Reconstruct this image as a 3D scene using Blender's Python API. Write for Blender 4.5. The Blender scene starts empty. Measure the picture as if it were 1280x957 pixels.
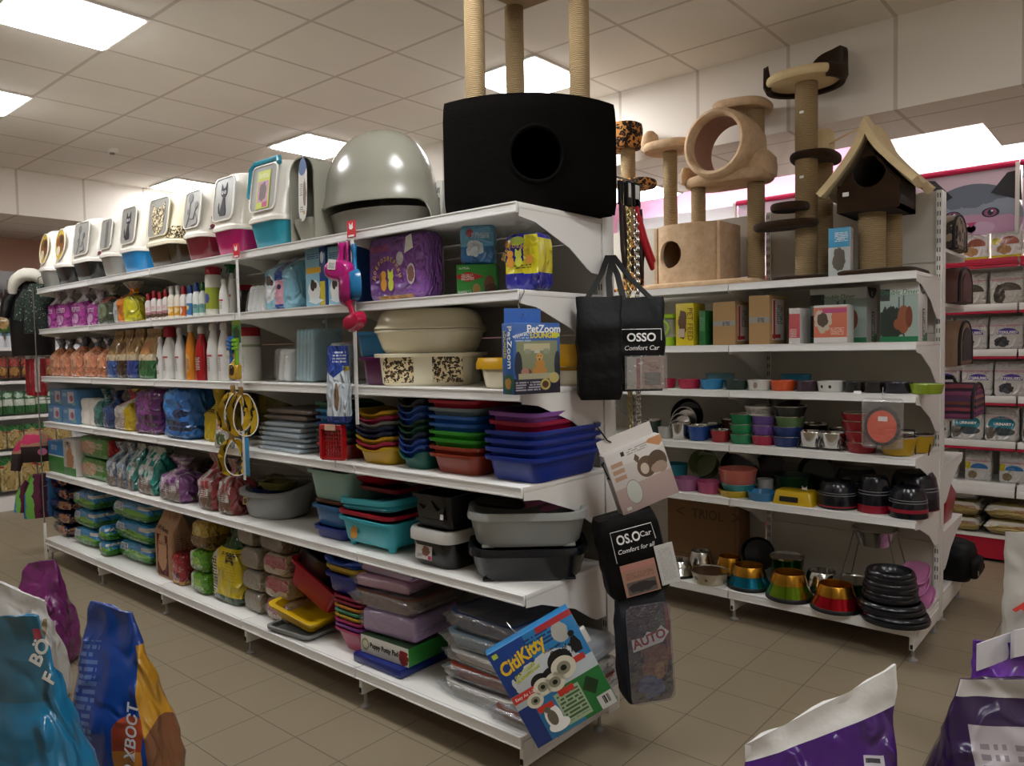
import bpy, bmesh, math, random
from mathutils import Vector, Matrix, noise, Euler
PI = math.pi
S = bpy.context.scene
COL = S.collection

# ---------------------------------------------------------------- camera
F_PX, YAW, PIT, ROL = 941.4, -0.7081, 0.0478, -0.0193
CAM = Vector((1.7837, -2.1404, 1.6541))
FWD = Vector((math.sin(YAW)*math.cos(PIT), math.cos(YAW)*math.cos(PIT), -math.sin(PIT)))
_r = Vector((math.cos(YAW), -math.sin(YAW), 0)); _u = _r.cross(FWD)
RGT = math.cos(ROL)*_r + math.sin(ROL)*_u
UPV = -math.sin(ROL)*_r + math.cos(ROL)*_u
cd = bpy.data.cameras.new('camera'); cam = bpy.data.objects.new('camera', cd); COL.objects.link(cam)
m = Matrix((RGT, UPV, -FWD)).transposed().to_4x4(); m.translation = CAM
cam.matrix_world = m
cd.sensor_width = 36; cd.lens = F_PX/1280*36; cd.clip_start = .05
S.camera = cam

def ray(px, py): return FWD + RGT*((px-640)/F_PX) - UPV*((py-478.5)/F_PX)
def aty(px, py, Y):
    d = ray(px, py); return CAM + d*((Y-CAM.y)/d.y)
def atx(px, py, X):
    d = ray(px, py); return CAM + d*((X-CAM.x)/d.x)
def atz(px, py, Z):
    d = ray(px, py); return CAM + d*((Z-CAM.z)/d.z)
def Xat(px, Y, Z):
    n = FWD*((px-640)/F_PX) - RGT
    return CAM.x - ((Y-CAM.y)*n.y + (Z-CAM.z)*n.z)/n.x

# ---------------------------------------------------------------- materials
M = {}
def lin(h):
    if not isinstance(h, str): return (*h[:3], 1)
    h = h.lstrip('#'); c = [int(h[i:i+2], 16)/255 for i in (0, 2, 4)]
    return (*[x/12.92 if x <= .04045 else ((x+.055)/1.055)**2.4 for x in c], 1)
def newmat(key):
    mt = bpy.data.materials.new(key); mt.use_nodes = True
    nt = mt.node_tree; b = nt.nodes['Principled BSDF']
    M[key] = mt
    return mt, nt, b
def N(nt, t, **kw):
    n = nt.nodes.new(t)
    for k, v in kw.items(): setattr(n, k, v)
    return n
def math_n(nt, op, a, b=None, c=None):
    n = N(nt, 'ShaderNodeMath', operation=op)
    for i, v in enumerate((a, b, c)):
        if v is None: continue
        if isinstance(v, (int, float)): n.inputs[i].default_value = v
        else: nt.links.new(v, n.inputs[i])
    return n.outputs[0]
def mixc(nt, fac, a, b):
    n = N(nt, 'ShaderNodeMix', data_type='RGBA')
    for i, v in ((0, fac), (6, a), (7, b)):
        if isinstance(v, (tuple, float, int)): n.inputs[i].default_value = v
        else: nt.links.new(v, n.inputs[i])
    return n.outputs[2]
def bumpn(nt, b, scale, strength, dist=.01, detail=3, coord='Object', rough=.5, kind='noise'):
    tc = N(nt, 'ShaderNodeTexCoord')
    if kind == 'noise':
        t = N(nt, 'ShaderNodeTexNoise'); t.inputs['Scale'].default_value = scale
        t.inputs['Detail'].default_value = detail; t.inputs['Roughness'].default_value = rough
    else:
        t = N(nt, 'ShaderNodeTexWave', wave_type='BANDS', bands_direction='Z'); t.inputs['Scale'].default_value = scale
        t.inputs['Distortion'].default_value = .6; t.inputs['Detail'].default_value = 1
    nt.links.new(tc.outputs[coord], t.inputs['Vector'])
    bp = N(nt, 'ShaderNodeBump'); bp.inputs['Strength'].default_value = strength; bp.inputs['Distance'].default_value = dist
    nt.links.new(t.outputs[0], bp.inputs['Height']); nt.links.new(bp.outputs[0], b.inputs['Normal'])
    return t
def mat(key, col='#ffffff', rough=.5, metal=0, bump=None, coat=0, var=0, spec=.5, trans=0, alpha=1, sheen=0):
    if key in M: return M[key]
    mt, nt, b = newmat(key)
    c = lin(col)
    b.inputs['Base Color'].default_value = c; b.inputs['Roughness'].default_value = rough
    b.inputs['Metallic'].default_value = metal; b.inputs['Coat Weight'].default_value = coat
    b.inputs['Specular IOR Level'].default_value = spec
    b.inputs['Transmission Weight'].default_value = trans; b.inputs['Alpha'].default_value = alpha
    if sheen: b.inputs['Sheen Weight'].default_value = sheen
    if var:
        tc = N(nt, 'ShaderNodeTexCoord'); t = N(nt, 'ShaderNodeTexNoise'); t.inputs['Scale'].default_value = 9; t.inputs['Detail'].default_value = 5
        nt.links.new(tc.outputs['Object'], t.inputs['Vector'])
        lo = tuple(x*(1-var) for x in c[:3])+(1,); hi = tuple(min(1, x*(1+var)) for x in c[:3])+(1,)
        nt.links.new(mixc(nt, t.outputs[0], lo, hi), b.inputs['Base Color'])
    if bump: bumpn(nt, b, *bump)
    return mt
def dim(col, k=.74): return tuple(x*k for x in lin(col)[:3])+(1,)
def plastic(col, rough=.28): return mat('plastic_'+col.strip('#')+'_%d' % (rough*100), dim(col), rough, bump=(60, .03, .002))
def fur(key, a, b_, scale=60, sheen=.12):
    if key in M: return M[key]
    mt, nt, b = newmat(key)
    tc = N(nt, 'ShaderNodeTexCoord'); t = N(nt, 'ShaderNodeTexNoise'); t.inputs['Scale'].default_value = 14; t.inputs['Detail'].default_value = 6; t.inputs['Roughness'].default_value = .65
    nt.links.new(tc.outputs['Object'], t.inputs['Vector'])
    nt.links.new(mixc(nt, t.outputs[0], lin(a), lin(b_)), b.inputs['Base Color'])
    b.inputs['Roughness'].default_value = .95; b.inputs['Sheen Weight'].default_value = sheen; b.inputs['Specular IOR Level'].default_value = .08
    bumpn(nt, b, scale, .55, .01, 6, rough=.75)
    return mt
def spots(key, base, ring, inner, scale=26, rough=.9, stretch=(1, 1, 1), gapv=.42):
    """animal print: dark broken rings on a pale ground"""
    if key in M: return M[key]
    mt, nt, b = newmat(key)
    tc = N(nt, 'ShaderNodeTexCoord'); mp = N(nt, 'ShaderNodeMapping'); mp.inputs['Scale'].default_value = stretch
    nz = N(nt, 'ShaderNodeTexNoise'); nz.inputs['Scale'].default_value = scale*.8; nz.inputs['Detail'].default_value = 2
    v = N(nt, 'ShaderNodeTexVoronoi'); v.inputs['Scale'].default_value = scale
    nt.links.new(tc.outputs['Object'], mp.inputs[0])
    ad = N(nt, 'ShaderNodeVectorMath', operation='MULTIPLY_ADD'); ad.inputs[1].default_value = (.045,)*3
    nt.links.new(mp.outputs[0], nz.inputs['Vector']); nt.links.new(nz.outputs['Color'], ad.inputs[0]); nt.links.new(mp.outputs[0], ad.inputs[2])
    nt.links.new(ad.outputs[0], v.inputs['Vector'])
    d = v.outputs['Distance']
    inn = math_n(nt, 'LESS_THAN', d, .24); out = math_n(nt, 'LESS_THAN', d, .54)
    gap = math_n(nt, 'GREATER_THAN', nz.outputs[0], gapv)
    c = mixc(nt, math_n(nt, 'MULTIPLY', out, gap), lin(base), lin(ring)); c = mixc(nt, math_n(nt, 'MULTIPLY', inn, gap), c, lin(inner))
    nt.links.new(c, b.inputs['Base Color']); b.inputs['Roughness'].default_value = rough
    return mt
def stripes(key, cols, axis='Z', scale=1, rough=.8, distort=.0, coord='Generated'):
    if key in M: return M[key]
    mt, nt, b = newmat(key)
    tc = N(nt, 'ShaderNodeTexCoord'); sp = N(nt, 'ShaderNodeSeparateXYZ'); nt.links.new(tc.outputs[coord], sp.inputs[0])
    v = sp.outputs['XYZ'.index(axis)]
    if distort:
        t = N(nt, 'ShaderNodeTexNoise'); t.inputs['Scale'].default_value = 5; nt.links.new(tc.outputs[coord], t.inputs['Vector'])
        v = math_n(nt, 'MULTIPLY_ADD', t.outputs[0], distort, v)
    v = math_n(nt, 'FRACT', math_n(nt, 'MULTIPLY', v, scale))
    cr = N(nt, 'ShaderNodeValToRGB'); cr.color_ramp.interpolation = 'CONSTANT'
    el = cr.color_ramp.elements
    while len(el) < len(cols): el.new(.5)
    for i, c in enumerate(cols): el[i].position = i/len(cols); el[i].color = lin(c)
    nt.links.new(v, cr.inputs[0]); nt.links.new(cr.outputs[0], b.inputs['Base Color']); b.inputs['Roughness'].default_value = rough
    return mt
def paint(key, base, shapes=(), rough=.4, wr=0, metal=0, warp=0, coat=0, bsc=9):
    """printed packaging. shapes: (face, kind, cu, cv, hu, hv, colour) in the piece's own 0..1 box; face F front, S right side, L left side, T top, * any.
    kind r rectangle, e ellipse, d diamond, l lines of small print, b blotchy patch"""
    if key in M: return M[key]
    mt, nt, b = newmat(key)
    tc = N(nt, 'ShaderNodeTexCoord')
    g = tc.outputs['Generated']
    nz = N(nt, 'ShaderNodeTexNoise'); nz.inputs['Scale'].default_value = 6; nz.inputs['Detail'].default_value = 3
    nt.links.new(g, nz.inputs['Vector'])
    if warp:
        ad = N(nt, 'ShaderNodeVectorMath', operation='MULTIPLY_ADD'); ad.inputs[1].default_value = (warp,)*3
        nt.links.new(nz.outputs['Color'], ad.inputs[0]); nt.links.new(g, ad.inputs[2]); g = ad.outputs[0]
    sp = N(nt, 'ShaderNodeSeparateXYZ'); nt.links.new(g, sp.inputs[0])
    sn = N(nt, 'ShaderNodeSeparateXYZ'); nt.links.new(tc.outputs['Normal'], sn.inputs[0])
    face = {}
    def fmask(f):
        if f == '*': return None
        if f not in face:
            ax, sg = {'F': (1, -1), 'K': (1, 1), 'S': (0, 1), 'L': (0, -1), 'T': (2, 1)}[f]
            face[f] = math_n(nt, 'GREATER_THAN', math_n(nt, 'MULTIPLY', sn.outputs[ax], sg), .5)
        return face[f]
    off = warp*.5
    lin_ = globals()['lin']; lin = lambda h: tuple(x*.8 for x in lin_(h)[:3])+(1,)
    c = lin(base)
    for f, k, cu, cv, hu, hv, colr in shapes:
        u = sp.outputs[1] if f in 'SL' else sp.outputs[0]
        v = sp.outputs[1] if f == 'T' else sp.outputs[2]
        a = math_n(nt, 'ABSOLUTE', math_n(nt, 'MULTIPLY_ADD', u, 1/hu, -(cu+off)/hu))
        e = math_n(nt, 'ABSOLUTE', math_n(nt, 'MULTIPLY_ADD', v, 1/hv, -(cv+off)/hv))
        if k in 'rl': q = math_n(nt, 'MAXIMUM', a, e)
        elif k == 'd': q = math_n(nt, 'ADD', a, e)
        else: q = math_n(nt, 'MULTIPLY_ADD', a, a, math_n(nt, 'MULTIPLY', e, e))
        if k == 'b': q = math_n(nt, 'MULTIPLY_ADD', nz.outputs[0], 2.2, math_n(nt, 'ADD', q, -1.1))
        msk = math_n(nt, 'LESS_THAN', q, 1)
        if k == 'l':
            n_l = max(2, round(hv*2*28))
            fr = math_n(nt, 'FRACT', math_n(nt, 'MULTIPLY_ADD', v, n_l/(2*hv), 20))
            w = N(nt, 'ShaderNodeTexWhiteNoise', noise_dimensions='2D')
            cb = N(nt, 'ShaderNodeCombineXYZ')
            nt.links.new(math_n(nt, 'FLOOR', math_n(nt, 'MULTIPLY', u, 46)), cb.inputs[0]); nt.links.new(math_n(nt, 'FLOOR', math_n(nt, 'MULTIPLY', v, n_l/(2*hv))), cb.inputs[1])
            nt.links.new(cb.outputs[0], w.inputs['Vector'])
            msk = math_n(nt, 'MULTIPLY', msk, math_n(nt, 'MULTIPLY', math_n(nt, 'GREATER_THAN', fr, .45), math_n(nt, 'GREATER_THAN', w.outputs[0], .22)))
        fm = fmask(f)
        if fm is not None: msk = math_n(nt, 'MULTIPLY', msk, fm)
        c = mixc(nt, msk, c, lin(colr))
    if isinstance(c, tuple): b.inputs['Base Color'].default_value = c
    else: nt.links.new(c, b.inputs['Base Color'])
    b.inputs['Roughness'].default_value = rough; b.inputs['Metallic'].default_value = metal; b.inputs['Coat Weight'].default_value = coat
    if wr and rough < .31: b.inputs['Coat Weight'].default_value = .5; b.inputs['Coat Roughness'].default_value = .12
    if wr:
        t = N(nt, 'ShaderNodeTexNoise'); t.noise_type = 'RIDGED_MULTIFRACTAL'; t.inputs['Scale'].default_value = bsc*.5; t.inputs['Detail'].default_value = 3; t.inputs['Distortion'].default_value = .8
        nt.links.new(tc.outputs['Generated'], t.inputs['Vector'])
        bp = N(nt, 'ShaderNodeBump'); bp.inputs['Strength'].default_value = min(1, wr*1.6); bp.inputs['Distance'].default_value = .06
        nt.links.new(t.outputs[0], bp.inputs['Height']); nt.links.new(bp.outputs[0], b.inputs['Normal'])
    return mt
def clear(key, tint='#ffffff', gloss=.22, rough=.12, body=.0):
    """thin clear wrapping film"""
    if key in M: return M[key]
    mt, nt, b = newmat(key); nt.nodes.remove(b)
    out = nt.nodes['Material Output']
    tr = N(nt, 'ShaderNodeBsdfTransparent'); tr.inputs[0].default_value = lin(tint)
    gl = N(nt, 'ShaderNodeBsdfGlossy'); gl.inputs['Roughness'].default_value = rough
    df = N(nt, 'ShaderNodeBsdfDiffuse'); df.inputs[0].default_value = lin('#e6e6e6')
    tc = N(nt, 'ShaderNodeTexCoord'); t = N(nt, 'ShaderNodeTexNoise'); t.inputs['Scale'].default_value = 22; t.inputs['Detail'].default_value = 4
    nt.links.new(tc.outputs['Object'], t.inputs['Vector'])
    bp = N(nt, 'ShaderNodeBump'); bp.inputs['Strength'].default_value = .6; bp.inputs['Distance'].default_value = .02
    nt.links.new(t.outputs[0], bp.inputs['Height']); nt.links.new(bp.outputs[0], gl.inputs['Normal'])
    mx = N(nt, 'ShaderNodeMixShader'); mx.inputs[0].default_value = gloss
    nt.links.new(tr.outputs[0], mx.inputs[1]); nt.links.new(gl.outputs[0], mx.inputs[2])
    m2 = N(nt, 'ShaderNodeMixShader'); m2.inputs[0].default_value = body
    nt.links.new(mx.outputs[0], m2.inputs[1]); nt.links.new(df.outputs[0], m2.inputs[2])
    nt.links.new(m2.outputs[0], out.inputs[0])
    return mt
def emit(key, col, strength):
    if key in M: return M[key]
    mt, nt, b = newmat(key)
    b.inputs['Base Color'].default_value = lin(col); b.inputs['Emission Color'].default_value = lin(col); b.inputs['Emission Strength'].default_value = strength
    return mt

# ---------------------------------------------------------------- meshes
def finish(bm, name, mt, parent=None, loc=(0, 0, 0), rot=(0, 0, 0), smooth=True, ang=42):
    bmesh.ops.recalc_face_normals(bm, faces=bm.faces[:])
    if smooth:
        ca = math.radians(ang)
        for f in bm.faces: f.smooth = True
        for e in bm.edges:
            e.smooth = len(e.link_faces) != 2 or e.calc_face_angle(0) < ca
    me = bpy.data.meshes.new(name); bm.to_mesh(me); bm.free()
    for x in (mt if isinstance(mt, (list, tuple)) else [mt]): me.materials.append(x)
    o = bpy.data.objects.new(name, me); COL.objects.link(o)
    o.location = loc; o.rotation_euler = rot
    if parent: o.parent = parent
    return o
def tag(o, label=None, cat=None, group=None, kind=None):
    if label: o['label'] = label
    if cat: o['category'] = cat
    if group: o['group'] = group
    if kind: o['kind'] = kind
    return o
def T(name, label, cat, loc=(0, 0, 0), rz=0, group=None, rot=None):
    o = bpy.data.objects.new(name, None); COL.objects.link(o); o.empty_display_size = .05
    o.location = loc; o.rotation_euler = rot or (0, 0, rz)
    return tag(o, label, cat, group)
def solo(name, label, cat, bm, mt, loc=(0, 0, 0), rz=0, group=None, rot=None, **kw):
    return tag(finish(bm, name, mt, None, loc, rot or (0, 0, rz), **kw), label, cat, group)
def struct(name, bm, mt, parent=None, **kw):
    o = finish(bm, name, mt, parent, **kw)
    if parent is None: o['kind'] = 'structure'
    return o
def kids(o): return [c for c in bpy.data.objects if c.parent == o]
def dup(root, loc, rz=0, label=None, group=None, rot=None):
    def cp(o, parent):
        c = o.copy(); COL.objects.link(c); c.parent = parent
        for k in kids(o): cp(k, c)
        return c
    r = cp(root, None); r.location = loc; r.rotation_euler = rot or (0, 0, rz)
    if label: r['label'] = label
    if group: r['group'] = group
    return r
def setmat(o, mt):
    o.data = o.data.copy(); o.data.materials.clear(); o.data.materials.append(mt)

def add_box(bm, sx, sy, sz, c=(0, 0, 0), bev=0, seg=2, rot=None):
    r = bmesh.ops.create_cube(bm, size=1)
    mm = Matrix.Translation(c) @ (Euler(rot).to_matrix().to_4x4() if rot else Matrix()) @ Matrix.Diagonal((sx, sy, sz, 1))
    bmesh.ops.transform(bm, matrix=mm, verts=r['verts'])
    if bev:
        es = list({e for v in r['verts'] for e in v.link_edges})
        bmesh.ops.bevel(bm, geom=es, offset=bev, segments=seg, profile=.5, affect='EDGES')
    return bm
def box(sx, sy, sz, c=None, bev=0, seg=2, rot=None):
    return add_box(bmesh.new(), sx, sy, sz, c if c is not None else (0, 0, sz/2), bev, seg, rot)
def rrect(hx, hy, r, n=5):
    r = min(r, hx*.999, hy*.999); out = []
    for (sx, sy, a0) in ((1, 1, 0), (-1, 1, 90), (-1, -1, 180), (1, -1, 270)):
        for i in range(n+1):
            a = math.radians(a0+90*i/n)
            out.append((sx*(hx-r)+r*math.cos(a), sy*(hy-r)+r*math.sin(a)))
    return out
def rrsub(hx, hy, r, n=5, m=9):
    p = rrect(hx, hy, r, n); out = []
    for i, a in enumerate(p):
        out.append(a); b = p[(i+1) % len(p)]
        if i % (n+1) == n: out += [(a[0]+(b[0]-a[0])*k/m, a[1]+(b[1]-a[1])*k/m) for k in range(1, m)]
    return out
def selli(hx, hy, e, n=40):
    out = []
    for i in range(n):
        a = 2*PI*(i+.5)/n; c, s = math.cos(a), math.sin(a)
        out.append((hx*math.copysign(abs(c)**(2/e), c), hy*math.copysign(abs(s)**(2/e), s)))
    return out
def add_loft(bm, rings, cap0=True, cap1=True):
    vs = [[bm.verts.new(p) for p in r] for r in rings]
    n = len(vs[0])
    for a, b in zip(vs, vs[1:]):
        for i in range(n):
            j = (i+1) % n
            bm.faces.new((a[i], a[j], b[j], b[i]))
    if cap0: bm.faces.new(vs[0][::-1])
    if cap1: bm.faces.new(vs[-1])
    return vs
def loft(rings, cap0=True, cap1=True):
    bm = bmesh.new(); add_loft(bm, rings, cap0, cap1); return bm
def zr(pts, z, dx=0, dy=0): return [(x+dx, y+dy, z) for x, y in pts]
def add_lathe(bm, prof, seg=28, c=(0, 0, 0), sy=1, sx=1):
    rings = []
    for r, z in prof:
        r = max(r, 1e-4)
        rings.append([(c[0]+sx*r*math.cos(2*PI*i/seg), c[1]+sy*r*math.sin(2*PI*i/seg), c[2]+z) for i in range(seg)])
    add_loft(bm, rings, True, True); return bm
def lathe(prof, seg=28, sy=1, sx=1): return add_lathe(bmesh.new(), prof, seg, (0, 0, 0), sy, sx)
def add_tube(bm, pts, r, seg=8, closed=False):
    pts = [Vector(p) for p in pts]; n = len(pts); rings = []; prev = None
    for i, p in enumerate(pts):
        if closed: t = pts[(i+1) % n]-pts[i-1]
        else: t = pts[min(i+1, n-1)]-pts[max(i-1, 0)]
        t.normalize()
        if prev is None:
            a = Vector((0, 0, 1)) if abs(t.z) < .9 else Vector((1, 0, 0)); u = t.cross(a).normalized()
        else:
            u = prev-t*prev.dot(t); u = u.normalized() if u.length > 1e-6 else t.orthogonal().normalized()
        prev = u; w = t.cross(u)
        rr = r[i] if isinstance(r, (list, tuple)) else r
        rings.append([p+(u*math.cos(2*PI*k/seg)+w*math.sin(2*PI*k/seg))*rr for k in range(seg)])
    if closed: rings.append(rings[0])
    if closed:
        vs = [[bm.verts.new(q) for q in rg] for rg in rings[:-1]]
        for a, b in zip(vs, vs[1:]+vs[:1]):
            for i in range(seg):
                j = (i+1) % seg; bm.faces.new((a[i], a[j], b[j], b[i]))
    else: add_loft(bm, rings)
    return bm
def tube(pts, r, seg=8, closed=False): return add_tube(bmesh.new(), pts, r, seg, closed)
def add_prism(bm, poly, th, axis='y', c=(0, 0, 0)):
    """poly of (u, v) pairs extruded th along axis"""
    def P(u, v, w):
        q = {'y': (u, w, v), 'x': (w, u, v), 'z': (u, v, w)}[axis]
        return (q[0]+c[0], q[1]+c[1], q[2]+c[2])
    add_loft(bm, [[P(u, v, -th/2) for u, v in poly], [P(u, v, th/2) for u, v in poly]]); return bm
def prism(poly, th, axis='y', c=(0, 0, 0)): return add_prism(bmesh.new(), poly, th, axis, c)
def ell(rx, ry, n=24, cx=0, cy=0): return [(cx+rx*math.cos(2*PI*i/n), cy+ry*math.sin(2*PI*i/n)) for i in range(n)]
def wrinkle(bm, amp, freq=9, seed=0, zmin=0):
    bm.normal_update()
    o = Vector((seed*3.7, seed*1.3, seed*.7))
    for v in bm.verts:
        p = v.co*freq+o
        a = (1-2*abs(noise.noise(p)))*.6+noise.noise(p*2.3)*.55
        k = 1 if v.co.z > zmin else .15
        v.co += v.normal*amp*a*k
    return bm
def bag(w, d, h, top='crimp', wr=.01, seed=0, nz=16, n=44, slope=0, neck=.8, flare=.5, freq=None, tw=1, tsh=0):
    """a filled bag: boxy base that narrows to a crimped seam, a gathered neck or a folded top"""
    rings = []
    for i in range(nz+1):
        t = i/nz; z = h*t
        if t < .08: k = .9+.1*math.sin(t/.08*PI/2)
        else: k = 1
        if top == 'crimp':
            hx = w/2*k*(1-.05*t); q = max(0, (t-.42)/.5); hy = d/2*k*max(.03, 1-min(1, q)**1.5); e = 5-2.6*min(1, t*1.1)
        elif top == 'gather':
            q = max(0, (t-.5)/(neck-.5)); q = min(1, q); s = q*q*(3-2*q)
            f = max(0, (t-neck)/(1-neck))
            hx = w/2*k*((1-s)+s*(.2+flare*f)); hy = d/2*k*((1-s)+s*(.2+.25*f)); e = 4.5-2*q
        elif top == 'fold':
            q = max(0, (t-.72)/.28); hx = w/2*k; hy = d/2*k*max(.05, 1-q*.95); e = 7
        else:  # block, rounded at both ends
            q = max(0, (t-.86)/.14); hx = w/2*k*(1-.12*q*q); hy = d/2*k*(1-.14*q*q); e = 5
        dy = 0
        kt = 1-(1-tw)*max(0, (t-.25)/.75)**1.15
        rg = selli(hx*kt, hy, e, n)
        rings.append([(x+tsh*w*max(0, (t-.25)/.75), y+dy, z*(1+slope*x/w)) for x, y in rg])
    bm = wrinkle(loft(rings), wr, freq or 3.2/max(w, .08), seed, h*.03)
    for v in bm.verts: v.co.z = max(v.co.z, 0)
    return bm
def pack(w, d, h, wr=.006, seed=0, fin=.03, puff=.12, n=36, sq=4.5):
    """a flow-wrapped soft pack lying down, sealed fins at both x ends"""
    rings = []
    st = [(-.5-fin/w, .03, .9), (-.5+.005, .05, .95), (-.47, .6, .97), (-.4, .88, 1), (-.25, .97, 1), (0, 1, 1), (.25, .97, 1), (.4, .88, 1), (.47, .6, .97), (.5-.005, .05, .95), (.5+fin/w, .03, .9)]
    if fin == 0: st = [(-.5, .72, .84), (-.485, .86, .93), (-.44, .96, .99), (-.25, 1, 1), (0, 1, 1), (.25, 1, 1), (.44, .96, .99), (.485, .86, .93), (.5, .72, .84)]
    for x, kz, ky in st:
        rings.append([(x*w, y, z+h/2) for y, z in selli(d/2*ky, h/2*kz, sq, n)])
    bm = wrinkle(loft(rings), wr, 2.6/max(h, .08), seed)
    for v in bm.verts: v.co.z = min(max(v.co.z, .0005), h-.0005)
    return bm
def tray(w, d, h, tp=.84, th=.004, rw=.014, r=.05, dip=0, wave=0, n=6, lip=.012):
    R = []
    rrect = rrsub if dip or wave else globals()['rrect']
    f = lambda k, z, o=0: zr(rrect(w/2*k-o, d/2*k-o if d/2*k-o > .01 else .01, r*k, n), z)
    R.append(f(tp*.95, 0)); R.append(f(tp, .012))
    R.append(zr(rrect(w/2-rw, d/2-rw, r, n), h-.007)); R.append(zr(rrect(w/2, d/2, r+rw*.5, n), h-.005-lip)); R.append(zr(rrect(w/2+.002, d/2+.002, r+rw*.5, n), h-.002))
    R.append(zr(rrect(w/2-.003, d/2-.003, r+rw*.4, n), h)); R.append(zr(rrect(w/2-rw-th*.5, d/2-rw-th*.5, r, n), h-.003))
    R.append(zr(rrect(w/2*tp-th, d/2*tp-th, r*tp, n), .014)); R.append(zr(rrect(w/2*tp*.95-th, d/2*tp*.95-th, r*tp, n), th))
    bm = loft(R)
    if dip or wave:
        for v in bm.verts:
            k = max(0, (v.co.z-.02)/(h-.02)); x = v.co.x/(w/2)
            if dip and v.co.y < 0: v.co.z -= dip*k*math.exp(-(x/.55)**4)
            if wave: v.co.z -= wave*k*math.exp(-(x/.5)**4)*min(1, max(0, abs(v.co.y)/d-.2)*6)
    return bm
def bowl(r, h, tp=.8, th=.003, rim=.004):
    return [(r*tp*.96, 0), (r*tp, .004), (r*.985, h-rim), (r, h-rim*.5), (r*.99, h), (r-th*2, h-.001), (r*tp-th*2, .012), (0, .008)]
FONT = {}
def txt(body, size, mt, parent, loc, rot=(PI/2, 0, 0), name='lettering', align='CENTER', shear=0, ext=.0006, bold=0, sx=1):
    cu = bpy.data.curves.new(name, 'FONT'); cu.body = body; cu.size = size; cu.align_x = align; cu.align_y = 'CENTER'
    cu.extrude = ext; cu.shear = shear; cu.offset = bold; cu.resolution_u = 3
    cu.materials.append(mt)
    tmp = bpy.data.objects.new(name, cu); COL.objects.link(tmp)
    me = bpy.data.meshes.new_from_object(tmp); bpy.data.objects.remove(tmp); bpy.data.curves.remove(cu)
    o = bpy.data.objects.new(name, me); COL.objects.link(o); o.parent = parent; o.location = loc; o.rotation_euler = rot; o.scale.x = sx
    return o
WHITE = mat('white_print', '#f2f2ee', .6); BLACK = mat('black_print', '#121212', .6)
# ---------------------------------------------------------------- room
ZC = 3.45
def grid_mat(key, base, line, x0, y0, step, wid, var=.06, rough=.9, bump=None, speck=0):
    mt, nt, b = newmat(key)
    tc = N(nt, 'ShaderNodeTexCoord'); sp = N(nt, 'ShaderNodeSeparateXYZ'); nt.links.new(tc.outputs['Object'], sp.inputs[0])
    ms = []
    for i, o in ((0, x0), (1, y0)):
        f = math_n(nt, 'FRACT', math_n(nt, 'MULTIPLY_ADD', sp.outputs[i], 1/step, -o/step+100.5))
        ms.append(math_n(nt, 'LESS_THAN', math_n(nt, 'ABSOLUTE', math_n(nt, 'SUBTRACT', f, .5)), wid/step/2))
    ln = math_n(nt, 'MAXIMUM', ms[0], ms[1])
    t = N(nt, 'ShaderNodeTexNoise'); t.inputs['Scale'].default_value = 3; t.inputs['Detail'].default_value = 6
    nt.links.new(tc.outputs['Object'], t.inputs['Vector'])
    c = lin(base); lo = tuple(x*(1-var) for x in c[:3])+(1,); hi = tuple(min(1, x*(1+var)) for x in c[:3])+(1,)
    cc = mixc(nt, t.outputs[0], lo, hi)
    if speck:
        t2 = N(nt, 'ShaderNodeTexNoise'); t2.inputs['Scale'].default_value = 120; t2.inputs['Detail'].default_value = 2
        nt.links.new(tc.outputs['Object'], t2.inputs['Vector'])
        cc = mixc(nt, math_n(nt, 'MULTIPLY', math_n(nt, 'GREATER_THAN', t2.outputs[0], .62), speck), cc, lo[:3]+(1,))
    nt.links.new(mixc(nt, ln, cc, lin(line)), b.inputs['Base Color']); b.inputs['Roughness'].default_value = rough
    b.inputs['Specular IOR Level'].default_value = .3
    return mt
m_floor = grid_mat('floor_tiles', '#8a7d67', '#5d5446', -1.605, -.062, .303, .005, .05, .38)
m_ceil = grid_mat('ceiling_tiles', '#ece5da', '#cdc3b7', -1.15, .36, .6, .022, .03, .95, speck=.12)
m_wall = mat('wall_paint', '#dcd3c4', .9)
m_pinkbeige = mat('beige_pink_paint', '#cfa892', .9); m_pink = mat('pink_paint', '#e2a5c3', .85)
X0, X1, Y0, Y1 = -8.3, 5.2, -5.5, 4.85
XB, YB, ZB, ZL = -6.6, 2.53, 2.94, 3.02
struct('floor', box(X1-X0+.4, Y1-Y0+.4, .1, ((X0+X1)/2, (Y0+Y1)/2, -.05)), m_floor)
struct('ceiling', box(X1-XB, YB-Y0, .08, ((X1+XB)/2, (Y0+YB)/2, ZC+.04)), m_ceil)
struct('ceiling_bulkhead_left', box(XB-X0, Y1-Y0, ZC-ZL+.08, ((X0+XB)/2, (Y0+Y1)/2, (ZC+.08+ZL)/2)), m_ceil)
def soffit(x0, x1, y1): return box(x1-x0, y1-YB, ZC-ZB+.08, ((x0+x1)/2, (y1+YB)/2, (ZC+.08+ZB)/2))
bm = soffit(XB, -.15, 3.76)
add_box(bm, 1.12, 3.2-YB, ZC-ZB+.08, (.41, (3.2+YB)/2, (ZC+.08+ZB)/2)); add_box(bm, X1-.97, 3.92-YB, ZC-ZB+.08, ((X1+.97)/2, (3.92+YB)/2, (ZC+.08+ZB)/2))
struct('ceiling_bulkhead_back', bm, m_ceil)
struct('ceiling_recess', box(X1-XB, Y1-3.2, .05, ((X1+XB)/2, (Y1+3.2)/2, ZC+.11)), mat('recess_white', '#f0eeea', .8))
struct('wall_left', box(.15, Y1-Y0+.3, 3.5, (X0-.075, (Y0+Y1)/2, 1.75)), m_pinkbeige)
struct('wall_right', box(.15, Y1-Y0+.3, 3.6, (X1+.075, (Y0+Y1)/2, 1.8)), m_wall)
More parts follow.
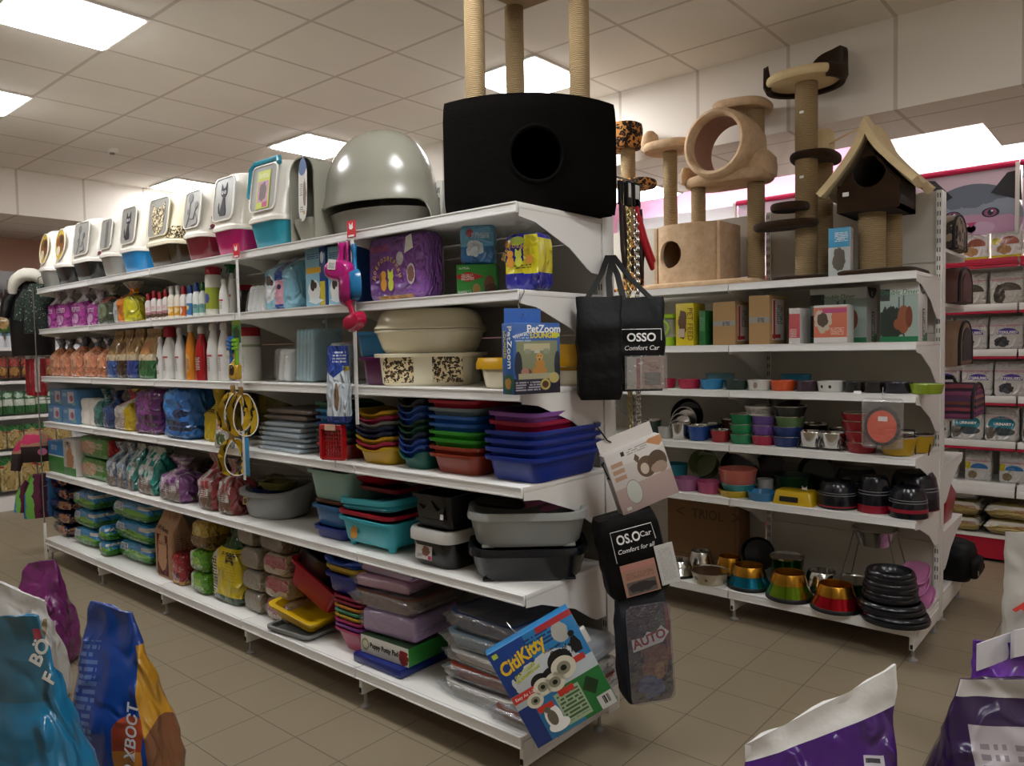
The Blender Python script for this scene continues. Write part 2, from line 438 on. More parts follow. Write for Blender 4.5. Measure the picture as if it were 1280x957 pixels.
struct('wall_front', box(X1-X0, .15, 3.6, ((X0+X1)/2, Y0-.075, 1.8)), m_wall)
# back wall with a long window band
WX0, WX1, WZ0, WZ1 = .02, 4.2, 2.55, 3.4
bm = box(WX0-X0, .16, 3.6, ((X0+WX0)/2, Y1+.08, 1.8))
add_box(bm, X1-WX1, .16, 3.6, ((X1+WX1)/2, Y1+.08, 1.8)); add_box(bm, WX1-WX0, .16, WZ0, ((WX0+WX1)/2, Y1+.08, WZ0/2)); add_box(bm, WX1-WX0, .16, 3.6-WZ1, ((WX0+WX1)/2, Y1+.08, (3.6+WZ1)/2))
struct('wall_back', bm, m_pink)
m_pvc = mat('white_window_plastic', '#f4f4f4', .35)
glass = clear('window_glass', '#ffffff', .06, .02)
for k in range(3):
    a, b_ = WX0+k*(WX1-WX0)/3, WX0+(k+1)*(WX1-WX0)/3
    f = bmesh.new(); cx = (a+b_)/2; zc = (WZ0+WZ1)/2
    for (sx, sz, px, pz) in ((b_-a, .07, cx, WZ0+.035), (b_-a, .07, cx, WZ1-.035), (.07, WZ1-WZ0-.14, a+.035, zc), (.07, WZ1-WZ0-.14, b_-.035, zc), (.05, WZ1-WZ0-.14, cx, zc)):
        add_box(f, sx, .07, sz, (px, Y1+.06, pz), .006)
    w = struct('window_%d' % (k+1), f, m_pvc)
    finish(box(b_-a-.14, .008, WZ1-WZ0-.14, (cx, Y1+.06, zc)), 'pane', glass, w)
    finish(box(b_-a, .12, .03, (cx, Y1-.03, WZ0-.015), .008), 'sill', m_pvc, w)
# ceiling lights
m_diff = emit('lit_diffuser', '#fbfcff', 12.0)
m_frame = mat('light_frame', '#e9e6df', .5)
LN = ['square ceiling light panel, '+s for s in (
    'the large one at the upper left corner of the photo', 'cut by the left edge of the photo above the smoke detector', 'just beyond the grey dome litter house',
    'low in the far corner above the leopard print litter box', 'shining between the sisal posts of the brown condo')]
def light(x0, y0, z, label, n=.6, mt=None):
    t = T('ceiling_light', label, 'ceiling light', (x0+n/2, y0+n/2, z), 0, 'square ceiling light panels')
    bm = bmesh.new()
    for sx, sy, px, py in ((n, .02, 0, n/2-.01), (n, .02, 0, -n/2+.01), (.02, n-.04, n/2-.01, 0), (.02, n-.04, -n/2+.01, 0)): add_box(bm, sx, sy, .012, (px, py, -.007))
    finish(bm, 'frame', m_frame, t, smooth=False)
    finish(box(n-.04, n-.04, .022, (0, 0, -.0125), .008), 'diffuser', mt or m_diff, t, smooth=False)
for (x, y), l in zip([(-2.95, -.84), (-4.75, -.84), (-4.15, 1.56), (-6.46, 1.56), (-1.75, 1.56)], LN): light(x, y, ZC, l)
light(-1.9, 3.15, ZB, 'lit ceiling panel over the back aisle, seen behind the beige cat tree post')
for k, (x, y) in enumerate([(-.55, -.84), (1.25, -.84), (3.05, .36), (3.05, -2.04), (-3.55, -3.24)]):
    light(x, y, ZC, 'square ceiling light panel out of view behind or above the camera')
# smoke detector
q = atz(140, 186, ZC)
t = T('smoke_detector', 'small round white smoke detector on the ceiling tiles above the litter boxes', 'smoke detector', (q.x, q.y, ZC-.001))
finish(lathe([(0, 0), (.05, 0), (.05, -.02), (.042, -.034), (0, -.034)], 24), 'housing', mat('detector_white', '#e8e4da', .5), t)
finish(lathe([(0, -.034), (.022, -.034), (.02, -.046), (0, -.048)], 16), 'sensor_cap', mat('detector_grey', '#6d675e', .5), t)

# ---------------------------------------------------------------- gondola shelving
m_steel = mat('white_enamel_steel', '#e2e0d9', .36, bump=(40, .02, .002)); m_rail = mat('price_rail_white', '#e9e8e4', .3)
m_slot = mat('slot_black', '#15130f', .8); m_foot = mat('grey_foot', '#8d8a84', .5); m_panel = mat('back_panel_grey', '#aaa59b', .45)
m_gap = mat('price_channel_grey', '#cfcfcc', .35)
def bracket_poly(d, k=1):
    return [(.006, -.002), (.006, -.05*k), (.1, -.062*k), (d*.58, -.14*k), (d*.8, -.215*k), (d*.86, -.23*k), (d-.005, -.235*k), (d-.005, -.002)]
def bay(name, label, x0, x1, zs, d, top, base_d=None, loc=(0, 0, 0), rz=0, last=False, pd=.085, panel_c=None, nob=()):
    """one bay: front edge at local y=0, spine at y=d; shelf tops at zs, the last of them the base"""
    t = T(name, label, 'shelving', loc, rz, 'white gondola shelving bays')
    g = .003; w = x1-x0; cx = (x0+x1)/2
    for i, z in enumerate(zs):
        base = i == len(zs)-1
        f = -.03 if base else 0
        s = finish(box(w-2*g, d-f-.006, .022, (cx, (d+f)/2, z-.0125), .003), 'base_shelf' if base else 'shelf', m_steel, t)
        rh = .05 if base else .042
        bm = box(w-2*g, .012, rh, (cx, f-.006, z-rh/2-.001), .003)
        add_box(bm, w-2*g, .003, .005, (cx, f-.0135, z-.004)); add_box(bm, w-2*g, .003, .005, (cx, f-.0135, z-rh+.005))
        finish(bm, 'price_rail', m_rail, s)
        if not base:
            for sx in (x0+.007, x1-.007)[1 if i in nob else 0:]:
                finish(prism(bracket_poly(d), .004, 'x', (sx, 0, z-.003)), 'bracket', m_steel, s)
        else:
            for sx in ([x0+.02] if not last else [x0+.02, x1-.012]):
                bm = box(.024, d+.03, .1, (sx, d/2-.012, z-.075), .003); add_box(bm, .004, d*.9, .02, (sx+.0135, d/2, z-.06))
                l = finish(bm, 'base_leg', m_steel, s)
                finish(box(.012, .004, .022, (sx, -.03, z-.105)), 'slot', m_slot, l)
                for fy in (.0, d-.06):
                    bm = lathe([(0, 0), (.024, 0), (.024, .008), (.012, .016), (.008, .02), (.008, .075), (0, .075)], 14); bmesh.ops.translate(bm, vec=(sx, fy, 0), verts=bm.verts)
                    finish(bm, 'adjustable_foot', m_foot, s)
    n = 6; ph = (top-.1)/n
    bm = bmesh.new()
    for k in range(n): add_box(bm, w-.03, .012, ph-.003, (cx, d+.02, .1+ph*(k+.5)))
    finish(bm, 'back_panel', panel_c or m_panel, t, smooth=False)
    for sx in ([x0] if not last else [x0, x1]):
        en = .012 if sx == x1 else 0
        u = finish(box(.03, pd, top-.05, (sx+(-.0155 if sx == x1 else .0155), d+pd/2, (top+.05)/2), .002), 'upright', m_steel, t)
        bm = bmesh.new()
        zz = .3
        while zz < top-.03:
            for ox in (-.006, .006): add_box(bm, .004, .003, .026, (sx+(-.0155 if sx == x1 else .0155)+ox, d-.0005, zz))
            zz += .05
        finish(bm, 'slot_pattern', m_slot, u, smooth=False)
    return t
ZA = [2.188, 1.868, 1.493, 1.131, .723, .193]
DA = .55
AB = ['nearest bay of the long white gondola, carrying the brown cat condo', 'second white gondola bay from the near end, under the grey dome litter house',
      'middle bay of the long white gondola, holding spray bottles and detergents', 'fourth white gondola bay from the near end, under the leopard print litter box',
      'farthest bay of the long white gondola, by the black pet coat']
for k in range(5): bay('gondola_bay', AB[k], -k-1, -k, ZA, DA, 2.5, last=(k == 0))
ZG = [2.0, 1.642, 1.374, 1.051, .73, .186]
YG, XG = 2.075, .868
m_panel2 = mat('back_panel_warm', '#c3bcae', .5)
for k in range(3):
    bay('gondola_bay', ['white gondola bay stacked with pet bowls below the cat house', 'white gondola bay behind the hanging black bags, with brown carton at its foot', 'white gondola bay glimpsed behind the chain leads, under the leopard print tree'][k], XG-k-1, XG-k, ZG, DA, 2.48, loc=(0, YG, 0), last=(k == 0), pd=.05, panel_c=m_panel2)
ZR = [atx(1190, y, .87).z for y in (312, 379, 457, 521, 574, 655)]
bay('gondola_bay', 'white gondola bay facing the back aisle, holding the pet carriers', -XG, 1-XG, ZR+[.186], DA, 2.48, loc=(0, 3.285, 0), rz=PI, last=False, pd=.05, panel_c=m_panel2, nob=(0, 1, 2, 3))
# ---------------------------------------------------------------- generators for the goods
def Zt(px, py, Y): return aty(px, py, Y).z
def slot(lv, pl, pr, pt, y0, ztab=None, yo=0, base=None):
    """left x, right x, height for goods on a shelf whose front face stands at y0"""
    z = base if base is not None else (ztab or ZA)[lv]
    a, b = Xat(pl, y0+yo, z), Xat(pr, y0+yo, z)
    return a, b, Zt((pl+pr)/2, pt, y0+yo)-z, z
def holed(w, h, cx, cz, r, th, fn=None, n=48, steps=8, poly=None):
    """a panel in xz, 0..w by 0..h, with a round hole; fn bends it"""
    bm = bmesh.new(); rows = []
    poly = poly or [(0, 0), (w, 0), (w, h), (0, h)]
    angs = sorted([2*PI*i/n+.01 for i in range(n)]+[math.atan2(b-cz, a-cx) % (2*PI) for a, b in poly])
    for a in angs:
        c, s = math.cos(a), math.sin(a); t = 1e9
        for (ax_, az), (bx, bz) in zip(poly, poly[1:]+poly[:1]):
            ex, ez_ = bx-ax_, bz-az; den = c*ez_-s*ex
            if abs(den) < 1e-9: continue
            tt = ((ax_-cx)*ez_-(az-cz)*ex)/den; uu = ((ax_-cx)*s-(az-cz)*c)/den
            if tt > 0 and -1e-6 <= uu <= 1+1e-6: t = min(t, tt)
        row = []
        for k in range(steps+1):
            q = r+(t-r)*k/steps; x, z = cx+q*c, cz+q*s
            row.append(bm.verts.new(fn(x, z) if fn else (x, 0, z)))
        rows.append(row)
    for a, b in zip(rows, rows[1:]+rows[:1]):
        for k in range(steps): bm.faces.new((a[k], b[k], b[k+1], a[k+1]))
    bmesh.ops.recalc_face_normals(bm, faces=bm.faces[:])
    bmesh.ops.solidify(bm, geom=bm.faces[:], thickness=th)
    return bm
def cat_sitting(bm, s, y, mi=0, ei=1, cx=0, cz=0):
    """black sitting cat seen from the front, as flat shapes of height s"""
    def pl(poly, yy, mat_i):
        n0 = len(bm.faces); add_prism(bm, [(cx+a*s, cz+b*s) for a, b in poly], .0012, 'y', (0, yy, 0)); bm.faces.ensure_lookup_table()
        for f in bm.faces[n0:]: f.material_index = mat_i
    pl([(-.16, 0), (.16, 0), (.17, .12), (.1, .36), (.05, .55), (-.05, .55), (-.1, .36), (-.17, .12)], y, mi)
    pl(ell(.17, .14, 20, 0, .7), y-.0004, mi)
    pl([(-.17, .72), (-.16, 1), (-.03, .8)], y-.0004, mi); pl([(.17, .72), (.16, 1), (.03, .8)], y-.0004, mi)
    pl([(-.14, .03), (-.26, .1), (-.3, .3), (-.26, .42), (-.24, .3), (-.2, .14), (-.12, .1)], y, mi)
    for sx in (-.075, .075):
        pl(ell(.05, .055, 14, sx, .71), y-.0012, ei); pl(ell(.02, .04, 10, sx, .71), y-.002, mi)
m_litter_white = mat('hood_white', '#ebe6da', .25, bump=(30, .02, .002)); m_cream = mat('plastic_cream', '#ece3c6', .25)
m_door = mat('smoky_door', '#94928b', .3); m_leo = spots('leopard_print', '#e3d2a6', '#1c1006', '#7d5a30', 62, .45, gapv=.3)
m_grey = mat('plastic_warm_grey', '#8f8d7f', .2); m_dgrey = mat('plastic_dark_grey', '#5c5a50', .3)
def hooded(label, x0, x1, tc, hood, h, z, art='cat', y0=.02, d=.46, th=.15, oval=False, rim=None, side=None):
    w = (x1-x0)*.76; t = T('hooded_litter_box', label, 'litter box', (x0+w/2, y0+d/2, z), 0, 'hooded litter boxes on the top shelf')
    tm = mat('tray_'+tc.strip('#'), tc, .2)
    k = .84
    finish(loft([zr(rrect(w/2*k*.95, d/2*k*.95, .06), 0), zr(rrect(w/2*k, d/2*k, .06), .012), zr(rrect(w/2*.96, d/2*.96, .07), th)]), 'tray', tm, t)
    finish(loft([zr(rrect(w/2*.97, d/2*.97, .07), th-.01), zr(rrect(w/2, d/2, .075), th-.008), zr(rrect(w/2, d/2, .075), th+.01), zr(rrect(w/2*.95, d/2*.95, .075), th+.022)]), 'rim', rim or hood, t)
    ty, kx, r2 = .02, .9, .07
    if oval: r2 = .13
    rings = []
    for i in range(9):
        q = i/8; e = q**1.3 if not oval else q**2.4
        kk = 1-(1-kx)*e*(1.3 if oval else 1)
        rings.append(zr(rrect(w/2*.94*kk, d/2*.94*(1-.11*e), .06+.06*q, 5), th+.02+(h-th-.045)*q, 0, ty*q))
    rings.append(zr(rrect(w/2*.94*kk-.02, d/2*.94*.89-.02, .1, 5), h-.008, 0, ty)); rings.append(zr(rrect(w/2*.94*kk-.05, d/2*.94*.89-.05, .08, 5), h, 0, ty))
    finish(loft(rings), 'hood', hood, t)
    # swing door on the front
    yb = -d/2*.94; yt = -d/2*.94*.89+ty; al = math.atan2(yt-yb, h-th)
    hh = h-th-.085; zc = th+.05+hh/2; fr = (zc-th)/(h-th); yc = yb+(yt-yb)*(fr**1.1)-.006
    dw = w*.7
    pl = ell(dw/2, hh/2, 32) if oval else rrect(dw/2, hh/2, .035)
    dm = m_door
    if art == 'pic': dm = paint('oval_cat_picture', '#d7b64a', [('*', 'b', .5, .5, .42, .34, '#8a5a35'), ('*', 'e', .35, .3, .2, .16, '#e9e0c4'), ('*', 'e', .62, .66, .2, .14, '#4d3422')], .3)
    dr = finish(prism(pl, .008), 'door', dm, t, (0, yc, zc), (-al, 0, 0))
    fb = bmesh.new()
    o2 = [(a*1.07, b*1.05) for a, b in pl]
    vs = add_loft(fb, [[(a, -.001, b) for a, b in o2], [(a, -.007, b) for a, b in o2], [(a, -.008, b) for a, b in pl], [(a, -.001, b) for a, b in pl]], False, False)
    finish(fb, 'door_frame', hood, dr)
    if art == 'cat':
        b = bmesh.new(); cat_sitting(b, hh*.78, -.006, cz=-hh*.4)
        finish(b, 'black_cat_picture', [BLACK, WHITE], dr, smooth=False)
    elif art == 'leo':
        b = bmesh.new(); add_prism(b, [(-.07, -.06), (-.03, -.1), (.03, -.1), (.07, -.06), (.085, .03), (.08, .1), (.045, .07), (-.045, .07), (-.08, .1), (-.085, .03)], .0015, 'y', (0, -.006, -.01))
        finish(b, 'leopard_face_picture', m_leo, dr, smooth=False)
    elif art in ('flower', 'ghost'):
        b = bmesh.new()
        for (cx, cz, r) in ((-.03, .07, .028), (.045, .02, .02), (-.045, -.01, .016)): add_prism(b, ell(r, r*1.1, 10, cx, cz), .0015, 'y', (0, -.006, 0))
        add_tube(b, [(-.06, -.006, -.11), (-.03, -.006, -.03), (-.03, -.006, .06)], .002, 5); add_tube(b, [(-.03, -.006, -.05), (.02, -.006, -.06), (.045, -.006, .01)], .002, 5); add_tube(b, [(.045, -.006, -.03), (.07, -.006, -.09), (.0, -.006, -.1)], .0025, 5)
        finish(b, 'flower_picture', mat('print_grey', '#6a6a66', .5), dr, smooth=False)
    elif art == 'bird':
        b = bmesh.new(); add_prism(b, [(.0, -.1), (.03, -.1), (.035, .0), (.02, .09), (-.01, .08), (-.005, .0)], .0015, 'y', (0, -.006, 0))
        finish(b, 'grey_cat_picture', mat('print_grey', '#6a6a66', .5), dr, smooth=False)
    # print on the right side
    sx = w/2*.945
    if side == 'tail':
        b = tube([(sx-.012, -.13, th+.14), (sx-.012, -.07, th+.15), (sx-.012, -.01, th+.1), (sx-.006, .05, th+.09), (sx-.002, .075, th+.04)], .005, 6)
        finish(b, 'tail_print', BLACK, t)
        b = bmesh.new()
        for (yy, zz, r) in ((0, .05, .018), (-.02, .075, .007), (0, .082, .007), (.02, .075, .007)): add_prism(b, ell(r, r, 12, yy, zz+th), .02, 'x', (sx-.008, -.05, 0))
        finish(b, 'paw_print', mat('print_pink', '#d796a6', .5), t)
    elif side == 'leo':
        b = loft([zr(rrect(w/2*.953, d/2*.952, .065), th+.024), zr(rrect(w/2*.935, d/2*.935, .075), th+.1, 0, .012)], False, False)
        bmesh.ops.delete(b, geom=[f for f in b.faces if f.calc_center_median().x < w*.3], context='FACES')
        finish(b, 'leopard_side_print', m_leo, t)
    elif side == 'flower':
        b = bmesh.new()
        for (yy, zz, r) in ((-.13, .1, .022), (-.1, .06, .018), (-.15, .05, .014)): add_prism(b, ell(r, r, 12, yy, zz+th), .016, 'x', (sx-.004, 0, 0))
        finish(b, 'flower_print', mat('print_wine', '#7c3a4a', .5), t)
        b = tube([(sx-.002, -.17, th+.035), (sx-.002, -.05, th+.05), (sx-.002, .08, th+.045), (sx-.004, .14, th+.09)], .003, 5)
        add_tube(b, [(sx+.001, -.16, th+.012), (sx+.001, .12, th+.016)], .002, 5)
        finish(b, 'twig_print', mat('print_grey', '#6a6a66', .5), t)
    return t
def bottle(name, label, x, y, z, r, h, bm_, cm, style='spray', cat='bottle', group=None, rz=0, sy=.75):
    t = T(name, label, cat, (x, y, z), rz, group)
    if style == 'spray':
        finish(lathe([(0, 0), (r*.94, 0), (r, .01), (r, h*.5), (r*.8, h*.62), (r*.4, h*.74), (r*.36, h*.8), (0, h*.8)], 20, sy), 'body', bm_, t)
        b = lathe([(0, h*.79), (r*.48, h*.79), (r*.48, h*.85), (0, h*.85)], 14)
        add_loft(b, [[(xx, yy, zz) for xx, yy in rrect(r*a, r*bb, r*.2, 3)] for a, bb, zz in ((.3, .5, h*.85), (.35, .8, h*.9), (.35, .85, h*.97), (.2, .6, h))])
        add_box(b, r*.35, r*.6, h*.03, (0, -r*1.0, h*.93), .002); add_box(b, r*.25, r*.16, h*.13, (0, -r*.75, h*.85), .002, rot=(-.35, 0, 0))
        finish(b, 'trigger_head', cm, t)
    elif style == 'jug':
        finish(lathe([(0, 0), (r*.92, 0), (r, .012), (r, h*.45), (r*.85, h*.62), (r*.5, h*.78), (r*.38, h*.84), (0, h*.84)], 20, sy), 'body', bm_, t)
        finish(lathe([(0, h*.8), (r*.6, h*.8), (r*.58, h*.97), (r*.5, h), (0, h)], 16), 'cap', cm, t)
        finish(tube([(r*.6, 0, h*.72), (r*.95, 0, h*.66), (r*1.02, 0, h*.5), (r*.9, 0, h*.4)], r*.16, 8), 'handle', bm_, t)
    elif style == 'tall':
        finish(lathe([(0, 0), (r*.92, 0), (r, .01), (r, h*.5), (r*.78, h*.68), (r*.42, h*.84), (r*.4, h*.86), (0, h*.86)], 20, sy), 'body', bm_, t)
        finish(lathe([(0, h*.855), (r*.46, h*.855), (r*.44, h*.95), (r*.34, h*.99), (0, h)], 16), 'cap', cm, t)
    elif style == 'can':
        finish(lathe([(0, 0), (r*.94, 0), (r, .006), (r, h*.8), (r*.9, h*.84), (0, h*.84)], 24), 'body', bm_, t)
        finish(lathe([(0, h*.835), (r*.96, h*.835), (r*.96, h*.97), (r*.86, h), (0, h)], 24), 'lid', cm, t)
    else:  # small round bottle with a narrow cap
        finish(lathe([(0, 0), (r*.94, 0), (r, .006), (r, h*.62), (r*.7, h*.72), (r*.4, h*.76), (0, h*.76)], 18, sy), 'body', bm_, t)
        finish(lathe([(0, h*.755), (r*.5, h*.755), (r*.46, h*.97), (r*.36, h), (0, h)], 14), 'cap', cm, t)
    return t
def cuboid(name, label, cat, x0, x1, y0, y1, z, h, mt, group=None, rz=0, bev=.003, rot=None):
    return solo(name, label, cat, box(x1-x0, y1-y0, h, None, bev), mt, ((x0+x1)/2, (y0+y1)/2, z), rz, group, rot=rot)
def traything(label, x, y, z, w, d, h, col, rz=0, group=None, rot=None, name='litter_tray', mt=None, cat='litter tray', **kw):
    return solo(name, label, cat, tray(w, d, h, **kw), mt or plastic(col), (x, y, z), rz, group, rot)

# ================================================================ top shelf of the long gondola
Z = ZA[0]
pxs = [47, 66, 88, 122, 147, 180, 226, 262, 307, 365]
xs = [Xat(p, .03, Z+.1) for p in pxs]
tops = [293, 286, 277, 274, 259, 249, 240, 223, 210]
spec = [('#8b8a84', m_litter_white, 'pic', True, None, 'cream hooded litter box with oval picture window and grey tray, at the far end'),
        ('#22211f', m_litter_white, 'pic', True, None, 'cream hooded litter box with oval picture window and black tray, second from the far end'),
        ('#1d1c1b', m_litter_white, 'flower', False, 'flower', 'square white hooded litter box with flower twig print and black tray'),
        ('#8d8a82', m_litter_white, 'bird', False, None, 'narrow white hooded litter box with grey print on the door and grey tray'),
        ('#2b87c4', m_litter_white, 'cat', False, 'tail', 'white hooded litter box with black cat on the door and bright blue tray'),
        ('#31240f', m_cream, 'leo', False, 'leo', 'cream hooded litter box with leopard print and dark brown tray'),
        ('#6a1c26', m_litter_white, 'flower', False, 'flower', 'white hooded litter box with flower print and dark red tray'),
        ('#a8165e', m_litter_white, 'cat', False, 'tail', 'white hooded litter box with black cat on the door and magenta tray'),
        ('#2f93a8', m_litter_white, None, False, None, 'white hooded litter box with blue trimmed grey door and teal tray')]
for i, (tc, hm, art, ov, sd, lb) in enumerate(spec):
    h = Zt(pxs[i]+(14 if i > 2 else 8), tops[i], .14)-Z
    h = min(max(h, .3), .47)
    t = hooded(lb, xs[i], xs[i+1], tc, hm, h, Z, art, oval=ov, side=sd)
    if i == 8:
        dr = [c for c in kids(t) if c.name.startswith('door')][0]
        finish(prism(rrect(.06, .1, .004), .002), 'door_label', paint('door_label_print', '#c7cf2a', [('*', 'r', .5, .45, .42, .28, '#c98aa0'), ('*', 'b', .5, .45, .3, .24, '#5b3c34'), ('*', 'l', .5, .88, .4, .06, '#f0f0d0'), ('*', 'r', .7, .1, .2, .07, '#c22a6a')], .4), dr, (0, -.006, -.01))
        wf = (xs[i+1]-xs[i])*.76
        finish(tube([(-wf*.42, -.208, h-.19), (-wf*.4, -.192, h-.04), (-wf*.34, -.18, h-.01), (wf*.34, -.18, h-.01), (wf*.4, -.192, h-.04)], .014, 8), 'hood_trim', mat('trim_teal', '#2f93a8', .2), t)
# grey open fronted litter house with a hang tag, between the last hood and the dome
x0, x1 = Xat(364, .05, Z), Xat(395, .05, Z)
w = x1-x0; hx = w/2
t = T('cat_litter_house', 'dark grey open fronted litter house with white hang tag beside the dome', 'litter house', ((x0+x1)/2, .27, Z))
def arch(hw, zt, th, r, n=8):
    pts = [(-hw, 0)]
    pts += [(-hw+r-r*math.cos(a*PI/2/n), zt-r+r*math.sin(a*PI/2/n)) for a in range(n+1)]
    pts += [(hw-r+r*math.sin(a*PI/2/n), zt-r+r*math.cos(a*PI/2/n)) for a in range(n+1)]
    pts += [(hw, 0)]
    return pts
def arch_shell(hw, zt, th, r, dep, y0=0):
    o, i = arch(hw, zt, th, r), arch(hw-th, zt-th, th, max(r-th, .01))
    bm = bmesh.new(); rs = []
    for P, y in ((o, y0), (o, y0+dep), (i, y0+dep), (i, y0)): rs.append([bm.verts.new((a, y, b)) for a, b in P])
    n = len(o)
    for A, B in zip(rs, rs[1:]+rs[:1]):
        for k in range(n-1): bm.faces.new((A[k], A[k+1], B[k+1], B[k]))
    for k in (0, n-1): bm.faces.new([r_[k] for r_ in rs])
    return bm
hh = Zt(380, 205, .15)-Z
finish(arch_shell(hx*.98, hh, .008, .09, .44, -.22), 'hood', m_grey, t)
finish(box(w*.9, .008, hh-.05, (0, .2, hh/2-.02)), 'back_wall', m_dgrey, t)
finish(loft([zr(rrect(hx*.8, .19, .05), .001), zr(rrect(hx*.93, .225, .05), .1), zr(rrect(hx*.93, .225, .05), .12), zr(rrect(hx*.88, .21, .05), .12), zr(rrect(hx*.76, .18, .05), .008)]), 'tray', m_grey, t)
tg = finish(prism(rrect(.075, .15, .07), .003), 'hang_tag', paint('hang_tag_print', '#ece9df', [('*', 'e', .5, .95, .6, .22, '#2d5d9a'), ('*', 'l', .36, .5, .2, .1, '#8a8a84'), ('*', 'b', .78, .45, .2, .22, '#8b6a4c'), ('*', 'l', .4, .2, .22, .05, '#77776f'), ('*', 'r', .72, .14, .12, .03, '#c9a53a')], .5), t, (.03, -.235, hh-.17), (0, .12, -.35))
finish(tube([(.03, -.225, hh-.02), (.03, -.233, hh+.01), (.03, -.228, hh+.03)], .002, 5), 'tag_string', WHITE, t)
# dome
zc = Z; yc = .29
xa, xb = Xat(402, yc, Z+.2), Xat(547, yc, Z+.1)
R = .345; hd = Zt(472, 166, yc)-Z
t = T('litter_dome', 'large glossy grey dome shaped litter house with arched entrance', 'litter house', (Xat(475, yc, Z+.1), yc, Z))
n = 56
def dome_ring(r, z0f):
    return [(r*math.cos(2*PI*i/n), r*.66*math.sin(2*PI*i/n), z0f(2*PI*i/n)) for i in range(n)]
zr_ = hd*.36
def lower(a):
    k = math.cos(a-(-PI/2+.35)); return max(.0, zr_*.84*(1-max(0, (.55-k)/.35)**2)) if k > .2 else 0.0
outer = [dome_ring(R*1.05, lower), dome_ring(R*1.02, lambda a: max(lower(a), zr_*.75)), dome_ring(R*1.0, lambda a: zr_), dome_ring(R*.975, lambda a: zr_+.02)]
for i in range(1, 13):
    q = i/12*PI/2; outer.append(dome_ring(max(R*.965*math.cos(q)**.8, .002), lambda a, q=q: zr_+.02+(hd-zr_-.02)*math.sin(q)**1.05))
bm = loft(outer, False, True)
bmesh.ops.recalc_face_normals(bm, faces=bm.faces[:]); bmesh.ops.solidify(bm, geom=bm.faces[:], thickness=.008)
finish(bm, 'dome', m_grey, t, ang=55)
finish(lathe([(0, 0), (R*.72, 0), (R*.8, .02), (R*.9, zr_*.62), (R*.92, zr_*.66), (R*.87, zr_*.64), (R*.7, .03), (0, .02)], 40, .62), 'pan', mat('pan_grey', '#77736a', .28), t)
# brown quarter round condo with sisal posts
m_brown = fur('dark_brown_plush', '#030201', '#0b0705', 70, 0); m_brown2 = fur('brown_plush', '#120b07', '#2a1c12', 70, .05)
m_sisal = mat('sisal_rope', '#b79b70', .9)
nt = m_sisal.node_tree; _b = nt.nodes['Principled BSDF']
_t = bumpn(nt, _b, 42, .8, .006, kind='wave'); _t.inputs['Distortion'].default_value = 1.2
nt.links.new(mixc(nt, _t.outputs[0], lin('#94784f'), lin('#c4aa80')), _b.inputs['Base Color'])
m_hole = mat('dark_inside', '#050403', 1)
def sisal_post(parent, x, y, z0, z1, r, mt=None):
    k = max(8, int((z1-z0)/.0075)); prof = [(0, 0)]
    for i in range(k):
        a, b = (z1-z0)*i/k, (z1-z0)*(i+1)/k
        prof += [(r-.0011, a+.0002), (r, (a+b)/2)]
    prof += [(r-.0015, z1-z0), (0, z1-z0)]
    return finish(lathe(prof, 20), 'sisal_post', mt or m_sisal, parent, (x, y, z0), ang=80)
cxs, cys, RS = -.415, .53, .5
hc = .45
t = T('cat_condo', 'dark brown plush quarter round cat condo with round hole and three sisal posts', 'cat tree', (cxs, cys, Z))
def sec(r, n=20, o=0): return [(o, -o)]+[(r*math.cos(-PI/2+PI/2*i/n), r*math.sin(-PI/2+PI/2*i/n)) for i in range(n+1)]
def bend(x, z):
    a = -PI/2+x/RS; k = 1-.02*math.exp(-((z-.0)/.03)**2)-.02*math.exp(-((z-hc)/.03)**2)
    return (RS*k*math.cos(a), RS*k*math.sin(a), z)
fw = finish(holed(RS*PI/2, hc, RS*PI/4*1.02, hc*.47, .105, .03, bend, 64, 10), 'curved_front', m_brown, t, ang=70)
bm = tube([Vector(bend(RS*PI/4*1.02+.106*math.cos(a), hc*.47+.107*math.sin(a)))*1.004 for a in [2*PI*i/40 for i in range(40)]], .008, 8, True)
finish(bm, 'hole_piping', m_brown, fw)
bm = bmesh.new()
for zz in (.012, hc-.012): add_prism(bm, sec(RS-.03), .024, 'z', (0, 0, zz))
add_box(bm, .02, RS-.04, hc, (-.0, -RS/2+.01, hc/2)); add_box(bm, RS-.04, .02, hc, (RS/2-.01, 0, hc/2))
finish(bm, 'box_walls', m_brown, t)
zp = aty(645, 13, .5).z-Z
for px, yy in ((595, .17), (645, .47), (725, .43)):
    xx = Xat(px, yy, Z+hc); sisal_post(t, xx-cxs, yy-cys, hc, zp, .042)
bm = prism(sec(RS), .06, 'z', (0, 0, zp+.03)); bmesh.ops.bevel(bm, geom=[e for e in bm.edges if abs(e.verts[0].co.z-e.verts[1].co.z) < 1e-4], offset=.02, segments=3, affect='EDGES')
pf = finish(bm, 'top_platform', m_brown, t)
finish(prism(sec(RS-.03, o=.02), .004, 'z', (0, 0, zp-.001)), 'underside_board', mat('board_beige', '#b39a78', .8), pf)
# ================================================================ goods on the lower shelves of the long gondola
def B(lv, pl, pr, pt, mt, label, cat='bag', name='litter_bag', y0=.03, d=.2, top='gather', group=None, seed=0, base=None, k=.92, **kw):
    a, b, h, z = slot(lv, pl, pr, pt, y0, yo=d*.3, base=base)
    s_ = max(0, -4.97-a); a += s_; b += s_
    return solo(name, label, cat, bag((b-a)*k, d, h, top, seed=seed, **kw), mt, ((a+b)/2, y0+d/2, z), 0, group, ang=60)
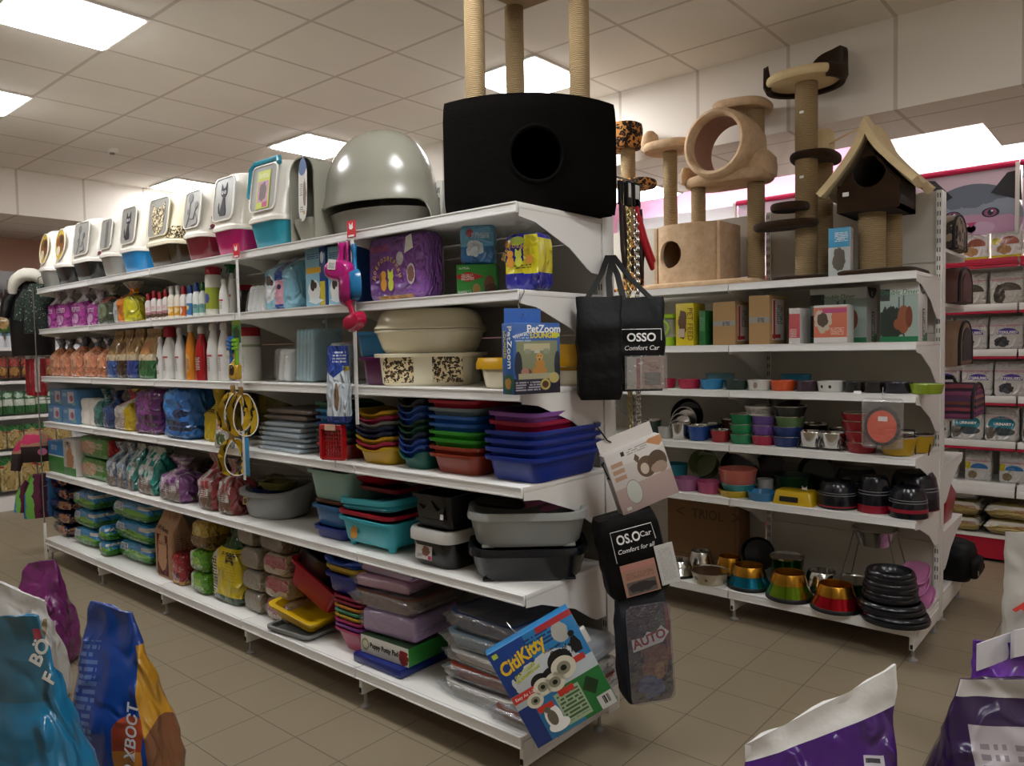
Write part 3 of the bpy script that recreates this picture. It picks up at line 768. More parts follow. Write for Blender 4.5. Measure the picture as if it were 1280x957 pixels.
# ---- second shelf from the top
pk_purple = paint('purple_pouch', '#b0409a', [('*', 'r', .5, .86, .6, .13, '#d8cdd6'), ('*', 'b', .6, .72, .3, .14, '#ece6ea'), ('*', 'e', .42, .2, .26, .12, '#d59ccb'), ('*', 'l', .5, .42, .3, .06, '#e9d7e6')], .18, .5)
G = 'purple foil pouches on the upper shelf'
for i, (a, b, tp) in enumerate([(60, 71, 362), (72, 92, 360), (93, 113, 358), (115, 132, 362)]):
    B(1, a, b, tp, pk_purple, ['narrow purple foil pouch at the far end of the second shelf', 'purple foil pouch with clear top, second from the far end', 'purple foil pouch with clear top, third from the far end', 'small purple foil pouch beside the dark green bag'][i], 'pouch', 'purple_pouch', d=.16, group=G, seed=i)
B(1, 124, 146, 357, paint('dark_green_bag', '#46503a', [('*', 'r', .5, .88, .6, .12, '#aeb3a2'), ('*', 'r', .55, .62, .25, .07, '#b63a34'), ('*', 'b', .45, .35, .35, .2, '#7f8f72')], .2, .5), 'dark green grey bag with red label beside the purple pouches', 'bag', 'litter_bag', d=.18, seed=4)
B(1, 148, 178, 352, paint('orange_yellow_bag', '#e07f1c', [('*', 'r', .16, .5, .17, .6, '#b9c0bd'), ('*', 'r', .82, .42, .2, .5, '#d8cf25'), ('*', 'r', .5, .93, .6, .1, '#d6c4b4'), ('*', 'r', .8, .72, .16, .08, '#55301c')], .2, .5), 'orange and yellow striped bag beside the shampoo bottles', 'bag', 'litter_bag', d=.18, seed=5)
c_red = plastic('#b3172a'); c_white = plastic('#e9e7e0'); c_blue = plastic('#1f4f9c'); c_green = plastic('#1f6e35'); c_black = plastic('#1a1a1a')
b_pinkw = paint('flower_print_bottle', '#e6dcd6', [('*', 'r', .5, .3, .6, .1, '#b87f86'), ('*', 'b', .5, .2, .6, .1, '#5d4a34'), ('*', 'l', .5, .55, .4, .08, '#c44a5c')], .3)
b_org = paint('orange_band_bottle', '#ece3cf', [('*', 'r', .5, .3, .6, .18, '#e0a12e'), ('*', 'b', .5, .32, .4, .12, '#f0dfae')], .3)
b_blue = paint('blue_band_bottle', '#dfe5e8', [('*', 'r', .5, .33, .6, .24, '#3f78b4'), ('*', 'b', .5, .4, .3, .1, '#e8d27a')], .3)
b_teal = paint('teal_band_bottle', '#e4e8e2', [('*', 'r', .5, .3, .6, .16, '#7db0a6'), ('*', 'l', .5, .42, .4, .08, '#3a5a8a')], .3)
b_redorg = paint('red_orange_bottle', '#e8e0da', [('*', 'r', .5, .28, .6, .2, '#d86a2a'), ('*', 'b', .4, .3, .3, .14, '#f0e6d8')], .3)
b_white = paint('white_label_bottle', '#ebe9e2', [('*', 'l', .45, .3, .25, .12, '#77766f'), ('*', 'r', .5, .46, .3, .03, '#b8343a')], .3)
b_greenw = paint('green_label_can', '#e8e6d8', [('*', 'r', .5, .42, .6, .26, '#a6b43a'), ('*', 'b', .5, .42, .3, .12, '#4b5aa0')], .35)
G = 'small shampoo bottles with red caps'
k = 0
for r_ in range(2):
    for c in range(4):
        y = .05+.062*r_; x = Xat(185+7.2*c+r_*2, y, ZA[1])+.02
        bottle('shampoo_bottle', 'white shampoo bottle with flower print and red cap, beside the orange striped bag', x, y, ZA[1], .027, .175+.012*((c+r_) % 2), b_pinkw, c_red, 'small', group=G); k += 1
for a, st, h, r, bmt, cp, lb, y in ((216, 'small', .2, .032, b_org, c_white, 'white capped bottle with yellow band, next to the red capped shampoos', .05), (224, 'small', .2, .032, b_org, c_white, 'white capped bottle with yellow band, beside the red and orange bottle', .055),
        (231, 'small', .19, .03, b_redorg, c_red, 'bottle with orange label and red cap between yellow and blue bottles', .05), (239, 'small', .19, .03, b_blue, c_blue, 'blue labelled bottle with blue cap on the second shelf', .05),
        (247, 'small', .2, .031, b_teal, c_blue, 'teal labelled bottle with blue cap on the second shelf', .05), (255, 'small', .2, .03, b_teal, c_green, 'teal labelled bottle with green cap beside the green can', .06), (259, 'small', .19, .024, b_white, c_white, 'slim white bottle just before the green can', .12),
        (268, 'can', .28, .045, b_greenw, c_red, 'wide white can with green label and red lid', .07), (281, 'tall', .2, .034, b_white, c_white, 'plain white bottle under the black spray bottle', .05),
        (274, 'spray', .31, .036, paint('black_spray_body', '#1c1d1b', [('*', 'r', .5, .4, .4, .1, '#c9c9c0')], .3), c_green, 'black spray bottle with green and white trigger', .2), (291, 'spray', .31, .036, b_white, c_green, 'white spray bottle with green trigger beside the hanging strip', .15)):
    bottle('shampoo_bottle' if st != 'spray' else 'spray_bottle', lb, Xat(a, y, ZA[1]), y, ZA[1], r, h, bmt, cp, st)
x = Xat(308, .3, ZA[1])
bottle('jar', 'dark jar with red lid at the back of the second shelf', x, .3, ZA[1], .05, .19, plastic('#3a3129'), c_red, 'can', 'jar')
# pads, nappies and packs
film = clear('film', '#ffffff', .2, .1, .06); film2 = clear('film_milky', '#f4f6f8', .2, .15, .09)
m_pad = mat('pad_white', '#e9eceb', .8, bump=(30, .2, .01)); m_padblue = mat('pad_blue', '#a9cfdc', .75, bump=(25, .3, .012)); m_padpale = mat('pad_pale_blue', '#c9dde2', .8, bump=(25, .3, .01))
def padpack(name, label, lv, pl, pr, pt, y0, d, inner, lean=0, group=None, filmm=None, base=None, n=4):
    a, b, h, z = slot(lv, pl, pr, pt, y0, base=base)
    t = T(name, label, 'pad pack', ((a+b)/2, y0+d/2, z), 0, group)
    w = b-a
    for i in range(n):
        q = (i+.5)/n-.5
        bm = box(w/n*.86, d*.86, h*.9, None, min(.02, w/n*.35), 3); wrinkle(bm, .004, 9, i)
        finish(bm, 'folded_pad', inner, t, (q*w*.94, 0, .004), (0, lean, 0))
    bm = bag(w, d, h, 'fold', wr=.006, seed=pl)
    if lean:
        for v in bm.verts: v.co.x += v.co.z*math.tan(lean)
    finish(bm, 'clear_wrap', filmm or film, t, ang=60)
    return t
padpack('pad_pack', 'slumped clear pack of white pads beside the light blue nappy bag', 1, 304, 331, 352, .06, .24, m_pad, .32)
B(1, 336, 379, 322, paint('nappy_bag', '#8cc3d6', [('*', 'r', .57, .5, .13, .7, '#1f4a94'), ('*', 'r', .58, .32, .14, .22, '#e0a8b8'), ('*', 'b', .25, .4, .2, .24, '#e8eef0'), ('*', 'b', .22, .55, .1, .1, '#5a5550'), ('*', 'b', .34, .5, .06, .06, '#4a4540'), ('*', 'l', .78, .8, .15, .03, '#2d4a7a'), ('*', 'l', .25, .82, .18, .03, '#2d4a7a'), ('*', 'r', .5, .95, .6, .05, '#e6eef0'), ('*', 'e', .57, .42, .07, .05, '#2a2f63')], .2, .35), 'crumpled light blue nappy bag with dark blue stripe', 'bag', 'nappy_bag', d=.26, top='fold', seed=3, wr=.008)
pt_box = paint('puppy_pad_box', '#8cc0d4', [('F', 'r', .86, .5, .15, .7, '#1c3f86'), ('F', 'r', .84, .22, .12, .2, '#d8c533'), ('F', 'b', .42, .28, .3, .2, '#eeeeea'), ('F', 'b', .36, .38, .12, .1, '#34302c'), ('F', 'b', .5, .36, .06, .06, '#34302c'), ('F', 'd', .5, .1, .4, .06, '#e6f0f2'), ('F', 'r', .42, .62, .36, .05, '#e4b22a'), ('F', 'l', .4, .85, .3, .05, '#234a8a'), ('F', 'e', .84, .82, .08, .1, '#cfe6f0'), ('S', 'r', .5, .5, .6, .7, '#2a5597')], .35)
for i, (a, b, tp) in enumerate([(383, 408, 309), (411, 432, 307)]):
    x0, x1, h, z = slot(1, a, b, tp, .04)
    cuboid('puppy_pad_box', ['light blue and navy puppy pad box with yellow strip, standing left of the magenta scoops', 'light blue puppy pad box partly hidden behind the magenta scoops'][i], 'box', x0, x1, .04, .28, z, h, pt_box, 'light blue puppy pad boxes')
x0, x1, h, z = slot(1, 449, 530, 292, .05)
t = T('nappy_pack', 'large violet pack of puppy pads with two cartoon pets', 'pack', ((x0+x1)/2, .05+.08, z))
w = x1-x0
bm = box(w, .15, h, None, .045, 5); bmesh.ops.subdivide_edges(bm, edges=bm.edges[:], cuts=2, use_grid_fill=True); wrinkle(bm, .004, 10, 3)
finish(bm, 'body', paint('violet_pack', '#8a4fa6', [('F', 'r', .1, .8, .3, .05, '#b0487c'), ('F', 'l', .25, .8, .35, .08, '#7d4d93'), ('F', 'r', .5, .04, .3, .05, '#c98a3a'), ('F', 'e', .6, .62, .06, .1, '#e6dfea')], .22, .5, bsc=14), t, ang=60)
vb = bmesh.new()
def flat(poly, y, mi, bm):
    n0 = len(bm.faces); add_prism(bm, poly, .001, 'y', (0, y, 0)); bm.faces.ensure_lookup_table()
    for f in bm.faces[n0:]: f.material_index = mi
yv = -.082
flat(ell(.022, .03, 16, -.075, .075), yv, 0, vb); flat(ell(.02, .02, 16, -.075, .115), yv-.001, 0, vb); flat(ell(.009, .018, 10, -.098, .108), yv-.002, 2, vb)
flat(ell(.02, .028, 16, -.02, .072), yv, 1, vb); flat(ell(.021, .018, 16, -.02, .108), yv-.001, 1, vb); flat([(-.04, .115), (-.038, .14), (-.02, .122)], yv-.002, 1, vb); flat([(0, .115), (-.002, .14), (-.02, .122)], yv-.002, 1, vb)
finish(vb, 'pet_drawing', [mat('print_orange', '#dd9a35', .5), mat('print_lime', '#cfd44a', .5), mat('print_brown', '#8a5523', .5)], t, smooth=False)
m_gold = mat('print_gold', '#e8bd3a', .5)
for i, ch in enumerate('ДОБРОЗВЕРИКИ'):
    a = PI*(.93-.86*i/11); txt(ch, .026, m_gold, t, (-.048+.1*math.cos(a), yv-.002, .085+.1*math.sin(a)), (PI/2, -(a-PI/2), 0))
finish(prism(ell(.03, .045, 20, .13, .11), .001, 'y'), 'round_picture', paint('round_pic', '#d9c9cf', [('*', 'b', .5, .5, .4, .4, '#8a5a50')], .5), t, (0, yv, 0), smooth=False)
finish(prism([(.085, .2), (.15, .22), (.14, .28), (.1, .27)], .001, 'y'), 'size_sticker', WHITE, t, (0, yv, 0), smooth=False)
h = Zt(600, 331, .2)-ZA[1]; z = ZA[1]; gx = Xat(600, .22, z)
cuboid('green_pad_box', 'green box with two dogs and a red flash, under the blue nappy pack', 'box', gx-.085, gx+.085, .16, .26, z, h, paint('green_dog_box', '#3b9a3f', [('F', 'd', .3, .62, .4, .16, '#c22b2b'), ('F', 'l', .28, .6, .16, .1, '#f0e0da'), ('F', 'e', .82, .35, .13, .3, '#7d4a2c'), ('F', 'e', .86, .2, .16, .2, '#5a3320'), ('F', 'e', .5, .22, .1, .18, '#b08a4a'), ('F', 'l', .2, .9, .14, .04, '#e8f0e0'), ('F', 'l', .2, .14, .16, .05, '#e8f0e0')], .35), rz=.62)
hb = h
h2 = Zt(603, 281, .22)-z-hb
solo('nappy_pack', 'light blue pet nappy pack lying on the green box', 'pack', pack(.16, .1, h2, .005, 2, fin=0), paint('nappy_pack_blue', '#6fb2d6', [('F', 'r', .5, .2, .7, .24, '#2f77b5'), ('F', 'b', .45, .4, .26, .2, '#dce9ef'), ('F', 'e', .3, .78, .1, .1, '#c04a56'), ('F', 'l', .6, .72, .26, .07, '#e6eef2')], .22, .3), (gx+.005, .215, z+hb), rz=.55, ang=60)
x0, x1, h, z = slot(1, 629, 666, 290, .06)
t = T('nappy_pack', 'navy and yellow pack of puppy nappies at the near end of the second shelf', 'pack', ((x0+x1)/2, .13, z), .15)
finish(pack(x1-x0, .12, h, .004, 6, fin=0, sq=7), 'body', paint('navy_yellow_pack', '#23249a', [('F', 'r', .88, .62, .3, .34, '#e2d51d'), ('F', 'r', .4, .4, .8, .1, '#e2d51d'), ('F', 'l', .55, .4, .25, .04, '#5a5a30'), ('F', 'e', .38, .86, .22, .08, '#b8cf4a'), ('F', 'e', .12, .82, .1, .07, '#dfa02e'), ('S', 'r', .5, .6, .6, .3, '#e2d51d')], .2, .3), t, ang=60)
yv = -.064
for i in range(9):
    a = PI*(.95-.8*i/8); txt('ДОБРОЗВЕР'[i], .02, m_gold, t, (-.02+.055*math.cos(a), yv, h*.52+.055*math.sin(a)), (PI/2, -(a-PI/2), 0))
vb = bmesh.new()
flat(ell(.016, .022, 14, -.045, h*.5), yv, 0, vb); flat(ell(.014, .014, 14, -.045, h*.5+.03), yv-.001, 0, vb); flat(ell(.016, .02, 14, -.008, h*.5), yv, 1, vb); flat(ell(.015, .013, 14, -.008, h*.5+.026), yv-.001, 1, vb); flat([(-.022, h*.5+.032), (-.02, h*.5+.05), (-.008, h*.5+.038)], yv-.002, 1, vb); flat([(.006, h*.5+.032), (.004, h*.5+.05), (-.008, h*.5+.038)], yv-.002, 1, vb); flat(ell(.018, .018, 14, .04, h*.5+.005), yv, 0, vb)
finish(vb, 'pet_drawing', [M['print_orange'], M['print_lime']], t, smooth=False)

# ---- third shelf
pk_fish = paint('salmon_bag', '#e08f66', [('*', 'r', .5, .88, .6, .13, '#6f7584'), ('*', 'b', .4, .9, .3, .06, '#e9e4e0'), ('*', 'b', .5, .4, .34, .26, '#e9a47c'), ('*', 'l', .5, .18, .3, .08, '#b05a3a'), ('*', 'r', .05, .4, .1, .5, '#c9a79a')], .2, .5)
G = 'salmon coloured litter bags on the third shelf'
for i, (a, b, tp, y0) in enumerate([(60, 75, 424, .03), (77, 90, 424, .03), (84, 96, 424, .2), (94, 108, 421, .03), (111, 126, 421, .03), (128, 140, 423, .03)]):
    B(2, a, b, tp, pk_fish, ['salmon orange litter bag at the far end of the third shelf', 'salmon orange litter bag, second from the far end', 'salmon orange litter bag standing behind the front row', 'salmon orange litter bag, third of the front row from the far end', 'salmon orange litter bag, fourth of the front row from the far end', 'salmon orange litter bag next to the tan bags'][i], d=.15, y0=y0, group=G, seed=20+i)
def tan(key, low, mid): return paint(key, '#c39a5e', [('*', 'r', .5, .16, .6, .2, low), ('*', 'e', .5, .62, .26, .14, mid), ('*', 'l', .5, .86, .3, .05, '#7a5427'), ('*', 'r', .5, .42, .6, .06, '#d8c3a0')], .3, .45)
for i, (a, b, tp, lo, mi, lb) in enumerate([(140, 152, 414, '#355a9a', '#9a7a4a', 'tan bag with blue foot beside the salmon bags'), (153, 165, 412, '#3a2518', '#6f4a2a', 'tan bag with dark brown foot'), (166, 178, 411, '#27408c', '#a87c46', 'tan bag with deep blue foot'), (180, 200, 411, '#2c6a34', '#c98a52', 'wide tan bag with green foot beside the white bottles')]):
    B(2, a, b, tp, tan('tan_bag_%d' % i, lo, mi), lb, d=.16, top='crimp', seed=40+i)
b_wlab = paint('white_detergent', '#eceae4', [('*', 'l', .4, .36, .22, .16, '#6a4a44'), ('*', 'r', .5, .5, .28, .02, '#b84a4a')], .28)
b_or = paint('orange_detergent', '#e08a1e', [('*', 'e', .5, .36, .3, .2, '#e9b26a'), ('*', 'l', .5, .34, .24, .12, '#8a4a1a')], .25)
b_rd = paint('red_detergent', '#b3151f', [('*', 'r', .5, .36, .3, .16, '#8a0f18'), ('*', 'l', .5, .36, .26, .14, '#e6c9c0')], .25)
for a, st, h, r, bmt, cp, lb, y in ((203, 'tall', .27, .036, paint('white_dog_bottle', '#e9e7e1', [('*', 'b', .45, .5, .25, .12, '#1e1e1e'), ('*', 'l', .45, .2, .25, .05, '#444444')], .3), c_white, 'slim white bottle with black dog print beside the tan bag', .05), (214, 'jug', .33, .06, b_wlab, c_red, 'white detergent jug with handle and red cap', .07), (227, 'tall', .32, .042, b_wlab, c_white, 'white detergent bottle between red cap jug and orange bottle', .05),
        (241, 'tall', .335, .044, b_or, c_white, 'orange detergent bottle with white cap', .05), (254, 'tall', .32, .048, b_rd, c_white, 'red detergent bottle with white cap', .05), (269, 'tall', .335, .05, b_wlab, c_white, 'white detergent bottle right of the red one', .05), (282, 'tall', .335, .046, b_wlab, c_white, 'white detergent bottle behind the hanging toothbrush card', .06), (312, 'can', .3, .07, paint('white_green_can', '#e8e6dc', [('*', 'r', .5, .78, .6, .03, '#9fae8a'), ('*', 'l', .5, .4, .3, .2, '#b9b6aa')], .35), c_red, 'big white canister with red cap at the bay joint', .14)):
    bottle('detergent_bottle' if st != 'can' else 'canister', lb, Xat(a, y, ZA[2]), y, ZA[2], r, h, bmt, cp, st)
padpack('pad_pack', 'small clear pad pack with barcode at the back of the third shelf', 2, 338, 352, 432, .26, .12, m_pad, .15, n=2)
padpack('pad_pack', 'low white pad pack in front of the light blue pads', 2, 345, 361, 432, .08, .2, m_pad, .22, n=2)
padpack('pad_pack', 'tall stack of light blue pads in clear film on the third shelf', 2, 360, 384, 405, .1, .22, m_padblue, .08, n=5)
x0, x1, h, z = slot(2, 395, 412, 430, .06)
solo('pad_pack', 'white and blue printed pad pack leaning beside the light blue pads', 'pad pack', bag(x1-x0, .1, h, 'block', wr=.004, seed=5), paint('pad_pack_print', '#d8e4e8', [('*', 'l', .5, .76, .4, .14, '#3d6f9a'), ('*', 'b', .45, .42, .4, .1, '#5aa8bc'), ('*', 'r', .5, .12, .5, .1, '#b9d4dc'), ('*', 'e', .68, .16, .12, .05, '#1f3f5a')], .3, .2), ((x0+x1)/2+.03, .14, z), rot=(0, .16, 0), ang=60)
def TR(lv, pl, pr, pt, col, label, y0=.03, d=.4, base=None, h=None, group=None, mt=None, name='litter_tray', cat='litter tray', yo=0, **kw):
    a, b, hh_, z = slot(lv, pl, pr, pt, y0, base=base, yo=yo)
    return traything(label, (a+b)/2, y0+d/2, z, b-a, d, h or hh_, col, group=group, mt=mt, name=name, cat=cat, **kw), z+(h or hh_)
_, zt = TR(2, 444, 488, 446, '#6d1a57', 'dark purple tray under the sky blue tray on the third shelf', d=.34, y0=.04)
TR(2, 437, 482, 414, '#2d8fc4', 'sky blue tray stacked on the dark purple tray', d=.34, y0=.04, base=zt+.001)
h = Zt(540, 441, .05)-ZA[2]; z = ZA[2]; cxl = Xat(541, .235, z); a, b = -.235, .235
t = T('litter_tray', 'cream tray with leopard print sides under the covered cream bowl', 'litter tray', (cxl, .235, z), .55)
w = b-a; finish(tray(w, .36, h, tp=.86, r=.07, rw=.02), 'basin', m_cream, t)
for s in (-1, 1):
    bm = bmesh.new(); k0, k1 = w/2*.81, w/2*.87
    P = lambda x, f: (s*x, -(.18*.86+(.18-.02-.18*.86)*f)-.0025, .014+(h-.03)*f)
    g_ = [[P(w*.09+(k0-.012-w*.09)*i/8, f/4) for i in range(9)] for f in range(5)]
    vv = [[bm.verts.new(q) for q in r_] for r_ in g_]
    for r0, r1 in zip(vv, vv[1:]):
        for i in range(8): bm.faces.new((r0[i], r0[i+1], r1[i+1], r1[i]))
    finish(bm, 'leopard_print', m_leo, t)
zl = z+h
h = min(Zt(540, 379, .2), 1.832)-zl; a, b = -.245, .245
t = T('covered_litter_box', 'glossy cream oval litter box with domed lid, stacked on the leopard tray', 'litter box', (cxl-.01, .24, zl+.001), .55)
w = b-a; d = .38; h1 = h*.52
finish(loft([zr(selli(w/2*.8, d/2*.8, 3.2), 0), zr(selli(w/2*.86, d/2*.86, 3.2), .02), zr(selli(w/2*.96, d/2*.96, 3.2), h1-.015), zr(selli(w/2, d/2, 3.2), h1-.01), zr(selli(w/2, d/2, 3.2), h1)]), 'basin', m_cream, t, ang=50)
finish(loft([zr(selli(w/2*1.0, d/2*1.0, 3.2), h1+.003), zr(selli(w/2*1.01, d/2*1.01, 3.2), h1+.008), zr(selli(w/2*.97, d/2*.97, 3.2), h1+.02), *[zr(selli(w/2*(.62+.33*math.cos(q)**.7), d/2*(.62+.33*math.cos(q)**.7), 3), h1+.02+(h-h1-.02)*math.sin(q)) for q in [i*PI/20 for i in range(1, 10)]], zr(selli(w/2*.6, d/2*.6, 2.8), h)]), 'lid', m_cream, t, ang=50)
def rimtray(label, pl, pr, pt, y0, d, colb, colr, lv=2, rh=.045):
    a, b, h, z = slot(lv, pl, pr, pt, y0)
    t = T('litter_tray', label, 'litter tray', ((a+b)/2, y0+d/2, z)); w = b-a
    finish(tray(w*.97, d*.97, h-rh*.4, tp=.8, rw=.008, r=.08), 'basin', colb, t)
    finish(loft([zr(rrect(w/2*.97, d/2*.97, .08), h-rh), zr(rrect(w/2+.004, d/2+.004, .085), h-rh), zr(rrect(w/2+.004, d/2+.004, .085), h-rh*.5), zr(rrect(w/2*.97, d/2*.97, .08), h), zr(rrect(w/2*.88, d/2*.86, .07), h-.004), zr(rrect(w/2*.86, d/2*.84, .07), h-rh*1.2), zr(rrect(w/2*.9, d/2*.9, .07), h-rh*1.2)], False, False), 'clip_on_rim', colr, t)
    return t
m_yel = plastic('#e2ac17', .25)
rimtray('cream tray with yellow rim behind the hanging blue box', 586, 642, 447, .03, .27, m_cream, m_yel)
rimtray('cream tray with high yellow rim at the near end of the third shelf', 674, 728, 430, .32, .22, m_cream, m_yel, rh=.09)

# ---- fourth shelf
a, b, h, z = slot(3, 60, 98, 487, .03)
mt_ = paint('blue_carton', '#4f86b4', [('F', 'r', .62, .55, .2, .34, '#c9c2c9'), ('F', 'e', .66, .5, .12, .2, '#a45a6a'), ('F', 'l', .2, .7, .14, .1, '#d6e2ec'), ('F', 'e', .8, .2, .1, .12, '#7fae8c')], .4)
w = (b-a)/2
for i in range(4):
    cuboid('blue_carton', ['lower blue carton at the far end of the fourth shelf', 'lower blue carton beside the white bags', 'upper blue carton at the far end of the fourth shelf', 'upper blue carton beside the white bags'][i], 'box', a+w*(i % 2)+.004, a+w*(i % 2+1)-.004, .03, .26, z+(i//2)*(h/2+.001), h/2, mt_, 'blue cartons stacked two by two')
m_wbag = mat('white_fluffy_bag', '#e3ded4', .6, bump=(8, .5, .03))
a, b, h, z = slot(3, 98, 120, 500, .03)
for i in range(2): solo('white_bag', ['rounded white bag in front, left of its twin', 'rounded white bag in front, beside the green bag'][i], 'bag', bag((b-a)*.5, .15, h, 'block', wr=.012, seed=60+i), m_wbag, (a+(b-a)*(.27+.48*i), .12, z), ang=60)
solo('white_bag', 'white pinkish bag tilted behind the two rounded white bags', 'bag', bag((b-a)*.7, .14, h*1.4, 'gather', wr=.012, seed=63), mat('white_pink_bag', '#ddcfc6', .6, bump=(8, .5, .03)), (a+(b-a)*.5, .3, z), ang=60)
B(3, 121, 134, 486, paint('green_bag', '#2f6b62', [('*', 'b', .5, .5, .4, .3, '#4c8f86'), ('*', 'l', .5, .75, .3, .08, '#cfe0d8')], .2, .5), 'glossy teal green bag beside the white bags', seed=64, d=.18)
B(3, 135, 150, 488, paint('navy_bag', '#25406e', [('*', 'b', .5, .5, .4, .3, '#38598c')], .2, .5), 'dark blue folded bag before the red topped bag', seed=65, d=.18)
B(3, 150, 176, 486, paint('white_red_yellow_bag', '#d9d2c6', [('*', 'd', .25, .86, .5, .3, '#b81f3c'), ('*', 'r', .92, .5, .24, .6, '#d4b51e'), ('*', 'e', .35, .4, .3, .2, '#cfc6ba'), ('*', 'l', .4, .2, .3, .12, '#8a5a4a')], .22, .5), 'white bag with red top and yellow side', seed=66, d=.22)
pk_vio = paint('violet_bag', '#6a2a72', [('*', 'b', .5, .6, .3, .2, '#8a4492'), ('*', 'r', .72, .38, .2, .06, '#3a1a44'), ('*', 'r', .72, .22, .2, .05, '#3a1a44')], .2, .6)
B(3, 181, 214, 488, pk_vio, 'plump violet bag on the fourth shelf', seed=67, d=.26, top='block', wr=.018)
B(3, 221, 257, 486, paint('blue_cat_bag', '#2471bf', [('*', 'b', .3, .72, .34, .2, '#3f8fd8'), ('*', 'r', .62, .3, .3, .05, '#16355e'), ('*', 'r', .66, .2, .3, .04, '#16355e'), ('*', 'b', .7, .5, .2, .1, '#16355e')], .18, .6), 'bright blue bulging bag on the fourth shelf', seed=68, d=.28, top='block', wr=.02)
t = B(3, 260, 283, 485, paint('yellow_card', '#d4b51c', [('*', 'l', .5, .62, .34, .1, '#7a6a18')], .35, .3), 'yellow flask shaped bag with writing beside the blue bag', seed=69, d=.12, top='gather', neck=.7, flare=.3, y0=.06)
txt('Цеол', .045, BLACK, t, (0, -.062, .19), rot=(PI/2, .15, 0))
solo('plaid_bag', 'dim grey bag standing behind the hanging collars', 'bag', bag(.2, .14, .24, 'fold', seed=70), paint('dim_bag', '#8a8a7a', [('*', 'r', .7, .6, .2, .4, '#a0822a'), ('*', 'l', .3, .5, .2, .3, '#5a5a50')], .4, .3), (Xat(302, .34, ZA[3]), .36, ZA[3]), ang=60)
solo('plaid_bag', 'dim olive bag at the back of the fourth shelf', 'bag', bag(.3, .12, .26, 'block', seed=71), paint('olive_bag', '#6b6232', [('*', 'r', .3, .5, .12, .6, '#8a7a2c')], .4, .3), (Xat(345, .42, ZA[3]), .44, ZA[3]), ang=60)
m_sheet = mat('pale_blue_sheet', '#b4c8d4', .5, bump=(20, .4, .02)); m_brsheet = mat('brown_sheet', '#5c4238', .5, bump=(20, .4, .02))
zz = ZA[3]; a = Xat(318, .04, zz); b = Xat(380, .04, zz)
for i in range(6):
    w = (b-a)*(1-.03*i)*.95; hh_ = .024
    lb = 'flat clear packet of pale blue nappies, %s of the pile under the brown packets' % ['bottom', 'second', 'third', 'fourth', 'fifth', 'topmost'][i]
    t = T('nappy_packet', lb, 'packet', ((a+b)/2+.01*(i % 2), .22+.008*(i % 3), zz+i*(hh_+.002)), .05*((i % 3)-1), 'flat clear packets of pale blue nappies')
    finish(wrinkle(box(w*.92, .34, hh_*.8, None, .008, 3), .002, 14, i), 'folded_nappies', m_sheet, t)
    finish(pack(w, .38, hh_, .004, 80+i, fin=.02), 'clear_wrap', film, t, ang=60)
zt = zz+6*.026
for i in range(2):
    t = T('nappy_packet', ['flat clear packet of brown pads on the pale blue pile', 'flat clear packet of brown pads, topmost of the pile'][i], 'packet', ((a+b)/2-.02+.03*i, .26, zt+i*.034), .04*i, 'flat clear packets of brown pads')
    finish(wrinkle(box((b-a)*.8, .3, .026, None, .009, 3), .002, 14, i), 'folded_pads', m_brsheet, t)
    finish(pack((b-a)*.86, .34, .032, .004, 90+i, fin=.02), 'clear_wrap', film, t, ang=60)
def stack(lv, pl, pr, pb, ptop, cols, labels, group, y0=.03, d=.34, h=.07, dip=0, wave=0, rz=0, tp=.8, r=.05, offx=0, base=None):
    a, b, _, z = slot(lv, pl, pr, ptop, y0, base=base)
    H = Zt((pl+pr)/2, ptop, y0)-z; n = len(cols); s = (H-h)/(n-1)
    for i, c in enumerate(cols):
        traything(labels[i], (a+b)/2+offx*((i*7) % 3-1), y0+d/2, z+s*i, b-a, d, h, c, rz, group, dip=dip, wave=wave, tp=tp, r=r, th=.003, lip=.009)
def names(cols, base, where):
    nm = {'#': ''}; out = []
    n = len(cols); o = ['bottom one', 'second up', 'third up', 'fourth up', 'fifth up', 'sixth up', 'seventh up', 'eighth up', 'ninth up']
    for i, (c, w) in enumerate(cols):
        out.append('%s %s, %s in the stack %s' % (w, base, 'topmost' if i == n-1 else o[i], where))
    return [c for c, w in cols], out
c_, l_ = names([('#8a1f26', 'red'), ('#3a2a2a', 'dark brown'), ('#1d5a4a', 'dark green'), ('#1f4f8a', 'blue'), ('#2b6aa8', 'blue'), ('#3a86c0', 'light blue'), ('#1f6a48', 'green')], 'small tray', 'behind the hanging red grid scoop')
stack(3, 392, 432, 0, 503, c_, l_, 'small trays stacked behind the red scoop', d=.3, h=.075, r=.04)
c_, l_ = names([('#d9ae1c', 'yellow'), ('#b8244a', 'pink red'), ('#d9a81c', 'yellow'), ('#1c2c50', 'navy'), ('#1c2a48', 'navy'), ('#8a8a88', 'grey'), ('#b82a58', 'pink'), ('#dcb01e', 'yellow')], 'tray with dipped front', 'left of the wavy trays')
stack(3, 440, 486, 0, 512, c_, l_, 'dipped trays in the yellow footed stack', d=.34, h=.085, dip=.02)
c_, l_ = names([('#12695e', 'teal'), ('#2450a8', 'blue'), ('#2450a8', 'royal blue'), ('#2a3a5a', 'slate blue'), ('#164a34', 'dark green'), ('#14402e', 'dark green'), ('#2450a8', 'blue'), ('#2a56a8', 'blue'), ('#2c3038', 'black')], 'tray with wavy front', 'beside the dipped trays')
stack(3, 493, 527, 0, 498, c_, l_, 'wavy trays in the teal footed stack', d=.34, h=.08, dip=.03)
c_, l_ = names([('#a03a22', 'rust red'), ('#a8402a', 'rust red'), ('#2f9a24', 'green'), ('#3aa82c', 'green'), ('#2468c0', 'blue'), ('#2468c0', 'blue'), ('#7d9298', 'grey blue'), ('#c2183a', 'red')], 'rectangular tray', 'left of the big blue trays')
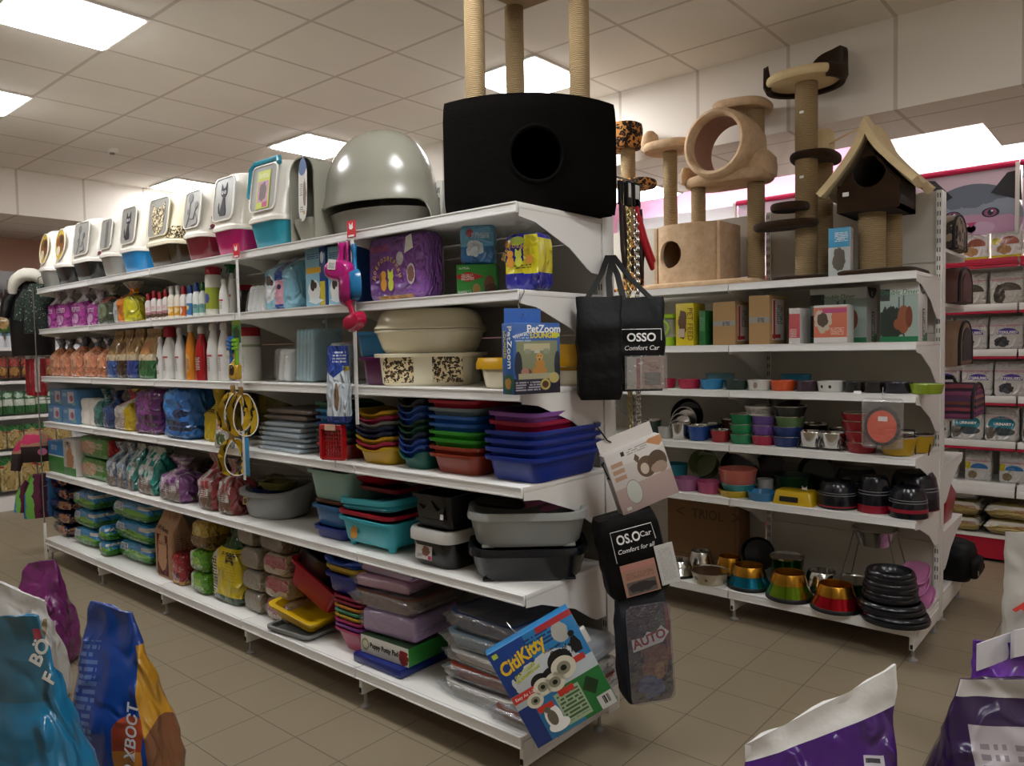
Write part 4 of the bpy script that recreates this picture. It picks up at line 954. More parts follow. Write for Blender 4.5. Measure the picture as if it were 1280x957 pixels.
stack(3, 531, 594, 0, 500, c_, l_, 'trays in the rust red footed stack', d=.36, h=.085)
c_, l_ = names([('#1f3a9c', 'royal blue')]*4+[('#b01840', 'red'), ('#9a5cb4', 'lilac')], 'large tray', 'at the near shelf corner')
a, b, H, z = slot(3, 600, 664, 512, .03)
for i, c in enumerate(c_):
    big = i < 4
    traything(l_[i], (a+.02+b)/2+(0 if big else -.02), .03+.24, z+(.034*i if big else .034*3+.1-.06+.035*(i-4)+.02), b-a+.02 if big else (b-a)*.93, .48 if big else .44, .1 if big else .075, c, 0 if big else .05, 'large trays stacked at the near corner', tp=.84, th=.003, rot=None if big else (0, .03, .05))
# ---- fifth shelf
Z4 = ZA[4]
a, b, h, z = slot(4, 60, 79, 552, .03)
m_bg = paint('blue_green_box', '#3f8f3a', [('*', 'r', .5, .8, .6, .24, '#2a86c2'), ('*', 'r', .5, .55, .6, .02, '#e6ecea'), ('*', 'l', .4, .8, .2, .08, '#e8f0f4')], .4)
cuboid('pet_box', 'blue and green box at the far end of the fifth shelf', 'box', a, b, .03, .24, z, h, m_bg)
a, b, h, z = slot(4, 81, 96, 549, .03)
cuboid('pet_box', 'white box with puppy picture beside the blue and green box', 'box', a, b, .03, .22, z, h, paint('puppy_picture_box', '#d8d8d0', [('F', 'b', .55, .45, .3, .3, '#b9855a'), ('F', 'r', .5, .08, .6, .14, '#3f8f3a'), ('F', 'l', .4, .85, .25, .07, '#2a2a2a'), ('F', 'e', .4, .88, .1, .05, '#1c1c1c')], .4))
m_gr = paint('green_red_pack', '#3d8a2e', [('F', 'b', .35, .5, .26, .3, '#cfa37a'), ('F', 'l', .6, .6, .22, .14, '#e6d2c4'), ('S', 'r', .5, .5, .8, .8, '#b81c1c'), ('F', 'r', .02, .4, .1, .3, '#d06a5a')], .3, .3)
a, b, h, z = slot(4, 98, 136, 574, .04)
for i in range(2):
    solo('puppy_nappy_pack', ['lower green and red nappy pack on the fifth shelf', 'upper green and red nappy pack on the fifth shelf'][i], 'pack', pack((b-a)*.95, .24, h-.004, .004, 100+i, fin=0, sq=7), m_gr, ((a+b)/2, .18, z+i*h), 0, 'green and red nappy packs', ang=60)
m_rw = paint('rose_pack', '#c9897a', [('*', 'b', .5, .5, .4, .4, '#e0c0a8'), ('*', 'r', .5, .85, .6, .12, '#5f8a3a')], .3, .3)
solo('puppy_nappy_pack', 'pinkish pack standing behind the puppy picture box', 'pack', pack(.2, .14, .2, .004, 104, fin=0), m_rw, (-4.72, .4, z), ang=60)
def litt(key, c, c2, sand='#8f8478'):
    rr = random.Random(key)
    return paint(key, c, [('*', 'r', .5, .14, .8, .2, sand)]+[('*', rr.choice('bdr'), .12+.19*(i % 5), .3+.17*(i//5)+rr.uniform(-.05, .05), rr.uniform(.05, .09), rr.uniform(.05, .08), c2 if i % 3 else '#e4e4e2') for i in range(20)]+[('*', 'r', .93, .4, .06, .5, c2), ('*', 'l', .5, .3, .25, .07, '#e9e6e2')], .16, .55)
Lb = [(140, 153, 552, '#b6bfc8', '#6f86a0', 'silver blue litter bag next to the red packs', .03), (155, 166, 553, '#c0c8cc', '#7f9ab4', 'silver blue litter bag in front, beside the teal ones', .03), (167, 178, 556, '#c2cfca', '#3f9a90', 'narrow silver and teal litter bag', .03), (180, 204, 560, '#bfd0ca', '#1f968a', 'silver and teal litter bag with bold teal checks', .03),
      (207, 240, 572, '#b99cb8', '#8a4f90', 'lilac litter bag with gathered neck on the fifth shelf', .02), (257, 279, 566, '#c49a98', '#b4464c', 'rose litter bag with red writing', .03), (281, 306, 574, '#b5918a', '#a8484a', 'rose and brown litter bag beside the grey oval tray', .02)]
for i, (a, b, tp, c, c2, lb, y0) in enumerate(Lb):
    B(4, a, b, tp, litt('litter_%d' % i, c, c2, '#8f8276' if i < 5 else '#7a5a44'), lb, d=.2, y0=y0, seed=110+i, wr=.014, top='gather' if i not in (2, 3) else 'crimp')
for i in range(2):
    solo('litter_bag', ['dark mauve packet lying behind the lilac bag, lower one', 'dark mauve packet lying behind the lilac bag, upper one'][i], 'bag', pack(.26, .2, .1, .006, 120+i), paint('mauve_pack', '#6a4452', [('*', 'l', .5, .5, .3, .2, '#a88a94')], .3, .4), (Xat(247, .32, Z4), .36, Z4+.101*i), ang=60)
solo('net_bag', 'round sand coloured mesh patch bag between rose bag and grey tray', 'bag', bag(.12, .1, .2, 'block', seed=123), paint('mesh_bag', '#9a8a66', [('*', 'l', .5, .5, .6, .6, '#6f6248')], .6, .4), (Xat(307, .1, Z4)+.01, .3, Z4), ang=60)
# grey oval bed tray
z = Z4; gx, gy = Xat(347, .24, z), .235
h = .185
t = T('pet_bed_tray', 'grey oval plastic bed tray with wide rim at the middle of the fifth shelf', 'litter tray', (gx, gy, z), .25)
w, d = .5, .4
R_ = []
def se(k, zz, o=0, e=2.6): return zr(selli(w/2*k-o, d/2*k-o, e, 48), zz)
R_ = [se(.72, 0), se(.78, .015), se(.92, h*.8), se(1.0, h*.84), se(1.01, h*.95), se(.97, h), se(.84, h*.97), se(.8, h*.8), se(.68, .02), se(.6, .012)]
bm = loft(R_)
for v in bm.verts: v.co.z += max(0, v.co.z/h)*(-.035*math.exp(-((v.co.y+d/2)/.12)**2)+.02*max(0, v.co.y/d))
gt = finish(bm, 'basin', mat('oval_tray_grey', '#8c8f8e', .25), t, ang=50)
finish(prism(rrect(.022, .02, .003), .001, 'y'), 'price_sticker', paint('sticker_print', '#c9b46a', [('*', 'b', .5, .5, .4, .4, '#5a4a3a')], .5), t, (-.11, -.183, .1), (-.12, 0, -.12), smooth=False)
traything('dark blue basin nested inside the grey oval tray', gx-.03, gy, z+.02, .24, .18, .13, '#16244e', .25, r=.07)
traything('olive basin resting inside the grey oval tray', gx+.03, gy+.0, z+.152, .22, .16, .04, '#6b6a2c', .25, r=.06)
# mint / brown / blue / navy column
_, z1 = TR(4, 388, 430, 660, '#1a2f8e', 'dark blue tray at the foot of the mint tray column', d=.34, y0=.05, h=.06, tp=.9)
_, z2 = TR(4, 386, 428, 632, '#2f77b4', 'mid blue tray under the mint one', d=.36, y0=.04, base=z1+.001)
_, z3 = TR(4, 392, 428, 627, '#7a4a2c', 'thin brown tray under the mint one', d=.32, y0=.07, base=z2+.001, h=.02, r=.03)
TR(4, 380, 436, 589, '#a9d0c2', 'pale mint tray with handles on top of the blue trays', d=.36, y0=.04, base=z3+.001, tp=.82)
# teal and red set
a, b, h, z = slot(4, 419, 488, 650, .02, yo=0); fh = .022
t = T('litter_tray', 'turquoise tray on small feet with orange sticker, red tray inside', 'litter tray', ((a+b)/2, .22, z))
w = b-a
m_tq = mat('turquoise', '#3eaebd', .25)
finish(tray(w, .4, h-fh, tp=.84, r=.05), 'basin', m_tq, t, (0, 0, fh))
for sx in (-1, 1):
    for sy in (-1, 1): finish(lathe([(0, 0), (.018, 0), (.03, fh+.02), (0, fh+.02)], 14), 'foot', m_tq, t, (sx*w*.34, sy*.13, 0))
finish(prism(ell(.03, .034, 18), .001, 'y'), 'sticker', paint('orange_sticker', '#2f97a6', [('*', 'b', .5, .5, .45, .45, '#d99a3a')], .5), t, (-w*.18, -.186, h*.5), (-.2, 0, 0), smooth=False)
zt = z+h
hr = Zt(470, 637, .1)-zt
traything('red tray resting in the turquoise tray', (a+b)/2, .22, zt+.001, w*.99, .4, max(.03, hr*.55), '#b3152f', r=.05, rw=.02)
zt2 = zt+max(.03, hr*.55)
bm = tray(w*.98, .39, .055, tp=.94, r=.05, rw=.03, lip=.02)
solo('loose_tray_insert', 'loose turquoise tray rim lying on the red tray, tipped up', 'litter tray', bm, m_tq, ((a+b)/2, .22, zt2+.012), rot=(.02, -.05, 0))
zt3 = zt2+.08
traything('low red and black tray on the turquoise rim', (a+b)/2+.02, .25, zt3, w*.7, .3, .03, '#8a1420', r=.03)
solo('red_bowl_tray', 'glossy dark red scooped basin at the top of the turquoise pile', 'litter tray', (lambda q: ([v.co.__setattr__('z', v.co.z+.14*(.17-v.co.x)*max(0, v.co.z/.086)) for v in q.verts], q)[1])(loft([zr(selli(.12, .12, 2.6), 0), zr(selli(.14, .15, 2.6), .02), zr(selli(.165, .18, 2.6), .08), zr(selli(.17, .185, 2.6), .086), zr(selli(.155, .17, 2.6), .084), zr(selli(.125, .14, 2.6), .02), zr(selli(.08, .1, 2.6), .012)])), mat('dark_red_gloss', '#a3152c', .2), (Xat(482, .24, zt3+.031), .25, zt3+.032), rot=(0, 0, 0), ang=55)
# black basket and lidded tray
a, b, h, z = slot(4, 511, 566, 662, .03)
t = T('lidded_litter_tray', 'black tray with white rim and small label under the black crown basket', 'litter tray', ((a+b)/2, .21, z))
w = b-a; m_blk = mat('plastic_black', '#131313', .25); m_off = plastic('#dcdad2', .25)
finish(loft([zr(rrect(w/2*.84, .16, .05), 0), zr(rrect(w/2*.88, .17, .05), .012), zr(rrect(w/2*.96, .19, .06), h-.045), zr(rrect(w/2*.5, .1, .05), h-.045)]), 'basin', m_blk, t)
finish(loft([zr(rrect(w/2*.985, .197, .06), h-.05), zr(rrect(w/2, .2, .06), h-.048), zr(rrect(w/2, .2, .06), h-.012), zr(rrect(w/2*.97, .193, .06), h), zr(rrect(w/2*.88, .17, .05), h), zr(rrect(w/2*.85, .165, .05), h-.045)]), 'rim', m_off, t)
finish(prism(rrect(.05, .035, .003), .001, 'y'), 'label', paint('tray_label', '#dcd6d0', [('*', 'b', .62, .5, .24, .3, '#8a5a4a'), ('*', 'r', .88, .14, .1, .12, '#c22a5a'), ('*', 'l', .25, .2, .16, .1, '#333333')], .5), t, (-.03, -.187, h*.42), (-.11, 0, 0), smooth=False)
zt = z+h
a, b, h, _ = slot(4, 514, 564, 618, .03, base=zt+.001)
t = T('litter_basket', 'black rectangular basket with embossed crown on the white rimmed tray', 'litter tray', ((a+b)/2, .21, zt+.001))
w = b-a
finish(tray(w, .38, h, tp=.86, r=.035, rw=.015), 'basin', m_blk, t)
m_emb = mat('emboss_black', '#2a2926', .4)
bm = prism([(-.07, 0), (.07, 0), (.085, .05), (.04, .03), (0, .07), (-.04, .03), (-.085, .05)], .003, 'y'); add_prism(bm, rrect(.085, .006, .003), .003, 'y', (0, 0, -.015))
finish(bm, 'crown_emblem', m_emb, t, (0, -.183, h*.35), (-.1, 0, 0), smooth=False)
finish(prism(rrect(.009, .011, .001), .001, 'y'), 'price_sticker', WHITE, t, (w*.3, -.185, h*.42), (-.1, 0, 0), smooth=False)
# big grey and black trays turned towards the corner
cx = Xat(667, .3, Z4)+.035
def bigtray(label, h, z, mt, rw=.02, cxx=cx):
    t = T('litter_tray', label, 'litter tray', (cxx-.015, .24, z), .72)
    w, d = .49, .34
    finish(loft([zr(rrect(w/2*.8, d/2*.8, .08), .004), zr(rrect(w/2*.86, d/2*.86, .09), .02), zr(rrect(w/2*.95, d/2*.95, .1), h-.03), zr(rrect(w/2*.96, d/2*.96, .1), h-.028), zr(rrect(w/2, d/2, .11), h-.03), zr(rrect(w/2*1.005, d/2*1.005, .11), h-.02), zr(rrect(w/2*.985, d/2*.98, .1), h), zr(rrect(w/2*.9, d/2*.88, .09), h-.002), zr(rrect(w/2*.8, d/2*.8, .08), .03), zr(rrect(w/2*.6, d/2*.6, .06), .02)]), 'basin', mt, t)
    for sx in (-1, 1): finish(box(.05, .03, .012, (sx*w*.33, -d*.34, .006), .004), 'foot', mt, t)
    return t
hb = Zt(668, 688, .12)-Z4
bigtray('big black tray at the near corner of the fifth shelf, under the grey one', hb, Z4, mat('tray_navy_black', '#14161c', .22))
hg = Zt(668, 643, .12)-Z4-hb
bigtray('big light grey tray at the near corner, on the black one', hg, Z4+hb+.001, mat('tray_light_grey', '#9da09b', .3))
zt = Z4+hb+hg
m_pnk = plastic('#c77aa0', .35)
bm = loft([[(x*1, y*1, z_) for x, y, z_ in zr(selli(.1*k, .04*k, 2.4, 20), zz)] for k, zz in ((.9, 0), (1, .006), (1, .016), (.86, .02))])
for i in range(2):
    solo('grooming_brush', ['pink handled brush lying in the grey tray, left one', 'pink handled brush lying in the grey tray, right one'][i], 'brush', bm.copy(), m_pnk, (cx-.04+.1*i, .3+.08*i, zt-.012), rot=(.1, -.25, .5+.5*i))
bm.free()
solo('grooming_brush', 'dark oval brush lying in the grey tray', 'brush', loft([zr(selli(.1, .05, 2.6), 0), zr(selli(.11, .055, 2.6), .012), zr(selli(.09, .04, 2.6), .03)]), m_blk, (cx-.13, .2, zt-.01), rot=(0, .1, .6))

# ---- base shelf
Z5 = ZA[5]
def green_pack(label, x, y, z, w, d, h, seed, grp):
    return solo('sawdust_pack', label, 'pack', pack(w, d, h, .006, seed, fin=.015), M['green_pack'], (x, y, z), random.Random(seed).uniform(-.08, .08), grp, ang=60)
paint('green_pack', '#3d8f2c', [('*', 'r', .5, .74, .8, .26, '#3b93c9'), ('*', 'b', .55, .5, .4, .14, '#6fb53a'), ('*', 'r', .22, .66, .12, .18, '#cfd8dc'), ('*', 'r', .85, .78, .12, .08, '#c9cfc8'), ('*', 'l', .22, .66, .1, .14, '#2f5a8a')], .22, .45)
m_meat = paint('navy_meat_pack', '#141c40', [('F', 'b', .7, .5, .28, .36, '#c98f6c'), ('F', 'b', .75, .4, .12, .14, '#8a3f34'), ('S', 'b', .4, .5, .3, .3, '#c98f6c'), ('F', 'l', .3, .6, .2, .2, '#5f74b4')], .16, .6)
a = Xat(58, .05, Z5)+.02; b = Xat(86, .05, Z5)
for i in range(5):
    solo('meat_snack_pack', 'glossy navy snack pack with meat picture, %s of the pile at the far end' % ['bottom', 'second', 'third', 'fourth', 'topmost'][i], 'pack', pack((b-a)*.8, .26, .098, .008, 130+i, fin=.015), m_meat, ((a+b)/2+.02*((i % 2)-.5), .2, Z5+.099*i), .1*((i % 3)-1), 'navy snack packs at the far end', ang=60)
a = Xat(90, .04, Z5); b = Xat(119, .04, Z5)
for i in range(3): green_pack('green and blue sawdust pack, %s of the far stack of three' % ['bottom', 'middle', 'top'][i], (a+b)/2, .17, Z5+.142*i, (b-a)*.86, .24, .14, 140+i, 'sawdust packs in the far stack')
a = Xat(124, .03, Z5); b = Xat(134, .03, Z5)
for i in range(2): green_pack('small green and blue sawdust pack between the two stacks, %s one' % ['lower', 'upper'][i], (a+b)/2+.03, .1, Z5+.112*i, .13, .16, .11, 150+i, 'small sawdust packs')
a = Xat(139, .05, Z5); b = Xat(188, .05, Z5)
for i in range(3): green_pack('big green and blue sawdust pack, %s of the stack beside the brown paper bag' % ['bottom', 'middle', 'top'][i], (a+b)/2-.03*(i == 2), .22, Z5+.147*i, (b-a)*.86, .3, .145, 155+i, 'big sawdust packs in the stack of three')
x0, x1, h, z = slot(5, 191, 216, 645, .03)
t = T('paper_food_bag', 'tall brown paper bag with dark red front on the base shelf', 'bag', ((x0+x1)/2, .13, z))
finish(bag(x1-x0, .18, h, 'fold', wr=.004, seed=160), 'bag_body', paint('brown_paper_bag', '#b98f6a', [('F', 'r', .5, .36, .3, .32, '#5a1812'), ('F', 'b', .5, .4, .24, .3, '#c99a74'), ('*', 'l', .5, .55, .3, .03, '#7a4a34'), ('S', 'l', .5, .4, .3, .3, '#8a6448')], .7, .25), t, ang=50)
txt('Pi-Pi-Bent', .05, BLACK, t, (0, -.088, h*.78), rot=(PI/2, .12, 0), shear=.2)
B(5, 217, 235, 692, paint('red_food_bag', '#9c1420', [('*', 'l', .5, .55, .34, .1, '#e2c4b4'), ('*', 'e', .45, .56, .3, .14, '#b22a34'), ('*', 'r', .5, .06, .6, .08, '#c9974a'), ('*', 'b', .55, .3, .3, .1, '#5f0c12')], .18, .5), 'small red food bag beside the brown paper bag', seed=161, d=.16, top='block')
B(5, 219, 236, 660, paint('rust_bag', '#a0542a', [('*', 'r', .5, .8, .6, .2, '#7a2a1c')], .3, .5), 'rust coloured bag behind the small red bag', seed=162, d=.14, y0=.24)
m_gb = paint('green_seed_bag', '#5b9c1e', [('*', 'b', .5, .5, .3, .2, '#8fc23a'), ('*', 'r', .12, .5, .12, .6, '#b9c9a4'), ('*', 'l', .6, .3, .25, .1, '#e9edda')], .2, .5)
a, b, h, z = slot(5, 238, 257, 690, .02)
for i in range(2):
    solo('green_food_bag', ['lower bright green food bag beside the yellow tiger bag', 'upper bright green food bag beside the yellow tiger bag'][i], 'bag', pack((b-a)*.95, .18, h*.49, .007, 165+i, fin=0), m_gb, ((a+b)/2, .12, z+h*.5*i), 0, 'bright green food bags', ang=60)
solo('green_food_bag', 'yellow and brown bag on top of the green food bags', 'bag', pack((b-a)*.95, .17, .18, .007, 168, fin=0), paint('yellow_brown_bag', '#b3922a', [('*', 'r', .5, .3, .6, .2, '#7a5a1e'), ('*', 'e', .5, .66, .2, .16, '#d9c05a')], .25, .5), ((a+b)/2, .12, z+h+.003), ang=60)
x0, x1, h, z = slot(5, 259, 299, 655, .02)
t = T('big_food_bag', 'big yellow and green food bag with a striped cat picture on the base shelf', 'bag', ((x0+x1)/2, .15, z))
finish(bag(x1-x0, .24, h, 'gather', wr=.01, seed=170, neck=.86, flare=.7), 'bag_body', paint('tiger_bag', '#dcc416', [('*', 'r', .5, .88, .8, .22, '#1d4a1c'), ('*', 'r', .5, .03, .8, .07, '#1d4a1c'), ('*', 'b', .2, .34, .16, .3, '#cfc8a8'), ('*', 'l', .2, .3, .12, .24, '#4f4634'), ('*', 'l', .66, .6, .22, .02, '#3a3a1c'), ('*', 'l', .66, .4, .22, .12, '#c2a814')], .2, .5), t, ang=60)
txt('Зоо', .045, BLACK, t, ((x1-x0)*.24, -.12, h*.6), bold=.002); txt('Няня', .04, BLACK, t, ((x1-x0)*.24, -.12, h*.53), bold=.002)
# hay bales in film
m_hay = mat('hay_grey', '#8c8068', .95, bump=(50, .9, .02), var=.25); m_hayb = mat('hay_brown', '#6f5f48', .95, bump=(50, .9, .02), var=.25); m_saw = paint('sawdust_pink', '#cdb28c', [('F', 'r', .5, .75, .8, .3, '#b81a34'), ('F', 'd', .5, .55, .3, .25, '#b81a34')], .4, .3)
def bale(label, x, y, z, w, d, h, mt, seed, grp):
    t = T('hay_bale', label, 'hay pack', (x, y, z), random.Random(seed).uniform(-.06, .06), grp)
    finish(pack(w*.96, d*.96, h*.94, .007, seed, fin=0), 'filling', mt, t, (0, 0, .002), ang=60)
    finish(pack(w, d, h, .006, seed+1, fin=.02), 'clear_wrap', film, t, ang=60)
ax, bx_ = Xat(301, .05, Z5), Xat(324, .05, Z5)
for i in range(4): bale('small grey hay pack in film, %s of the column beside the yellow bag' % ['bottom', 'second', 'third', 'top'][i], (ax+bx_)/2+(-.02 if i == 3 else .0), .15, Z5+.122*i, (bx_-ax)*.95, .2, .12, m_hay, 180+2*i, 'grey hay packs in a column')
ax, bx_ = Xat(328, .05, Z5), Xat(356, .05, Z5)
for i in range(4):
    if i == 3: bale('brown hay pack in film on top of the red and cream packs', (ax+bx_)/2-.01, .17, Z5+.125*3, (bx_-ax)*1.05, .24, .13, m_hayb, 190, 'hay packs')
    else: bale(['cream sawdust pack with red end, bottom of the column', 'red and cream sawdust pack, second of the column', 'red and cream sawdust pack, third of the column'][i], (ax+bx_)/2, .15, Z5+.125*i, (bx_-ax)*.92, .2, .122, m_saw, 192+2*i, 'red and cream sawdust packs')
# tilted trays
solo('corner_tray', 'flat silver grey tray lying lowest before the red tray', 'litter tray', tray(.34, .3, .03, tp=.92, r=.03), plastic('#8d918f', .3), (Xat(382, .1, Z5), .12, Z5+.001), rz=.1)
solo('corner_tray', 'yellow tray tipped forward under the red tray', 'litter tray', tray(.36, .28, .07, tp=.8, r=.03, rw=.025), plastic('#ddb414', .25), (Xat(381, .1, Z5+.06), .13, Z5+.06), rot=(.1, .16, .1))
solo('corner_tray', 'red high sided tray standing tilted above the yellow one', 'litter tray', tray(.38, .3, .14, tp=.8, r=.03, rw=.02), plastic('#b5182c', .25), (Xat(396, .15, Z5+.2), .2, Z5+.17), rot=(-.1, .42, .1))
solo('corner_tray', 'glossy black oval tray tilted on top of the red tray', 'litter tray', loft([zr(selli(.13, .1, 2.6), 0), zr(selli(.16, .13, 2.6), .03), zr(selli(.19, .16, 2.6), .13), zr(selli(.2, .17, 2.6), .135), zr(selli(.19, .16, 2.6), .14), zr(selli(.17, .14, 2.6), .13), zr(selli(.13, .1, 2.6), .02)]), m_blk, (Xat(399, .16, Z5+.33), .2, Z5+.275), rot=(-.15, .36, .1), ang=50)
# stack of colourful trays and the blue/yellow set
c_, l_ = names([('#c23a68', 'pink'), ('#8a3a94', 'purple'), ('#b8246a', 'magenta'), ('#c9a02a', 'yellow'), ('#4a9a78', 'green'), ('#d0872a', 'orange'), ('#8a1838', 'wine red'), ('#a01a44', 'crimson')], 'small deep tray', 'under the blue and yellow set')
a, b, H, z = slot(5, 415, 449, 778, .02)
H = Zt(435, 747, .03)-z
for i, c in enumerate(c_): traything(l_[i], (a+b)/2, .19, z+(H-.115)/7*i, b-a, .32, .115, c, 0, 'small deep trays stacked at the bay joint', tp=.7, r=.03, th=.002, lip=.007, rw=.009)
zt = z+H+.004
H2 = Zt(440, 702, .03)-zt
a, b = Xat(404, .02, zt), Xat(446, .02, zt)
traything('dark blue tray of the blue and yellow set', (a+b)/2, .2, zt, b-a, .36, H2*.55, '#1c2f9a', tp=.86, r=.035)
traything('yellow tray of the blue and yellow set', (a+b)/2, .2, zt+H2*.55+.001, (b-a)*.99, .35, H2*.22, '#c9a426', tp=.94, r=.035)
traything('blue wavy rimmed tray topping the blue and yellow set', (a+b)/2, .2, zt+H2*.78, (b-a)*1.02, .37, H2*.22, '#2456c4', tp=.95, r=.035, wave=.025, rw=.03)
# second bay: packed bed liners, boxes, trays in film
def flatpack(label, x, y, z, w, d, h, inner, seed, rz=0, grp=None, fm=None, tray_col=None, rot=None):
    t = T('wrapped_tray' if tray_col else 'wrapped_liner', label, 'wrapped tray' if tray_col else 'pet mat', (x, y, z), rz, grp, rot)
    if tray_col: finish(tray(w*.94, d*.94, h*.9, tp=.9, r=.04, rw=.02), 'tray', inner, t, (0, 0, .003))
    else: finish(wrinkle(box(w*.92, d*.92, h*.86, None, min(.02, h*.3), 4), .004, 12, seed), 'folded_liner', inner, t, (0, 0, .003))
    finish(pack(w, d, h, .008, seed, fin=.03), 'clear_wrap', fm or film2, t, ang=60)
m_lil = mat('lilac_cloth', '#bf9acb', .8, bump=(20, .5, .02)); m_rosec = mat('rose_cloth', '#d092b0', .8, bump=(20, .5, .02)); m_browntr = plastic('#7a4a3a', .3); m_creamtr = plastic('#cdbf9f', .3)
px = lambda p, y, zz: Xat(p, y, zz)
zb = Z5
xb = px(497, .13, zb)
cuboid('flat_tray', 'flat dark blue tray under the white and green puppy pad box', 'litter tray', xb-.17, xb+.17, .0, .3, zb, .045, plastic('#1b2c7e', .25), bev=.012)
pz = zb+.047
t = T('puppy_pad_carton', 'low white carton of puppy pads with green sides on the base shelf', 'box', (xb+.02, .16, pz), .04)
finish(box(.32, .26, .085, None, .002), 'carton', paint('potty_pad_carton', '#d9d6c9', [('T', 'r', .5, .5, .7, .7, '#1f3a1c'), ('T', 'l', .4, .5, .3, .3, '#cfd6c4'), ('S', 'r', .5, .5, .7, .7, '#2f8a34'), ('F', 'e', .1, .5, .08, .34, '#8a8a5a'), ('F', 'e', .1, .5, .055, .22, '#cfcbb4'), ('F', 'b', .9, .45, .1, .4, '#8a1c1c')], .45), t)
txt('Puppy Potty Pad', .034, BLACK, t, (-.0, -.1315, .045), bold=.0005, sx=.85)
txt('POTTY', .07, mat('print_green', '#4f8a48', .5), t, (-.02, .06, .0856), rot=(0, 0, 0)); txt('PAD', .07, M['print_green'], t, (-.02, -.03, .0856), rot=(0, 0, 0))
pz += .087
flatpack('lilac wrapped liner sagging over the puppy pad carton', xb+.0, .22, pz, .36, .34, .13, m_lil, 200, .1)
flatpack('brown tray with cream edge wrapped in film, middle of the liner pile', xb-.01, .22, pz+.125, .42, .38, .09, m_browntr, 201, .06, tray_col=1)
flatpack('rose wrapped liner under the lilac one at the top', xb-.03, .2, pz+.216, .36, .32, .065, m_rosec, 202, .12)
flatpack('lilac wrapped liner on top of the liner pile', xb-.0, .22, pz+.28, .38, .34, .085, m_lil, 203, .02)
m_redtr = plastic('#a5432a', .3); m_whtr = plastic('#d8d4c8', .3); m_btr = plastic('#27457e', .3)
xr = -.3
flatpack('white wrapped tray at the bottom of the pile behind the tilted carton', xr, .2, zb, .42, .36, .07, m_whtr, 210, 0, 'wrapped trays behind the tilted carton', tray_col=1)
flatpack('rust red wrapped tray behind the tilted carton', xr, .22, zb+.071, .4, .36, .07, m_redtr, 211, .05, 'wrapped trays behind the tilted carton', tray_col=1)
flatpack('white wrapped tray above the rust red one', xr, .22, zb+.142, .4, .36, .06, m_whtr, 212, -.03, 'wrapped trays behind the tilted carton', tray_col=1)
flatpack('pale blue wrapped tray under the dark blue one', xr-.01, .24, zb+.203, .42, .38, .07, mat('pale_blue_tray', '#8fb0c0', .35), 213, .03, 'wrapped trays behind the tilted carton', tray_col=1)
flatpack('dark blue wrapped tray on top, behind the tilted carton', xr-.01, .24, zb+.274, .4, .36, .08, m_btr, 214, -.04, 'wrapped trays behind the tilted carton', tray_col=1)
# right hand end of the base shelf
xe = .02
flatpack('brown wrapped tray jutting over the near end of the base shelf', xe-.06, .2, zb+.002, .3, .44, .06, m_browntr, 220, 0, None, film2, 1)
flatpack('rust and white wrapped tray at the near end of the base shelf', xe-.04, .3, zb+.064, .27, .36, .05, m_redtr, 221, .05, None, film2, 1)
flatpack('white wrapped tray with round cut at the near end of the base shelf', xe-.05, .3, zb+.115, .26, .34, .06, m_whtr, 222, .05, None, film2, 1)
flatpack('crumpled clear packet of white tubes topping the near end pile', xe-.05, .32, zb+.176, .26, .3, .1, mat('pale_tube', '#b9c6cc', .5), 223, .1, None, film2)
# ================================================================ things hanging on the long gondola
m_wire = mat('steel_wire', '#b9b9b6', .25, 1); m_flag = mat('flag_red', '#cf2430', .45)
def strip(label, px, z1, n=0):
    x = Xat(px, -.03, 2.1)
    t = T('hanging_strip', label, 'display strip', (x, -.032, 2.16))
    finish(box(.022, .003, 2.14-z1, (0, 0, -(2.14-z1)/2)), 'strip', m_rail, t, smooth=False)
    f = finish(box(.06, .002, .075, (0, -.003, .03), .0), 'flag', m_flag, t, smooth=False)
    b = bmesh.new(); flat(ell(.014, .01, 12, 0, .038), -.005, 0, b); flat([(-.012, .04), (-.012, .058), (-.002, .046)], -.005, 0, b); flat([(.012, .04), (.012, .058), (.002, .046)], -.005, 0, b); flat(rrect(.02, .004, .002), -.005, 0, b)
    finish(b, 'white_print', WHITE, f, smooth=False)
    for k in range(3):
        zz = -.12-.3*k
        finish(tube([(0, -.001, zz), (0, -.03, zz-.005), (0, -.045, zz+.012)], .0018, 6), 'hook', m_wire, t)
    return x
xs1 = strip('white hanging strip with red flag at the spray bottles, carrying yellow collars', 297, .95)
xs2 = strip('white hanging strip with red flag above the magenta scoops', 441, 1.3)
# toothbrush card
q = aty(294, 400, -.06)
t = T('toothbrush_card', 'green card with blue and lime pet toothbrushes hanging at the spray bottles', 'toothbrush card', (q.x, -.06, Zt(296, 471, -.06)))
hh = q.z-t.location.z
finish(box(.085, .003, hh*.4, (0, .004, hh*.8)), 'card', paint('brush_card', '#3e7a28', [('*', 'b', .5, .4, .4, .3, '#1f3a1a'), ('*', 'r', .5, .9, .5, .1, '#6f7a2a')], .4), t, smooth=False)
for i, (c, dx, s) in enumerate((('#2d6fc4', -.03, 1), ('#8cc82e', .02, .95))):
    bm = tube([(dx, -.012, .02), (dx+.004, -.012, hh*.4), (dx, -.012, hh*.72*s)], [.015, .01, .017], 10)
    for k in range(3): add_box(bm, .036, .022, .014, (dx, -.02, hh*(.5+.07*k)), .004)
    finish(bm, 'toothbrush', plastic(c, .3), t)
